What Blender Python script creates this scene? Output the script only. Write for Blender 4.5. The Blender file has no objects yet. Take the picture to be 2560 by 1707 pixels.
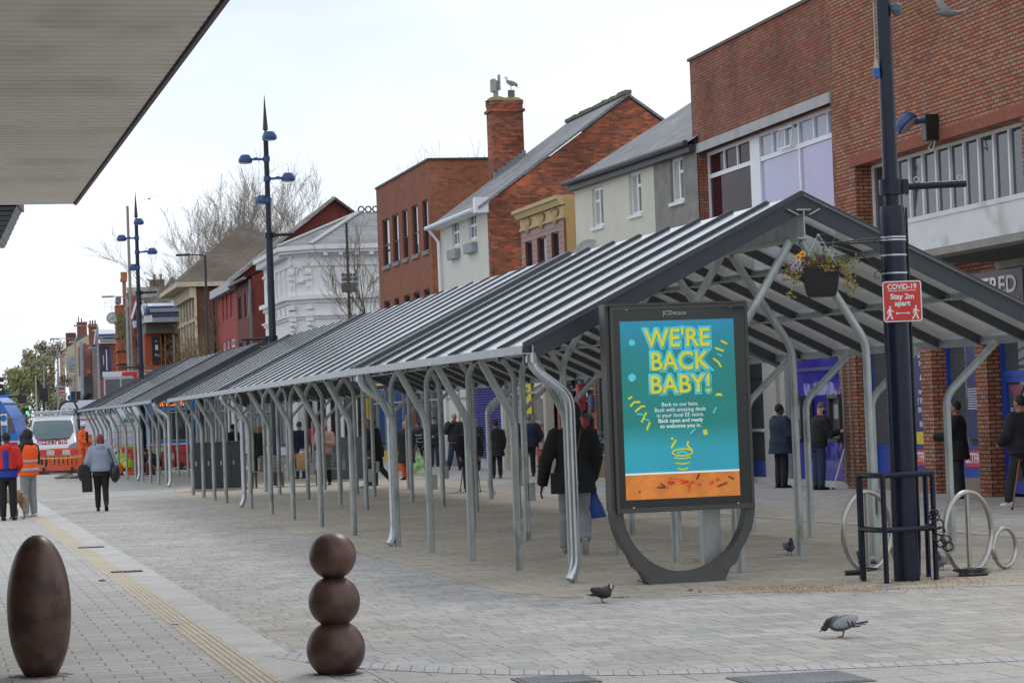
import bpy, bmesh, math, random
from mathutils import Vector, Matrix
random.seed(7)
sc = bpy.context.scene
C = sc.collection
R = math.radians
F_ = 6314.0; H_ = 1.78
# ---------------- camera
ro = math.atan(.037); pt = math.atan(179.4/F_)
Fw = Vector((0, math.cos(pt), math.sin(pt))); U0 = Vector((0, -math.sin(pt), math.cos(pt))); R0 = Vector((1, 0, 0))
Rc = R0*math.cos(ro) - U0*math.sin(ro); Uc = R0*math.sin(ro) + U0*math.cos(ro)
cam = bpy.data.objects.new('camera', bpy.data.cameras.new('camera')); C.objects.link(cam)
cam.matrix_world = Matrix(((Rc.x, Uc.x, -Fw.x, 0), (Rc.y, Uc.y, -Fw.y, 0), (Rc.z, Uc.z, -Fw.z, H_), (0, 0, 0, 1)))
cam.data.sensor_width = 36; cam.data.lens = F_/2560*36; cam.data.clip_start = .1; cam.data.clip_end = 5000
sc.camera = cam
# ---------------- sky and sun (overcast)
SE, SR = R(48), R(205)
w = bpy.data.worlds.new('World'); sc.world = w; w.use_nodes = True
nt = w.node_tree; nt.nodes.clear()
def N(t, kind, **kw):
    n = t.nodes.new(kind)
    for k, v in kw.items(): setattr(n, k, v)
    return n
sky = N(nt, 'ShaderNodeTexSky', sky_type='NISHITA', sun_disc=False, sun_elevation=SE, sun_rotation=SR)
tc = N(nt, 'ShaderNodeTexCoord'); mp = N(nt, 'ShaderNodeMapping'); mp.inputs['Scale'].default_value = (3.2, 3.2, 9)
ns = N(nt, 'ShaderNodeTexNoise'); ns.inputs['Scale'].default_value = 1.3; ns.inputs['Detail'].default_value = 5; ns.inputs['Roughness'].default_value = .5
rp = N(nt, 'ShaderNodeValToRGB'); rp.color_ramp.elements[0].position = .36; rp.color_ramp.elements[0].color = (.60,)*3+(1,)
rp.color_ramp.elements[1].position = .62; rp.color_ramp.elements[1].color = (.97,)*3+(1,)
mx = N(nt, 'ShaderNodeMix', data_type='RGBA'); mx.inputs[7].default_value = (8.2, 8.65, 9.35, 1)
bg = N(nt, 'ShaderNodeBackground'); bg.inputs[1].default_value = .121
ow = N(nt, 'ShaderNodeOutputWorld'); L = nt.links.new
L(tc.outputs['Generated'], mp.inputs[0]); L(mp.outputs[0], ns.inputs[0]); L(ns.outputs[0], rp.inputs[0]); L(rp.outputs[0], mx.inputs[0])
L(sky.outputs[0], mx.inputs[6]); L(mx.outputs[2], bg.inputs[0]); L(bg.outputs[0], ow.inputs[0])
sl = bpy.data.lights.new('sun', 'SUN'); sl.energy = .9; sl.angle = R(14); sl.color = (1, .96, .9)
so = bpy.data.objects.new('sun', sl); C.objects.link(so)
# sun sits behind-left of the camera: azimuth measured like the sky's rotation
so.rotation_euler = (R(90)-SE, 0, R(180)-SR+R(180)); so.location = (0, -20, 60)
sc.view_settings.view_transform = 'Standard'; sc.view_settings.look = 'None'; sc.view_settings.exposure = .10; sc.view_settings.gamma = 1
# ---------------- placing helpers: pixel (u, v) of the 2560 px photograph -> world
def ray(u, v): return Fw + Rc*((u-1280)/F_) - Uc*((v-853.5)/F_)
def G(u, v, z=0):
    d = ray(u, v); t = (z-H_)/d.z; return Vector((d.x*t, d.y*t, z))
def AT(u, v, Y):
    d = ray(u, v); t = Y/d.y; return Vector((d.x*t, Y, H_+d.z*t))
def hor(u): return 1080.4-.037*u
def YD(u, v): return G(u, v).y
class Fac:
    """a street front: vertical plane running away at angle th left of straight ahead"""
    def __init__(s, th, u=None, Y=None, D=None):
        s.th = R(th); s.x = Vector((math.sin(s.th), -math.cos(s.th), 0)); s.y = Vector((math.cos(s.th), math.sin(s.th), 0))
        s.D = D if D is not None else AT(u, hor(u), Y).dot(s.y)
        s.rz = s.th-R(90)
    def sz(s, u, v, dep=0):
        d = ray(u, v); t = (s.D+dep)/d.dot(s.y); p = Vector((d.x*t, d.y*t, H_+d.z*t)); return p.dot(s.x), p.z
    def org(s, s0): return s.x*s0 + s.y*s.D
# ---------------- mesh builder
class MB:
    def __init__(s): s.v = []; s.f = []; s.m = []
    def add(s, vs, fs, mi=0):
        b = len(s.v); s.v += [tuple(p) for p in vs]; s.f += [tuple(b+i for i in f) for f in fs]; s.m += [mi]*len(fs); return s
    def box(s, x0, x1, y0, y1, z0, z1, mi=0):
        if x0 > x1: x0, x1 = x1, x0
        if y0 > y1: y0, y1 = y1, y0
        if z0 > z1: z0, z1 = z1, z0
        return s.add([(x0,y0,z0),(x1,y0,z0),(x1,y1,z0),(x0,y1,z0),(x0,y0,z1),(x1,y0,z1),(x1,y1,z1),(x0,y1,z1)],
                     [(0,3,2,1),(4,5,6,7),(0,1,5,4),(1,2,6,5),(2,3,7,6),(3,0,4,7)], mi)
    def bar(s, p, q, w, h, mi=0, up=(0,0,1)):
        p = Vector(p); q = Vector(q); d = (q-p).normalized(); u = Vector(up)
        sx = d.cross(u)
        if sx.length < 1e-4: sx = Vector((1,0,0))
        sx.normalize(); uu = sx.cross(d).normalized(); a = sx*w/2; b = uu*h/2
        return s.add([p-a-b,p+a-b,p+a+b,p-a+b,q-a-b,q+a-b,q+a+b,q-a+b],[(3,2,1,0),(4,5,6,7),(0,1,5,4),(1,2,6,5),(2,3,7,6),(3,0,4,7)], mi)
    def tube(s, pts, r, n=10, mi=0, closed=False, caps=True):
        pts = [Vector(p) for p in pts]; k = len(pts)
        rs = r if isinstance(r, (list, tuple)) else [r]*k
        ref = None; rings = []
        for i, p in enumerate(pts):
            if closed: d = pts[(i+1) % k]-pts[i-1]
            else: d = pts[min(i+1, k-1)]-pts[max(i-1, 0)]
            d.normalize()
            if ref is None:
                ref = Vector((0,0,1)) if abs(d.z) < .9 else Vector((1,0,0))
                a = d.cross(ref).normalized()
            else:
                a = a - d*a.dot(d)
                if a.length < 1e-5: a = d.cross(Vector((.3,.5,.8)))
                a.normalize()
            b = d.cross(a)
            rr = rs[i]
            ra, rb = rr if isinstance(rr, (list, tuple)) else (rr, rr)
            rings.append([p+a*(math.cos(2*math.pi*j/n)*ra)+b*(math.sin(2*math.pi*j/n)*rb) for j in range(n)])
        vs = [q for g in rings for q in g]; fs = []
        for i in range(k if closed else k-1):
            i2 = (i+1) % k
            for j in range(n):
                j2 = (j+1) % n; fs.append((i*n+j, i*n+j2, i2*n+j2, i2*n+j))
        if caps and not closed:
            fs.append(tuple(range(n-1, -1, -1))); fs.append(tuple((k-1)*n+j for j in range(n)))
        return s.add(vs, fs, mi)
    def lathe(s, prof, c=(0,0,0), n=20, mi=0, sx=1, sy=1):
        vs = []; fs = []; k = len(prof)
        for r_, z in prof:
            for j in range(n):
                a = 2*math.pi*j/n; vs.append((c[0]+r_*sx*math.cos(a), c[1]+r_*sy*math.sin(a), c[2]+z))
        for i in range(k-1):
            for j in range(n):
                j2 = (j+1) % n; fs.append((i*n+j, i*n+j2, (i+1)*n+j2, (i+1)*n+j))
        fs.append(tuple(range(n-1,-1,-1))); fs.append(tuple((k-1)*n+j for j in range(n)))
        return s.add(vs, fs, mi)
    def ell(s, c, r, n=14, m=9, mi=0, M=None):
        prof = [(math.sin(math.pi*i/m), -math.cos(math.pi*i/m)) for i in range(m+1)]
        vs = []; fs = []
        for a, z in prof:
            a = max(a, .02)
            for j in range(n):
                t = 2*math.pi*j/n; p = Vector((a*math.cos(t)*r[0], a*math.sin(t)*r[1], z*r[2]))
                if M: p = M @ p
                vs.append(p+Vector(c))
        for i in range(m):
            for j in range(n):
                j2 = (j+1) % n; fs.append((i*n+j, i*n+j2, (i+1)*n+j2, (i+1)*n+j))
        fs.append(tuple(range(n-1,-1,-1))); fs.append(tuple(m*n+j for j in range(n)))
        return s.add(vs, fs, mi)
    def prism(s, poly, y0, y1, mi=0, ax='y'):
        k = len(poly)
        ar = sum(poly[i][0]*poly[(i+1) % k][1]-poly[(i+1) % k][0]*poly[i][1] for i in range(k))
        if ar < 0: poly = poly[::-1]
        if ax == 'y': f = lambda a, b, y: (a, y, b)
        elif ax == 'x': f = lambda a, b, y: (y, a, b)
        else: f = lambda a, b, y: (a, b, y)
        vs = [f(a, b, y0) for a, b in poly]+[f(a, b, y1) for a, b in poly]
        fs = [tuple(range(k)), tuple(range(2*k-1, k-1, -1))]+[(i, i+k, (i+1) % k+k, (i+1) % k) for i in range(k)]
        if ax != 'y': fs = [t[::-1] for t in fs]
        return s.add(vs, fs, mi)
    def wall(s, x0, x1, z0, z1, holes, y=0, d=.15, mi=0, back=None):
        """front face at y with rectangular holes (hx0,hx1,hz0,hz1) and reveals going in by d"""
        xs = sorted({x0, x1, *[min(max(h[i], x0), x1) for h in holes for i in (0, 1)]}); zs = sorted({z0, z1, *[min(max(h[i], z0), z1) for h in holes for i in (2, 3)]})
        for a, b in zip(xs, xs[1:]):
            for c, e in zip(zs, zs[1:]):
                if b-a < 1e-5 or e-c < 1e-5: continue
                mx_, mz = (a+b)/2, (c+e)/2
                if any(h[0] < mx_ < h[1] and h[2] < mz < h[3] for h in holes): continue
                s.add([(a,y,c),(b,y,c),(b,y,e),(a,y,e)], [(0,1,2,3)], mi)
        for a, b, c, e in [(max(h[0],x0), min(h[1],x1), max(h[2],z0), min(h[3],z1)) for h in holes]:
            s.add([(a,y,c),(b,y,c),(b,y,e),(a,y,e),(a,y+d,c),(b,y+d,c),(b,y+d,e),(a,y+d,e)],
                  [(0,4,5,1),(1,5,6,2),(2,6,7,3),(3,7,4,0)], mi)
        return s
    def build(s, name, mats, parent=None, smooth=False, loc=None, rz=0, bevel=0):
        me = bpy.data.meshes.new(name); me.from_pydata(s.v, [], s.f); me.update()
        for m in (mats if isinstance(mats, (list, tuple)) else [mats]): me.materials.append(m)
        me.polygons.foreach_set('material_index', s.m)
        o = bpy.data.objects.new(name, me); C.objects.link(o)
        if parent: o.parent = parent
        if loc is not None: o.location = loc
        o.rotation_euler.z = rz
        if smooth: me.polygons.foreach_set('use_smooth', [True]*len(me.polygons))
        if smooth == 2:
            try: me.set_sharp_from_angle(angle=R(40))
            except Exception: pass
        if bevel:
            b = o.modifiers.new('bevel', 'BEVEL'); b.width = bevel; b.segments = 2; b.limit_method = 'ANGLE'
        return o
def tag(o, label=None, cat=None, group=None, kind=None):
    for k, v in (('label', label), ('category', cat), ('group', group), ('kind', kind)):
        if v: o[k] = v
    return o
def thing(name, label, cat, loc=(0,0,0), rz=0, group=None):
    o = bpy.data.objects.new(name, None); C.objects.link(o); o.location = loc; o.rotation_euler.z = rz; o.empty_display_size = .3
    return tag(o, label, cat, group)
def copy_tree(o, parent=None):
    c = o.copy(); C.objects.link(c); c.parent = parent
    for ch in list(o.children): copy_tree(ch, c)
    return c
def text(name, body, size, loc, mat, parent=None, ext=.002, off=0, rot=(math.pi/2, 0, 0), align='CENTER', sx=1, space=1, bold=0):
    cu = bpy.data.curves.new(name, 'FONT'); cu.body = body; cu.size = size; cu.extrude = ext; cu.offset = off+bold; cu.align_x = align; cu.align_y = 'CENTER'; cu.space_character = space; cu.resolution_u = 3
    o = bpy.data.objects.new(name, cu); C.objects.link(o)
    dg = bpy.context.evaluated_depsgraph_get(); me = bpy.data.meshes.new_from_object(o.evaluated_get(dg)); bpy.data.objects.remove(o)
    me.name = name; me.materials.clear(); me.materials.append(mat)
    o = bpy.data.objects.new(name, me); C.objects.link(o); o.parent = parent; o.location = loc; o.rotation_euler = rot; o.scale.x = sx
    return o
# ---------------- materials
_mc = {}
def mat(name, col, rough=.6, metal=0, var=.12, vs=6, bump=0, spec=.5, emit=0, coord='Object', stretch=(1,1,1), dirt=None, coat=0):
    if name in _mc: return _mc[name]
    m = bpy.data.materials.new(name); m.use_nodes = True; t = m.node_tree; b = t.nodes['Principled BSDF']
    b.inputs['Roughness'].default_value = rough; b.inputs['Metallic'].default_value = metal; b.inputs['Specular IOR Level'].default_value = spec
    if coat: b.inputs['Coat Weight'].default_value = coat; b.inputs['Coat Roughness'].default_value = .15
    c = N(t, 'ShaderNodeTexCoord'); mpn = N(t, 'ShaderNodeMapping'); mpn.inputs['Scale'].default_value = stretch
    n = N(t, 'ShaderNodeTexNoise'); n.inputs['Scale'].default_value = vs; n.inputs['Detail'].default_value = 5; n.inputs['Roughness'].default_value = .6
    rr = N(t, 'ShaderNodeMapRange'); rr.inputs['From Min'].default_value = .3; rr.inputs['From Max'].default_value = .7; rr.inputs['To Min'].default_value = 1-var; rr.inputs['To Max'].default_value = 1+var
    x = N(t, 'ShaderNodeVectorMath', operation='SCALE'); x.inputs[0].default_value = col[:3]
    l = t.links.new; l(c.outputs[coord], mpn.inputs[0]); l(mpn.outputs[0], n.inputs[0]); l(n.outputs[0], rr.inputs[0]); l(rr.outputs[0], x.inputs['Scale'])
    outc = x.outputs[0]
    if dirt:
        n2 = N(t, 'ShaderNodeTexNoise'); n2.inputs['Scale'].default_value = dirt[1]; n2.inputs['Detail'].default_value = 6
        l(mpn.outputs[0], n2.inputs[0]); rd = N(t, 'ShaderNodeValToRGB'); rd.color_ramp.elements[0].position = dirt[2]; rd.color_ramp.elements[1].position = dirt[2]+.12
        l(n2.outputs[0], rd.inputs[0]); mm = N(t, 'ShaderNodeMix', data_type='RGBA'); mm.inputs[7].default_value = dirt[0]+(1,)
        l(rd.outputs[0], mm.inputs[0]); l(outc, mm.inputs[6]); outc = mm.outputs[2]
    l(outc, b.inputs['Base Color'])
    if emit: l(outc, b.inputs['Emission Color']); b.inputs['Emission Strength'].default_value = emit
    if bump:
        bp = N(t, 'ShaderNodeBump'); bp.inputs['Strength'].default_value = bump; bp.inputs['Distance'].default_value = .02
        l(n.outputs[0], bp.inputs['Height']); l(bp.outputs[0], b.inputs['Normal'])
    _mc[name] = m; return m
def brick(name, c1, c2, mortar, bw=.225, rh=.075, ms=.009, mode='wall', bias=0, big=.25, bs=.35, rough=.85, bump=.4, off=.5, extra=None, sq=1, sqf=2, warm=None):
    if name in _mc: return _mc[name]
    m = bpy.data.materials.new(name); m.use_nodes = True; t = m.node_tree; b = t.nodes['Principled BSDF']; b.inputs['Roughness'].default_value = rough
    b.inputs['Specular IOR Level'].default_value = .3
    l = t.links.new; c = N(t, 'ShaderNodeTexCoord'); sp = N(t, 'ShaderNodeSeparateXYZ'); l(c.outputs['Object'], sp.inputs[0])
    cb = N(t, 'ShaderNodeCombineXYZ')
    if mode == 'wall':
        ad = N(t, 'ShaderNodeMath', operation='ADD'); l(sp.outputs[0], ad.inputs[0]); l(sp.outputs[1], ad.inputs[1]); l(ad.outputs[0], cb.inputs[0]); l(sp.outputs[2], cb.inputs[1])
    elif mode == 'roof': l(sp.outputs[0], cb.inputs[0]); l(sp.outputs[2], cb.inputs[1])
    elif mode == 'roofy': l(sp.outputs[1], cb.inputs[0]); l(sp.outputs[2], cb.inputs[1])
    elif mode == 'ground': l(sp.outputs[1], cb.inputs[0]); l(sp.outputs[0], cb.inputs[1])
    else: l(sp.outputs[0], cb.inputs[0]); l(sp.outputs[1], cb.inputs[1])
    k = N(t, 'ShaderNodeTexBrick'); k.offset = off; k.squash = sq; k.squash_frequency = sqf
    for a, v in (('Scale', 1), ('Mortar Size', ms), ('Mortar Smooth', .2), ('Bias', bias), ('Brick Width', bw), ('Row Height', rh)): k.inputs[a].default_value = v
    k.inputs['Color1'].default_value = c1+(1,); k.inputs['Color2'].default_value = c2+(1,); k.inputs['Mortar'].default_value = mortar+(1,)
    l(cb.outputs[0], k.inputs['Vector'])
    n = N(t, 'ShaderNodeTexNoise'); n.inputs['Scale'].default_value = bs; n.inputs['Detail'].default_value = 4; l(c.outputs['Object'], n.inputs[0])
    rr = N(t, 'ShaderNodeMapRange'); rr.inputs['From Min'].default_value = .3; rr.inputs['From Max'].default_value = .7; rr.inputs['To Min'].default_value = 1-big; rr.inputs['To Max'].default_value = 1+big
    l(n.outputs[0], rr.inputs[0]); x = N(t, 'ShaderNodeVectorMath', operation='SCALE')
    outc = k.outputs['Color']
    if extra:   # a second, rarer brick colour
        k2 = N(t, 'ShaderNodeTexBrick'); k2.offset = off; k2.squash = sq; k2.squash_frequency = sqf
        for a, v in (('Scale', 1), ('Mortar Size', 0), ('Bias', extra[1]), ('Brick Width', bw), ('Row Height', rh)): k2.inputs[a].default_value = v
        k2.inputs['Color1'].default_value = (0,0,0,1); k2.inputs['Color2'].default_value = (1,1,1,1)
        mo = N(t, 'ShaderNodeVectorMath', operation='ADD'); mo.inputs[1].default_value = (bw*37, rh*22, 0); l(cb.outputs[0], mo.inputs[0]); l(mo.outputs[0], k2.inputs['Vector'])
        mm = N(t, 'ShaderNodeMix', data_type='RGBA'); l(k2.outputs['Color'], mm.inputs[0]); l(outc, mm.inputs[6]); mm.inputs[7].default_value = extra[0]+(1,)
        m3 = N(t, 'ShaderNodeMix', data_type='RGBA'); l(k.outputs['Fac'], m3.inputs[0]); l(mm.outputs[2], m3.inputs[6]); m3.inputs[7].default_value = mortar+(1,)
        outc = m3.outputs[2]
    l(outc, x.inputs[0]); l(rr.outputs[0], x.inputs['Scale'])
    fin = x.outputs[0]
    if warm:
        n3 = N(t, 'ShaderNodeTexNoise'); n3.inputs['Scale'].default_value = warm[1]; n3.inputs['Detail'].default_value = 4; l(c.outputs['Object'], n3.inputs[0])
        r3 = N(t, 'ShaderNodeMapRange'); r3.inputs['From Min'].default_value = .42; r3.inputs['From Max'].default_value = .62; r3.inputs['To Max'].default_value = warm[2]; l(n3.outputs[0], r3.inputs[0])
        m4 = N(t, 'ShaderNodeMix', data_type='RGBA', blend_type='MULTIPLY'); l(r3.outputs[0], m4.inputs[0]); l(fin, m4.inputs[6]); m4.inputs[7].default_value = warm[0]+(1,); fin = m4.outputs[2]
    if mode in ('ground', 'cross'):   # chewing gum spots and grime
        vo = N(t, 'ShaderNodeTexVoronoi'); vo.inputs['Scale'].default_value = 2.6; l(c.outputs['Object'], vo.inputs['Vector'])
        r5 = N(t, 'ShaderNodeMapRange'); r5.inputs['From Min'].default_value = .045; r5.inputs['From Max'].default_value = .075; r5.inputs['To Min'].default_value = .30; r5.inputs['To Max'].default_value = 0; l(vo.outputs['Distance'], r5.inputs[0])
        m6 = N(t, 'ShaderNodeMix', data_type='RGBA'); l(r5.outputs[0], m6.inputs[0]); l(fin, m6.inputs[6]); m6.inputs[7].default_value = (.09,.085,.08,1); fin = m6.outputs[2]
        n7 = N(t, 'ShaderNodeTexNoise'); n7.inputs['Scale'].default_value = 22; n7.inputs['Detail'].default_value = 6; l(c.outputs['Object'], n7.inputs[0])
        r7 = N(t, 'ShaderNodeMapRange'); r7.inputs['From Min'].default_value = .3; r7.inputs['From Max'].default_value = .7; r7.inputs['To Min'].default_value = .86; r7.inputs['To Max'].default_value = 1.14; l(n7.outputs[0], r7.inputs[0])
        x7 = N(t, 'ShaderNodeVectorMath', operation='SCALE'); l(fin, x7.inputs[0]); l(r7.outputs[0], x7.inputs['Scale']); fin = x7.outputs[0]
    l(fin, b.inputs['Base Color'])
    bp = N(t, 'ShaderNodeBump', invert=True); bp.inputs['Strength'].default_value = bump; bp.inputs['Distance'].default_value = .008
    l(k.outputs['Fac'], bp.inputs['Height']); l(bp.outputs[0], b.inputs['Normal'])
    _mc[name] = m; return m
def glass(name, tint=(.7,.75,.75), refl=1.5, dark=None, rough=.02, wav=0, dust=0):
    """clear pane: see-through body with a fresnel reflection"""
    if name in _mc: return _mc[name]
    m = bpy.data.materials.new(name); m.use_nodes = True; t = m.node_tree; t.nodes.clear(); l = t.links.new
    o = N(t, 'ShaderNodeOutputMaterial'); g = N(t, 'ShaderNodeBsdfGlossy'); g.inputs['Roughness'].default_value = rough; g.inputs['Color'].default_value = (.78,.8,.82,1) if dust else (.9,.92,.95,1)
    if dark: b = N(t, 'ShaderNodeBsdfDiffuse')
    else: b = N(t, 'ShaderNodeBsdfTransparent')
    n = N(t, 'ShaderNodeTexNoise'); n.inputs['Scale'].default_value = 3; n.inputs['Detail'].default_value = 5
    rr = N(t, 'ShaderNodeMapRange'); rr.inputs['To Min'].default_value = .75; rr.inputs['To Max'].default_value = 1.15; l(n.outputs[0], rr.inputs[0])
    x = N(t, 'ShaderNodeVectorMath', operation='SCALE'); x.inputs[0].default_value = dark or tint; l(rr.outputs[0], x.inputs['Scale']); l(x.outputs[0], b.inputs['Color'])
    fr = N(t, 'ShaderNodeFresnel'); fr.inputs['IOR'].default_value = refl; mi = N(t, 'ShaderNodeMixShader')
    if wav:
        c = N(t, 'ShaderNodeTexCoord'); n2 = N(t, 'ShaderNodeTexNoise'); n2.inputs['Scale'].default_value = wav; l(c.outputs['Object'], n2.inputs[0]); bp = N(t, 'ShaderNodeBump'); bp.inputs['Strength'].default_value = .15; bp.inputs['Distance'].default_value = .05
        l(n2.outputs[0], bp.inputs['Height']); l(bp.outputs[0], g.inputs['Normal'])
    if dust:
        df = N(t, 'ShaderNodeBsdfDiffuse'); tl = N(t, 'ShaderNodeBsdfTranslucent'); a = N(t, 'ShaderNodeMixShader'); c2 = N(t, 'ShaderNodeMixShader')
        for q in (df, tl): q.inputs['Color'].default_value = (.42,.42,.40,1)
        c2.inputs[0].default_value = dust; l(df.outputs[0], a.inputs[1]); l(tl.outputs[0], a.inputs[2]); l(b.outputs[0], c2.inputs[1]); l(a.outputs[0], c2.inputs[2]); b = c2
    l(fr.outputs[0], mi.inputs[0]); l(b.outputs[0], mi.inputs[1]); l(g.outputs[0], mi.inputs[2]); l(mi.outputs[0], o.inputs[0])
    _mc[name] = m; return m
galv = mat('galvanised steel', (.38,.41,.40), .42, .5, .16, 9, .1, stretch=(1,1,.4), dirt=((.24,.265,.26), 5, .55))
galvl = mat('bright galvanised steel', (.5,.54,.57), .3, .85, .08, 7)
slateblue = mat('dark blue grey coated steel', (.042,.050,.060), .42, .1, .1, 3)
rafterm = mat('near black coated rafter', (.038,.041,.044), .45, .1, .1, 3)
blackp = mat('black paint', (.012,.013,.016), .35, 0, .15, 8)
navy = mat('chipped navy pole paint', (.006,.010,.026), .26, 0, .3, 9, .1, spec=.35, dirt=((.06,.07,.09), 16, .70))
bluep = mat('blue lamp paint', (.02,.06,.19), .35, 0, .12, 5)
white = mat('white paint', (.72,.73,.73), .5, 0, .06, 3)
upvc = mat('white window frame', (.74,.76,.8), .35, 0, .04, 3)
darkglass = glass('dark window glass', dark=(.02,.022,.026), refl=1.55)
midglass = glass('grey window glass', dark=(.10,.11,.12), refl=1.55)
concrete = mat('pale concrete', (.42,.42,.41), .85, 0, .15, 2, .2)
greysill = mat('grey stone sill', (.22,.23,.23), .8, 0, .15, 4)
lead = mat('lead flashing', (.22,.24,.26), .6, .2, .15, 3)
STH = 13.0   # street heading, degrees left of straight ahead
# ================= ground
th0 = R(STH)
pave = brick('grey block paving', (.445,.43,.40), (.355,.348,.335), (.13,.12,.105), bw=.30, rh=.29, ms=.005, mode='cross', big=.12, bs=.5, rough=.75, bump=.25, off=.37, extra=((.24,.24,.245), -.55), sq=.70, sqf=3, warm=((1,.93,.84), .13, .8))
pavel = brick('pale large paving', (.46,.45,.42), (.385,.375,.355), (.13,.12,.105), bw=.36, rh=.24, ms=.006, mode='cross', big=.08, bs=.6, rough=.75, bump=.25, off=.5)
buff = brick('buff slab paving', (.46,.41,.335), (.39,.345,.275), (.12,.10,.08), bw=.5, rh=.4, ms=.006, mode='cross', big=.14, bs=.5, rough=.8, bump=.25, extra=((.36,.34,.30), -.8))
asph = mat('asphalt', (.075,.075,.078), .9, 0, .15, 2, .2)
def sheet(name, pts, z, m, kind='structure', label=None):
    b = MB(); b.prism([(p[0], p[1]) for p in pts], z-.003, z, ax='z'); 
    o = b.build(name, m, rz=0); 
    if kind: o['kind'] = kind
    return o
def sheet_st(name, pts, z, m):
    """sheet in street-aligned local axes; pts are world points"""
    o = bpy.data.objects.new
    inv = Matrix.Rotation(-th0, 3, 'Z'); q = [inv @ Vector((p[0], p[1], 0)) for p in pts]
    b = MB(); b.prism([(p.x, p.y) for p in q], z-.003, z, ax='z'); o = b.build(name, m, rz=th0); o['kind'] = 'structure'; return o
g = MB(); n_ = 24
rad = [0, 40, 150, 600, 3000]
g.add([(-3000,-3000,0),(3000,-3000,0),(3000,3000,0),(-3000,3000,0)], [(0,1,2,3)]); o = g.build('ground', mat('far ground', (.16,.16,.155), .9, 0, .1, .05)); o['kind'] = 'structure'; o.location.z = -.012
sv = Vector((-math.sin(th0), math.cos(th0), 0)); lv = Vector((math.cos(th0), math.sin(th0), 0))
def SL(a, s): return lv*a + sv*s       # lateral a, along-street s
sheet_st('pavement', [SL(-14,-6), SL(24,-6), SL(24,104), SL(-14,104)], 0, pave)
sheet_st('road', [SL(-90,104), SL(90,104), SL(90,420), SL(-90,420)], -.004, asph)
# tactile strip and its pale border: measured on the ground
tl = G(370,1538); tr = G(450,1538); bl = G(555,1538)
aL = tl.dot(lv); s_far = G(140,1290).dot(sv)
# the strip heads slightly off the street line: fit through two ground points
pA, pB = G(87, 1300), G(604, 1707); dS = (pA-pB).normalized(); nS = Vector((dS.y, -dS.x, 0))
if nS.x < 0: nS = -nS
sang = math.atan2(-dS.x, dS.y)
def strip(name, w0, w1, z, m, ext=30, st=-12):
    inv = Matrix.Rotation(-sang, 3, 'Z'); P = [pB+dS*st+nS*w0, pB+dS*st+nS*w1, pA+dS*ext+nS*w1, pA+dS*ext+nS*w0]
    q = [inv @ p for p in P]; b = MB(); b.prism([(p.x, p.y) for p in q], z-.003, z, ax='z'); o = b.build(name, m, rz=sang); o['kind'] = 'structure'; return o, inv
strip('footpath', -9, 0, .004, pavel, ext=48)
o, inv = strip('tactile_path', 0, .27, .005, brick('buff corduroy paving', (.50,.43,.33), (.46,.395,.30), (.28,.23,.17), bw=.42, rh=3, ms=.006, mode='ground', big=.12, bs=.8, bump=.3), ext=20)
# raised ribs of the corduroy tiles
b = MB(); q0 = inv @ (pB-dS*12); q1 = inv @ (pA+dS*20)
for i in range(5):
    x = q0.x+.022+i*.050; b.box(x, x+.030, q0.y, q1.y, .004, .0085)
ribs = b.build('tactile_path', mat('buff rib', (.51,.44,.34), .8, 0, .15, 3, .1), rz=sang); ribs['kind'] = 'structure'
strip('border_path', .27, .62, .0045, brick('pale granite border', (.50,.49,.465), (.46,.45,.43), (.20,.19,.175), bw=.62, rh=3, ms=.005, mode='ground', big=.08, bs=2, bump=.2), ext=22)
# buff slabs under the long canopy
zone = [(430,1236),(700,1318),(870,1375),(1080,1430),(1250,1478),(1400,1493),(1600,1492),(2000,1478),(2560,1462),(2700,1440),(2600,1330),(2300,1300),(1885,1268),(1500,1235),(1100,1200),(700,1180),(520,1176)]
sheet_st('canopy_paving', [G(*p) for p in zone], .004, buff)
# pale kerb line on the far side and the strip of pavement by the shops
def ribbon(name, pts, wid, z, m):
    P = [G(*p) for p in pts]; b = MB(); A = []; B = []
    for i, p in enumerate(P):
        d = (P[min(i+1, len(P)-1)]-P[max(i-1, 0)]).normalized(); n = Vector((-d.y, d.x, 0)); A.append(p+n*wid/2); B.append(p-n*wid/2)
    vs = [(p.x, p.y, z) for p in A+B]; k = len(P)
    b.add(vs, [(i, i+1, i+1+k, i+k) if (A[0]-B[0]).cross(P[1]-P[0]).z > 0 else (i, i+k, i+1+k, i+1) for i in range(k-1)]); o = b.build(name, m); o['kind'] = 'structure'; return o
ribbon('kerb_strip', [(1100,1215),(1500,1252),(1885,1290),(2300,1322),(2600,1345)], .3, .009, mat('pale kerb stone', (.43,.405,.36), .8, 0, .12, 2))
for i, yy in enumerate([(1180,1268),(1120,1400)]): pass
arcp = [(700,1636),(900,1664),(1100,1676),(1300,1682),(1600,1683),(1900,1674),(2200,1663),(2420,1653),(2700,1640)]
sett = brick('pale granite setts', (.45,.46,.465), (.40,.41,.415), (.24,.23,.21), bw=.2, rh=.1, ms=.006, mode='ground', big=.1, bs=2)
ribbon('paving_band', arcp, .30, .0065, sett)
# slabs between band and camera are plainer and browner
sheet_st('front_paving', [G(900,1668), G(1300,1686), G(1600,1687), G(2200,1667), G(2700,1644), SL(24,-6), SL(3,-6)], .0035, brick('plain grey slabs', (.43,.415,.385), (.38,.365,.34), (.15,.13,.105), bw=.6, rh=.45, ms=.006, mode='cross', big=.12, bs=.6))
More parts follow.
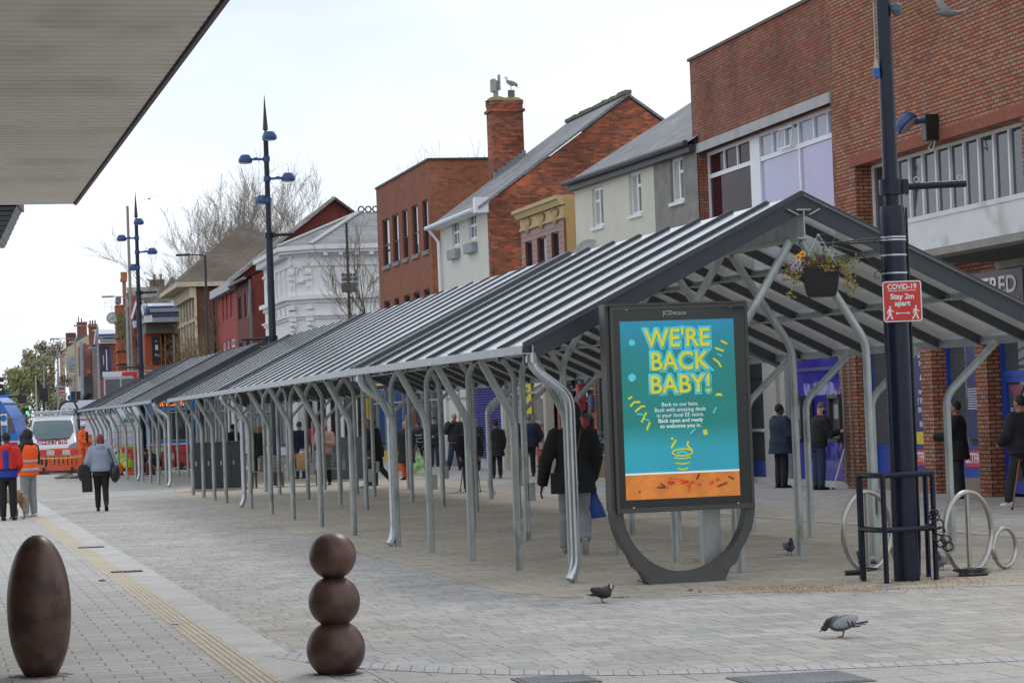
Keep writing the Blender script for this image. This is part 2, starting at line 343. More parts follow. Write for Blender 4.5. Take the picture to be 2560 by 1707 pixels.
# light patches of new slabs at the post feet are built with the canopies
# inspection covers
def cover(u, v, du, dY, label, m, name='manhole_cover', frame=True):
    p = G(u, v); t = thing(name, label, 'cover', p, th0)
    wdt = du/F_*p.y
    b = MB(); b.box(-wdt/2, wdt/2, -dY/2, dY/2, .004, .012); b.build('frame', mat('cover frame', (.16,.16,.16), .6, .5), t)
    b = MB(); b.box(-wdt/2+.03, wdt/2-.03, -dY/2+.03, dY/2-.03, .010, .0155); b.build('plate', m, t)
    return t
cover(2000, 1700, 300, .7, 'wide ribbed metal cover in the paving by the bottom edge right of centre', brick('ribbed cover', (.30,.31,.34), (.26,.27,.3), (.12,.12,.13), bw=.03, rh=.03, ms=.006, mode='ground'))
cover(1390, 1702, 190, .5, 'metal cover cut by the bottom edge, left of the wide ribbed one', brick('ribbed cover', (.3,)*3, (.26,)*3, (.12,)*3, bw=.03, rh=.03, ms=.006, mode='ground'))
def grate(u, v, label):
    p = G(u, v); t = thing('drain_grate', label, 'drain', p, th0, 'drain grates in the pale border strip')
    b = MB(); b.box(-.19, .19, -.11, .11, .004, .010); b.build('frame', mat('dark void', (.02,.02,.02), .9), t)
    b = MB()
    for i in range(9): b.box(-.18+i*.043, -.158+i*.043, -.10, .10, .009, .016)
    b.box(-.19,.19,-.115,-.098,.006,.017); b.box(-.19,.19,.098,.115,.006,.017)
    b.build('bars', mat('cast iron', (.11,.1,.09), .6, .5), t)
grate(228, 1369, 'far drain grate with dark slots in the pale border strip')
grate(317, 1430, 'near drain grate with dark slots in the pale border strip')
# grass tufts in the joints
b = MB()
def blades(b, p, n, h, sp):
    for _ in range(n):
        a = random.random()*6.28; r_ = random.random()*sp; x = p[0]+math.cos(a)*r_; y = p[1]+math.sin(a)*r_*.6; t = random.uniform(.3, 1)*h; ang = random.random()*6.28; lx = math.cos(ang)*t*.6; ly = math.sin(ang)*t*.6
        b.add([(x-.002,y,.003),(x+.002,y,.003),(x+lx,y+ly,t)], [(0,1,2)])
for u, v, n, h, sp in [(1605,1455,60,.05,.06),(1525,1466,40,.03,.06),(1552,1494,60,.025,.09),(1725,1478,30,.045,.04),(1748,1481,20,.04,.03),(1860,1450,30,.02,.15),(2163,1455,50,.025,.07),(2344,1447,70,.04,.08),(2340,1466,40,.015,.09),(2460,1434,60,.13,.07),(2490,1430,50,.02,.1),(2425,1457,30,.012,.12),(2200,1458,40,.02,.12)]:
    blades(b, G(u, v), n, h, sp)
tag(b.build('grass', mat('weed grass', (.10,.14,.03), .7, 0, .3, 20)), 'small tufts of green weeds in the paving joints', 'grass', kind='stuff')
# scattered bird seed / sand
b = MB()
for _ in range(1500):
    u = random.gauss(2010, 130); v = random.gauss(1471, 5)
    if _ % 3 == 0: u = random.gauss(2330, 90); v = random.gauss(1452, 7)
    if _ % 7 == 0: u = random.gauss(1745, 20); v = random.gauss(1403, 4)
    p = G(u, v); s = random.uniform(.003, .008); b.box(p.x-s, p.x+s, p.y-s, p.y+s, .003, .003+s)
tag(b.build('bird_seed', mat('orange grain', (.45,.28,.13), .8, 0, .3, 30)), 'orange brown grain scattered on the paving near the advert panel', 'bird seed', kind='stuff')
# dropped litter specks
for i, (u, v, lab, c) in enumerate([(1988,1243,'white litter scrap on the ground by the bank wall',(.7,.7,.68)),(255,1453,'dark leaf lying on the pavement beside the ribbed strip',(.05,.03,.02)),(440,1562,'pale wet paper scrap on the ribbed strip',(.5,.52,.53)),(1128,1172,'pink wrapper on the ground near the bald man\'s foot',(.5,.2,.3))]):
    p = G(u, v); b = MB(); b.ell((0,0,.008), (.05,.035,.008), 7, 4); o = b.build('litter', mat('litter%d' % i, c, .7, 0, .2, 30), loc=p+Vector((0,0,.006))); tag(o, lab, 'litter')

# ================= canopies
def canopy(label, stations, eave_z, ridge_z, half, frames, bays, name='canopy'):
    """stations: left eave points (x, y) along the street; frames: list per module of along-positions 0..1"""
    root = thing(name, label, 'canopy', (stations[0][0], stations[0][1], 0))
    O = Vector((stations[0][0], stations[0][1], 0))
    st = [Vector((x, y, 0))-O for x, y in stations]
    guttm = mat('gutter steel', (.40,.43,.45), .42, .6, .1, 4)
    glassm = glass('dusty roof glass', (.62,.64,.64), 1.42, rough=.16, dust=.62)
    for k in range(len(st)-1):
        A, B = st[k], st[k+1]; d = (B-A); ln = d.length; d.normalize(); l = Vector((d.y, -d.x, 0))
        if l.x < 0: l = -l
        W = 2*half
        P = lambda a, s, z: (A+l*a+d*s)+Vector((0,0,z))
        rise = ridge_z-eave_z; n = bays[k]; g0 = .04 if k else 0
        # glazing, one sheet per slope
        b = MB()
        for sgn in (0, 1):
            e = -.10 if sgn == 0 else W+.10; ez = eave_z-rise*.10/half
            q = [P(e, g0, ez), P(half, g0, ridge_z), P(half, ln-.04, ridge_z), P(e, ln-.04, ez)]
            b.add(q, [(0,1,2,3) if sgn else (3,2,1,0)])
        b.build('roof_glazing', glassm, root)
        # rafters: deep dark beams below the glass and a raised cap above, as one inverted V each
        for i in range(n+1):
            s = g0+(ln-g0-.04)*i/n; end = (i == 0 or i == n)
            b = MB(); tk = .19 if end else .06
            s = min(max(s, g0+tk/2), ln-.04-tk/2) if end else s
            dep = .15 if end else .11
            if i == 0 and k == 0: dep = .19; tk = .05
            top = (.036 if k == 0 and half < 3.1 else .022) if not end else .05
            for sgn in (0, 1):
                e = -.12 if sgn == 0 else W+.12; ez = eave_z-rise*.12/half
                vs = []
                for ss in (s-tk/2, s+tk/2):
                    vs += [P(e, ss, ez-dep), P(half, ss, ridge_z-dep), P(half, ss, ridge_z+top), P(e, ss, ez+top)]
                fs = [(0,1,2,3),(7,6,5,4),(0,4,5,1),(3,2,6,7),(0,3,7,4)]
                if sgn: fs = [f[::-1] for f in fs]
                b.add(vs, fs)
            b.build('rafter', slateblue if end else rafterm, root)
        # purlins in pale galvanised steel under the rafters
        b = MB()
        for f_ in (.30, .64):
            for sgn in (0, 1):
                a = half*f_ if sgn == 0 else W-half*f_; z = eave_z+rise*f_-.085
                b.bar(P(a, .10, z), P(a, ln-.08, z), .16, .02, up=(0,0,1))
                b.bar(P(a, .10, z+.03), P(a, ln-.08, z+.03), .02, .06)
        b.build('purlins', galv, root)
        # ridge beam (I section), eaves beams, gutters
        b = MB(); z = ridge_z-.16
        b.bar(P(half, .02, z-.30), P(half, ln-.04, z-.30), .16, .016); b.bar(P(half, .02, z-.15), P(half, ln-.04, z-.15), .014, .30); b.bar(P(half, .02, z+.0), P(half, ln-.04, z), .16, .016)
        for e in (-1, 1): b.bar(P(half+e*.12, .02, z-.025), P(half+e*.12, ln-.04, z-.025), .14, .012, up=(l.x*-e*.5, l.y*-e*.5, 1))
        b.build('ridge_beam', galv, root)
        for e in (-.16, W+.16):
            b = MB(); ez = eave_z-.10
            b.bar(P(e, 0, ez+.015), P(e, ln, ez+.015), .012, .085); b.bar(P(e+(.12 if e < 0 else -.12), 0, ez+.015), P(e+(.12 if e < 0 else -.12), ln, ez+.015), .012, .085); b.bar(P(e+(.06 if e < 0 else -.06), 0, ez-.026), P(e+(.06 if e < 0 else -.06), ln, ez-.026), .12, .012)
            b.build('gutter', guttm, root)
        # posts
        rr = .045
        def bend(pts):
            out = []
            for i, p in enumerate(pts):
                if 0 < i < len(pts)-1:
                    a = (pts[i-1]-p).normalized()*.13; c = (pts[i+1]-p).normalized()*.13
                    for t in (0, .25, .5, .75, 1): out.append((p+a)*(1-t)**2+p*2*t*(1-t)+(p+c)*t*t)
                else: out.append(p)
            return out
        m_patch = mat('new pale slab', (.40,.39,.36), .8, 0, .1, 2)
        for fi, s in enumerate(frames[k]):
            zb = ridge_z-.475; ze = eave_z-.12
            so2 = s+1.45*ln/9.2
            for kind in ('oL', 'iL', 'iR', 'oR'):
                if kind == 'oL': pts = [P(.38,s,0), P(.38,s,1.72), P(.02,s,ze)]
                elif kind == 'oR':
                    if so2 > ln: continue
                    pts = [P(W-.66,so2,0), P(W-.66,so2,1.80), P(W-.02,so2,ze)]
                elif kind == 'iL': pts = [P(half-.76,s,0), P(half-.76,s,zb-1.10), P(half-.06,s,zb)]
                else: pts = [P(half+.76,s,0), P(half+.76,s,zb-1.10), P(half+.06,s,zb)]
                b = MB(); b.tube(bend(pts), rr, 12)
                pp = pts[0]
                if kind in ('iL', 'iR') and (fi+k) % 2 == 0:   # small junction box plate
                    q = P((half-.76 if kind == 'iL' else half+.76), s, 0); b.box(q.x+.05, q.x+.13, q.y-.05, q.y+.03, .55, .80)
                if kind == 'oL': b.bar(pts[2]+Vector((0,0,.015)), pts[2]+l*.22+Vector((0,0,.015)), .14, .012)
                b.build('post', galv, root, smooth=2)
                pw = O+pp; pb = MB(); x = random.uniform(.12,.25); y0 = random.uniform(-.1,.1)
        # raised pads (slightly proud new slabs) by each outer post belong to the paving
        # downpipe at each near corner
        zt = eave_z-.10; s = .05 if k == 0 else -.25
        b = MB()
        for s_, W0, sg in ((s, 0, 1), (s, W, -1)):
            if sg < 0 and k < 2: continue
            a0 = W0-.05*sg
            pts = [P(a0,s_,zt-.02), P(a0,s_,zt-.17), P(W0+.35*sg,s_-.0,zt-.47), P(W0+.35*sg,s_-.0,.16), P(W0+.27*sg,s_-.04,.04)]
            b2 = MB(); b2.tube(bend(pts), .052, 14)
            for zz in (1.02, .30): b2.lathe([(.056,0),(.056,.03)], P(W0+.35*sg, s_, zz), 14)
            b2.lathe([(.062,0),(.062,.07)], P(a0, s_, zt-.12), 14)
            b2.build('downpipe', galvl, root, smooth=2)
    return root
k_ = H_/1.7
def XY(u, Y, v): p = AT(u, v, Y); return (p.x, p.y)
stA = [XY(1341, 26.0, 857), XY(901, 35.1, 914), XY(557, 53.4, 973), XY(434, 64.6, 995)]
ez = H_+.735; rz_ = H_+2.205
def fr(base, k, st, off=.44):
    out = []
    A = Vector(st[k]); B = Vector(st[k+1]); d = (B-A).normalized()
    for y in base: out.append((y-A.y)/d.y)
    return out
fA = [fr([26.2,28.5,30.7,32.9,35.0], 0, stA), fr([38.6,42.1,45.6,48.8,52.2], 1, stA), fr([56.8,59.2,61.6,64.2], 2, stA)]
fA[0] = [.30, 2.52, 4.75, 7.0, 9.12]
canopy('long pitched market canopy of dark glazed bays on bent steel posts, nearest to the camera', stA, ez, rz_, 3.0, fA, [8, 14, 9])
stB = [XY(390, 73.2, 995), XY(314, 83.5, 1006), XY(245, 91.5, 1014), XY(204, 100.5, 1020)]
fB = [[1.6,4.0,6.6,9.4], [1.0,3.4,5.8,7.8], [1.0,3.4,5.8,8.0]]
canopy('farther pitched market canopy with dark roof beyond the tall street lamp, beside the works barriers', stB, H_+.81, H_+2.40, 3.25, fB, [9, 8, 8])
# pale new slabs let in beside the outer posts
b = MB()
for (u, v) in [(1294,1428),(1176,1407),(1081,1386),(995,1366),(872,1341),(795,1320),(729,1301),(672,1287),(621,1274),(1321,1346),(1500,1355),(1700,1300),(1863,1436),(2015,1395),(1150,1290),(1250,1300)]:
    p = G(u, v); d = [SL(-.5,-.1), SL(.15,-.1), SL(.15,.2), SL(-.5,.2)]; b.prism([((p+q).x, (p+q).y) for q in d], .004, .0065, ax='z')
o = b.build('paving_patches', mat('pale patch slab', (.41,.40,.37), .8, 0, .1, 3)); o['kind'] = 'structure'
# ================= buildings
FB = Fac(12.4, D=17.68)
brickA = brick('orange red brick', (.46,.15,.075), (.27,.10,.06), (.05,.03,.022), big=.15, extra=((.36,.24,.16), -.30), ms=.011)
brickB = brick('red brown brick', (.37,.11,.06), (.23,.08,.05), (.08,.05,.04), big=.30, bs=.5, extra=((.27,.19,.14), -.35), ms=.009)
brickC = brick('red brick with dark joints', (.42,.13,.065), (.29,.095,.055), (.06,.035,.03), big=.15, extra=((.27,.15,.10), -.3), ms=.010)
brickD = brick('old sooty gable brick', (.52,.13,.055), (.20,.07,.045), (.24,.15,.11), big=.45, bs=.5, extra=((.08,.045,.035), -.25), ms=.006)
brickE = brick('painted dark red brick', (.20,.045,.032), (.17,.04,.03), (.12,.035,.028), big=.15)
slate = brick('grey roof slate', (.24,.25,.26), (.17,.18,.185), (.07,.07,.075), bw=.3, rh=.11, ms=.006, mode='roof', big=.2, bs=.7, rough=.6)
tile = brick('brown clay roof tile', (.17,.115,.08), (.11,.075,.055), (.05,.035,.03), bw=.25, rh=.13, ms=.01, mode='roof', big=.3, bs=.4)
cream = mat('cream render', (.60,.585,.50), .85, 0, .06, 1.2, .15)
whiter = mat('white render', (.63,.63,.57), .85, 0, .04, 1.2, .1)
greyr = mat('grey roughcast', (.235,.225,.21), .9, 0, .22, 2.5, .3)
whitep = mat('white painted stucco', (.76,.76,.74), .6, 0, .05, 2, .1)
def window(parent, x0, x1, z0, z1, y, frame=upvc, gl=None, fw=.07, mull=(), trans=(), split=None, name='window', proud=.03, curtain=None, sill=None):
    w_ = MB(); w_.box(x0, x1, y-proud, y+.04, z0, z0+fw); w_.box(x0, x1, y-proud, y+.04, z1-fw, z1)
    w_.box(x0, x0+fw, y-proud, y+.04, z0+fw, z1-fw); w_.box(x1-fw, x1, y-proud, y+.04, z0+fw, z1-fw)
    for m_ in mull: w_.box(m_-fw/2, m_+fw/2, y-proud+.004, y+.04, z0+fw, z1-fw)
    for t_ in trans: w_.box(x0+fw, x1-fw, y-proud+.008, y+.038, t_-fw/2, t_+fw/2)
    if split: xa, xb, t_ = split; w_.box(xa, xb, y-proud+.008, y+.038, t_-fw/2, t_+fw/2)
    o = w_.build(name, frame, parent)
    p_ = MB(); p_.add([(x0+fw*.5,y+.01,z0+fw*.5),(x1-fw*.5,y+.01,z0+fw*.5),(x1-fw*.5,y+.01,z1-fw*.5),(x0+fw*.5,y+.01,z1-fw*.5)], [(0,1,2,3)]); p_.build('pane', gl or midglass, o)
    if curtain:
        c_ = MB(); c_.box(x0+fw, x0+(x1-x0)*.4, y+.0, y+.006, z0+fw, z1-fw); c_.build('curtain', curtain, o)
    if sill: s_ = MB(); s_.box(x0-.06, x1+.06, y-sill, y+.02, z0-.09, z0-.004); s_.build('sill', greysill if sill > .2 else white, o)
    return o
def bldg(name, label, fac, s0):
    return thing(name, label, 'building', fac.org(s0), fac.rz)
def rel(fac, s0, pts, dep=0):
    out = []
    for u, v in pts:
        s, z = fac.sz(u, v, dep); out.append((s-s0, z))
    return out
def SZ(fac, s0, u, v, dep=0): s, z = fac.sz(u, v, dep); return s-s0, z
# ---- B1 : betting shop building, brick upper storey
s0 = FB.sz(2086, 300)[0]; t = bldg('brick_shop_building', 'orange brick building with a long strip window and white fascia above the blue betting shop', FB, s0)
X1 = 15.0; q = lambda u, v, d=0: SZ(FB, s0, u, v, d)
wx0, wz0 = q(2140, 562)[0], 5.07
wx0 = q(2137, 430)[0]; wz1 = q(2350, 352)[1]; pz = 3.95
wx1 = q(2552, 292)[0]
b = MB(); b.wall(0, X1, 4.5, 13.5, [(wx0, wx1, 5.07, wz1)], 0, .45); b.box(0, X1, .0, 9, 13.5, 13.7); b.add([(0,0,0),(0,0,13.5),(0,9,13.5),(0,9,0)], [(0,1,2,3)])
b.add([(X1,0,0),(X1,0,13.5),(X1,9,13.5),(X1,9,0)], [(3,2,1,0)])
b.box(wx0-.05, X1, .9, 1.0, 3.9, wz1+.1)
b.build('wall', brickA, t)
b = MB()
for i in range(int((wx1+.3-wx0+.3)/.075)):
    x = wx0-.3+i*.075; b.box(x+.004, x+.071, -.012, .02, wz1, wz1+.215)
b.build('soldier_course', mat('soldier brick', (.27,.085,.05), .85, 0, .25, 14), t)
n = 12; dx = (wx1-wx0)/n
b = MB(); b.box(wx0, wx1, .36, .42, 5.07, 5.13); b.box(wx0, wx1, .36, .42, wz1-.06, wz1)
for i in range(n+1): b.box(wx0+i*dx-.035, wx0+i*dx+.035, .35, .42, 5.10, wz1-.03)
o = b.build('strip_window', white, t)
b = MB()
for i in range(n): b.add([(wx0+i*dx,.40,5.08),(wx0+(i+1)*dx,.40,5.08),(wx0+(i+1)*dx,.40+.006*((i*7)%3-1),wz1-.03),(wx0+i*dx,.40,wz1-.03)], [(0,1,2,3)])
b.build('pane', glass('old window glass', dark=(.05,.055,.06), refl=1.7), o)
b = MB(); b.box(wx0-.1, wx1+.1, -.14, .35, 4.97, 5.07); b.build('sill', white, t)
fx0 = SZ(FB, s0, 2222, 640, -2)[0]
b = MB(); b.box(fx0, X1, -2.0, -1.85, 4.22, 4.72); b.box(fx0, X1, -2.02, 0, 4.72, 4.80); b.box(fx0,fx0+.12,-1.85,0,4.22,4.72)
b.build('fascia', mat('white fascia board', (.62,.62,.62), .6, 0, .07, 1.5, dirt=((.42,.42,.4), 1.2, .58)), t)
b = MB(); b.box(fx0, X1, -2.0, -1.6, 4.10, 4.215); b.build('fascia_return', mat('weathered timber', (.26,.24,.22), .8, 0, .15, 3), t)
b = MB(); b.box(fx0+.02, X1, -1.6, .30, 4.12, 4.20)
for i in range(14): b.box(fx0+.02, X1, -1.58+i*.13, -1.52+i*.13, 4.09, 4.125)
b.build('soffit', mat('dark ribbed soffit', (.10,.09,.085), .8, 0, .1, 3), t)
b = MB(); b.box(fx0+.02, X1, -.06, .1, 3.96, 4.09); b.build('shop_blind_box', mat('beige board', (.30,.26,.22), .8, 0, .1, 3), t)
# sign band
b = MB(); b.box(.4, X1, .0, .14, 3.12, 3.95); sg = b.build('shop_sign', mat('dark navy signboard', (.012,.015,.05), .4, 0, .1, 3), t)
xs = SZ(FB, s0, 2552, 720)[0]
for xr in (xs,):
    b = MB(); b.box(xr-3.2, xr+.12, -.012, -.003, 3.36, 3.93); b.build('sign_panel', mat('red black sign panel', (.03,.008,.012), .4), sg)
    text('lettering', 'BETFRED', .42, (xr-1.38, -.02, 3.67), mat('white lettering', (.72,.72,.74), .5), sg, bold=.008, sx=1.5)
    b = MB(); b.box(xr-2.75, xr-.02, -.018, -.006, 3.42, 3.455); b.build('underline', mat('red paint', (.55,.03,.03), .5), sg)
# ground floor piers
piers = [(2108, 2150), (2313, 2341), (2450, 2479)]
px = []
for a, c in piers:
    xa, xb = q(a, 1200)[0], q(c, 1200)[0]; px.append((xa, xb)); b = MB(); b.box(xa, xb, 0, .34, 0, 3.12); b.build('brick_pier', brickA, t)
xa = q(2560, 1200)[0]+1.2; px.append((xa, xa+.5)); b = MB(); b.box(xa, xa+.5, 0, .34, 0, 3.12); b.build('brick_pier', brickA, t)
blue = mat('bright blue shopfront paint', (.012,.055,.36), .4, 0, .06, 3)
for i in range(2):   # two windows
    xa = px[i][1]; xb = px[i+1][0]
    b = MB(); y = .28
    b.box(xa, xa+.09, y, y+.08, .30, 3.12); b.box(xb-.09, xb, y, y+.08, .30, 3.12); b.box(xa+.09, xb-.09, y, y+.08, .30, .42); b.box(xa+.09, xb-.09, y+.01, y+.08, .42, .84)
    b.box(xa+.09, xb-.09, y, y+.08, .84, .88)
    fo = b.build('shop_window', blue, t)
    b = MB(); b.add([(xa+.09,y+.05,.88),(xb-.09,y+.05,.88),(xb-.09,y+.05,3.12),(xa+.09,y+.05,3.12)], [(0,1,2,3)]); b.build('pane', glass('shop glass', dark=(.075,.09,.10), refl=1.6), fo)
    b = MB(); b.box(xa, xb, .28, .36, 0, .30); b.build('stall_riser', mat('tan stone riser', (.26,.2,.15), .8, 0, .2, 4), fo)
    b = MB(); b.box(xb-1.3, xb-.25, y-.012, y+.004, .50, .80); b.build('red_panel', mat('red vinyl', (.6,.03,.04), .4), fo)
    text('lettering', 'BETFRED', .25, (xb-.78, y-.016, .65), mat('white lettering', (.72,)*3), fo, sx=.95, bold=.006)
    if i == 0: b = MB()
    b = MB(); b.box(xb-1.15, xb-.12, y+.02, y+.035, 1.0, 2.86 if i == 0 else 2.9); po = b.build('poster', mat('navy poster', (.02,.025,.12), .4, 0, .1, 2), fo)
    if i == 0:
        for j, (tx, sz) in enumerate([('LUCKY', .20), ('DOUBLES', .12), ('4X', .38), ('THE ODDS FOR', .10), ('1 WINNER', .18), ('ON A LUCKY', .14), ('RACE ON', .16)]):
            zz = [2.62, 2.42, 2.12, 1.86, 1.72, 1.57, 1.30][j]; zz = [2.62, 2.44, 2.16, 1.89, 1.72, 1.55, 1.28][j]
            text('lettering', tx, sz, (xb-.62, y+.014, zz), mat('white lettering', (.72,)*3), po, sx=.8, bold=.003)
        b = MB(); b.box(xb-1.15, xb-.12, y+.012, y+.02, .90, 1.14); b.build('yellow_panel', mat('yellow print', (.62,.52,.03), .5), po)
        b = MB(); b.box(xb-1.30, xb-1.16, y+.02, y+.035, .88, 2.9); b.build('poster_border', mat('pale print', (.45,.55,.55), .5), fo)
    else:
        b = MB(); 
        for j in range(9): b.box(xb-1.1, xb-.3, y+.012, y+.02, 1.55+j*.045, 1.565+j*.045)
        b.build('white_lines', mat('white lettering', (.72,)*3), po)
        b = MB(); b.box(xb-.28, xb-.12, y+.010, y+.018, 1.36, 2.9); b.build('white_panel', mat('white lettering', (.72,)*3), po)
        b = MB(); b.box(xb-.28, xb-.12, y+.008, y+.016, .95, 1.35); b.build('yellow_panel', mat('yellow print', (.62,.52,.03), .5), po)
# glazing left of the first pier is dark blue frame
b = MB(); xa, xb = px[0][1], px[0][1]+.12
# blue door
xa = px[2][1]+.10; b = MB(); y = .26
b.box(xa-.1, xa, y, y+.1, 0, 3.12); b.box(xa, xa+.11, y, y+.07, .06, 2.1); b.box(xa+.89, xa+1.0, y, y+.07, .06, 2.1); b.box(xa+.11, xa+.89, y, y+.07, 2.0, 2.1); b.box(xa+.11, xa+.89, y, y+.07, 1.03, 1.24); b.box(xa+.11, xa+.89, y, y+.07, .06, .28); b.box(xa, px[3][0], y-.02, y+.1, 2.1, 2.2)
b.box(xa+1.0, xa+1.1, y, y+.1, 0, 3.12)
d_ = b.build('door', blue, t)
b = MB(); b.add([(xa+.1,y+.04,.2),(xa+.9,y+.04,.2),(xa+.9,y+.04,2.05),(xa+.1,y+.04,2.05)],[(0,1,2,3)]); b.add([(xa,y+.04,2.2),(px[3][0],y+.04,2.2),(px[3][0],y+.04,3.12),(xa,y+.04,3.12)],[(0,1,2,3)]); b.add([(xa+1.1,y+.04,.2),(px[3][0],y+.04,.2),(px[3][0],y+.04,2.1),(xa+1.1,y+.04,2.1)],[(0,1,2,3)]); b.build('pane', glass('shop glass', dark=(.075,.09,.10), refl=1.6), d_)
b = MB(); b.box(xa+.62, xa+.82, y-.01, y, 1.10, 1.17); b.build('letter_box', blackp, d_)
b = MB(); b.prism([(xa+.18,1.95),(xa+.82,1.95),(xa+.5,1.6)], y+.02, y+.03); b.build('sticker', mat('red white sticker', (.25,.06,.12), .4, 0, .5, 20), d_)
text('lettering', 'BETFRED', .15, (xa+.5, y+.02, 1.50), mat('pale lettering', (.45,.5,.5)), d_, sx=1.0)
for j, c_ in enumerate([(.45,.4,.22), (.12,.35,.42), (.5,.42,.28)]):
    b = MB(); b.box(xa+.16+j*.24, xa+.37+j*.24, y+.018, y+.03, 1.26, 1.40); b.build('notice', mat('notice%d' % j, c_, .5, 0, .4, 30), d_)
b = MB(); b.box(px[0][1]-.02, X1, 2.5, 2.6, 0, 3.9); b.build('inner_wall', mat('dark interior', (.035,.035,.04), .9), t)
# ---- B2 : bank building
s0 = FB.sz(1721.5, 155)[0]; t = bldg('bank_building', 'tall red brown brick building with purple filmed upper windows above the bank cash machines', FB, s0)
q = lambda u, v, d=0: SZ(FB, s0, u, v, d)
top = q(1721.5, 155)[1]; xr = FB.sz(2086, 300)[0]-s0-.003
hx0 = q(1744, 400)[0]; hx1 = q(2075, 300)[0]; hz1 = q(1744.4, 383)[1]
b = MB(); b.wall(0, xr, 4.1, top, [(hx0, hx1, 4.3, hz1)], .02, .35); b.add([(0,.02,0),(0,.02,top),(0,9,top),(0,9,0)], [(0,1,2,3)]); b.add([(0,.02,top),(xr,.02,top),(xr,9,top),(0,9,top)], [(0,1,2,3)]); b.box(.03, xr, 9, 9.1, 0, top-.02); b.box(0, xr, .7, .8, 3.9, top-.3)
b.build('wall', brickB, t)
b = MB(); b.box(-.05, xr, -.03, .3, top, top+.07); b.build('coping', mat('brown coping', (.16,.10,.08), .8, 0, .2, 3), t)
b = MB(); b.box(hx0-.12, hx1+.05, -.03, .12, hz1-.0, hz1+.22); b.build('lintel', concrete, t)
# window frames: measured mullions
ztr = q(1751, 442)[1]
m1 = q(1852, 400)[0]; m2 = q(1872, 400)[0]; m3 = q(1971, 400)[0]
b = MB(); y = .25; fw = .07
b.box(hx0, hx1, y, y+.08, hz1-.08, hz1); b.box(hx0, hx1, y, y+.08, ztr-.05, ztr+.05)
for x in (hx0+.04, hx1-.04, m3): b.box(x-.04, x+.04, y-.003, y+.083, 4.3, hz1-.003)
b.box(m1-.05, m2+.06, y-.01, y+.083, 4.3, hz1-.003)
for u in (1785, 1818): x = q(u, 400)[0]; b.box(x-.03, x+.03, y-.004, y+.08, ztr, hz1)
for u in (1904, 1935, 2007, 2042): x = q(u, 350)[0]; b.box(x-.03, x+.03, y-.004, y+.08, ztr, hz1)
fo = b.build('window_frame', upvc, t)
def pane(x0, x1, z0, z1, m, name='pane', par=None, y_=.29): p_ = MB(); p_.add([(x0,y_,z0),(x1,y_,z0),(x1,y_,z1),(x0,y_,z1)], [(0,1,2,3)]); return p_.build(name, m, par or fo)
purple = glass('lilac window film', dark=(.42,.38,.60), refl=1.6)
pane(hx0, m1, 4.3, hz1, glass('dark red tinted glass', dark=(.045,.015,.018), refl=1.15)); pane(m2, hx1, 4.3, ztr, purple); pane(m2, hx1, ztr+.02, hz1, glass('grey lilac glass', dark=(.27,.27,.36), refl=1.7))
# an open top light
x0, x1 = q(1926, 350)[0], q(1960, 350)[0]
b = MB(); b.bar((x0,.16,ztr+.05),(x1,.16,ztr+.05),.04,.04); b.bar((x0,.22,hz1-.1),(x1,.22,hz1-.1),.04,.04); b.bar((x0,.16,ztr+.05),(x0,.22,hz1-.1),.03,.04); b.bar((x1,.16,ztr+.05),(x1,.22,hz1-.1),.03,.04)
o = b.build('open_top_light', upvc, fo)
# shopfront
indigo = glass('indigo glazing', dark=(.045,.035,.33), refl=1.5, wav=1.2)
xs0 = q(1916, 1200)[0]; xs1 = q(1948, 1200)[0]; xs2 = q(1962, 1200)[0]; xs3 = xr-.02
b = MB(); b.box(0, xr, .10, .35, 3.3, 4.1); b.build('shop_fascia', mat('deep purple fascia', (.05,.03,.16), .5), t)
b = MB(); b.box(xs0, xs1, .0, .3, .12, 3.3); b.box(xs1+.002, xs2, .08, .3, .12, 3.3)
b.build('stone_pilaster', mat('speckled granite', (.36,.35,.33), .55, 0, .25, 30), t)
b = MB(); b.box(0, xs3, -.02, .32, 0, .12); b.build('plinth', concrete, t)
pane(xs2, xs3, .13, 3.3, indigo, 'blue_glazing', t, .24)
b = MB(); 
for x in (xs2+.03, xs3-.03): b.box(x-.03, x+.03, .19, .25, .12, 3.3)
b.box(xs2, xs3, .2, .25, 2.45, 2.52); b.build('glazing_frame', mat('indigo frame', (.04,.035,.2), .4), t)
for i_, uu in enumerate((1998, 2094)):   # cash machines
    xa = q(uu, 1050)[0]; b = MB(); b.box(xa-.36, xa+.30, .0, .22, .95, 1.93); b.box(xa-.36, xa+.30, -.10, .0, 1.84, 1.93); b.box(xa-.36, xa+.30, -.14, .0, .93, 1.0); b.box(xa-.37, xa-.32, -.08, 0, 1.0, 1.84); b.box(xa+.26, xa+.31, -.08, 0, 1.0, 1.84)
    ao = b.build('cash_machine', mat('dark grey surround', (.05,.05,.055), .4, 0, .1, 5), t, bevel=.01)
    b = MB(); b.box(xa-.2, xa+.16, -.006, .0, 1.42, 1.72); b.build('screen', mat('atm screen', (.3,.32,.33), .2), ao)
    b = MB()
    for i in range(4):
        for j in range(3): b.box(xa-.14+j*.05, xa-.11+j*.05, -.06, -.045, 1.03+i*.05, 1.06+i*.05)
    b.box(xa-.2, xa+.18, -.05, 0, 1.02, 1.06); b.build('keypad', mat('steel keys', (.4,.4,.42), .3, .8), ao)
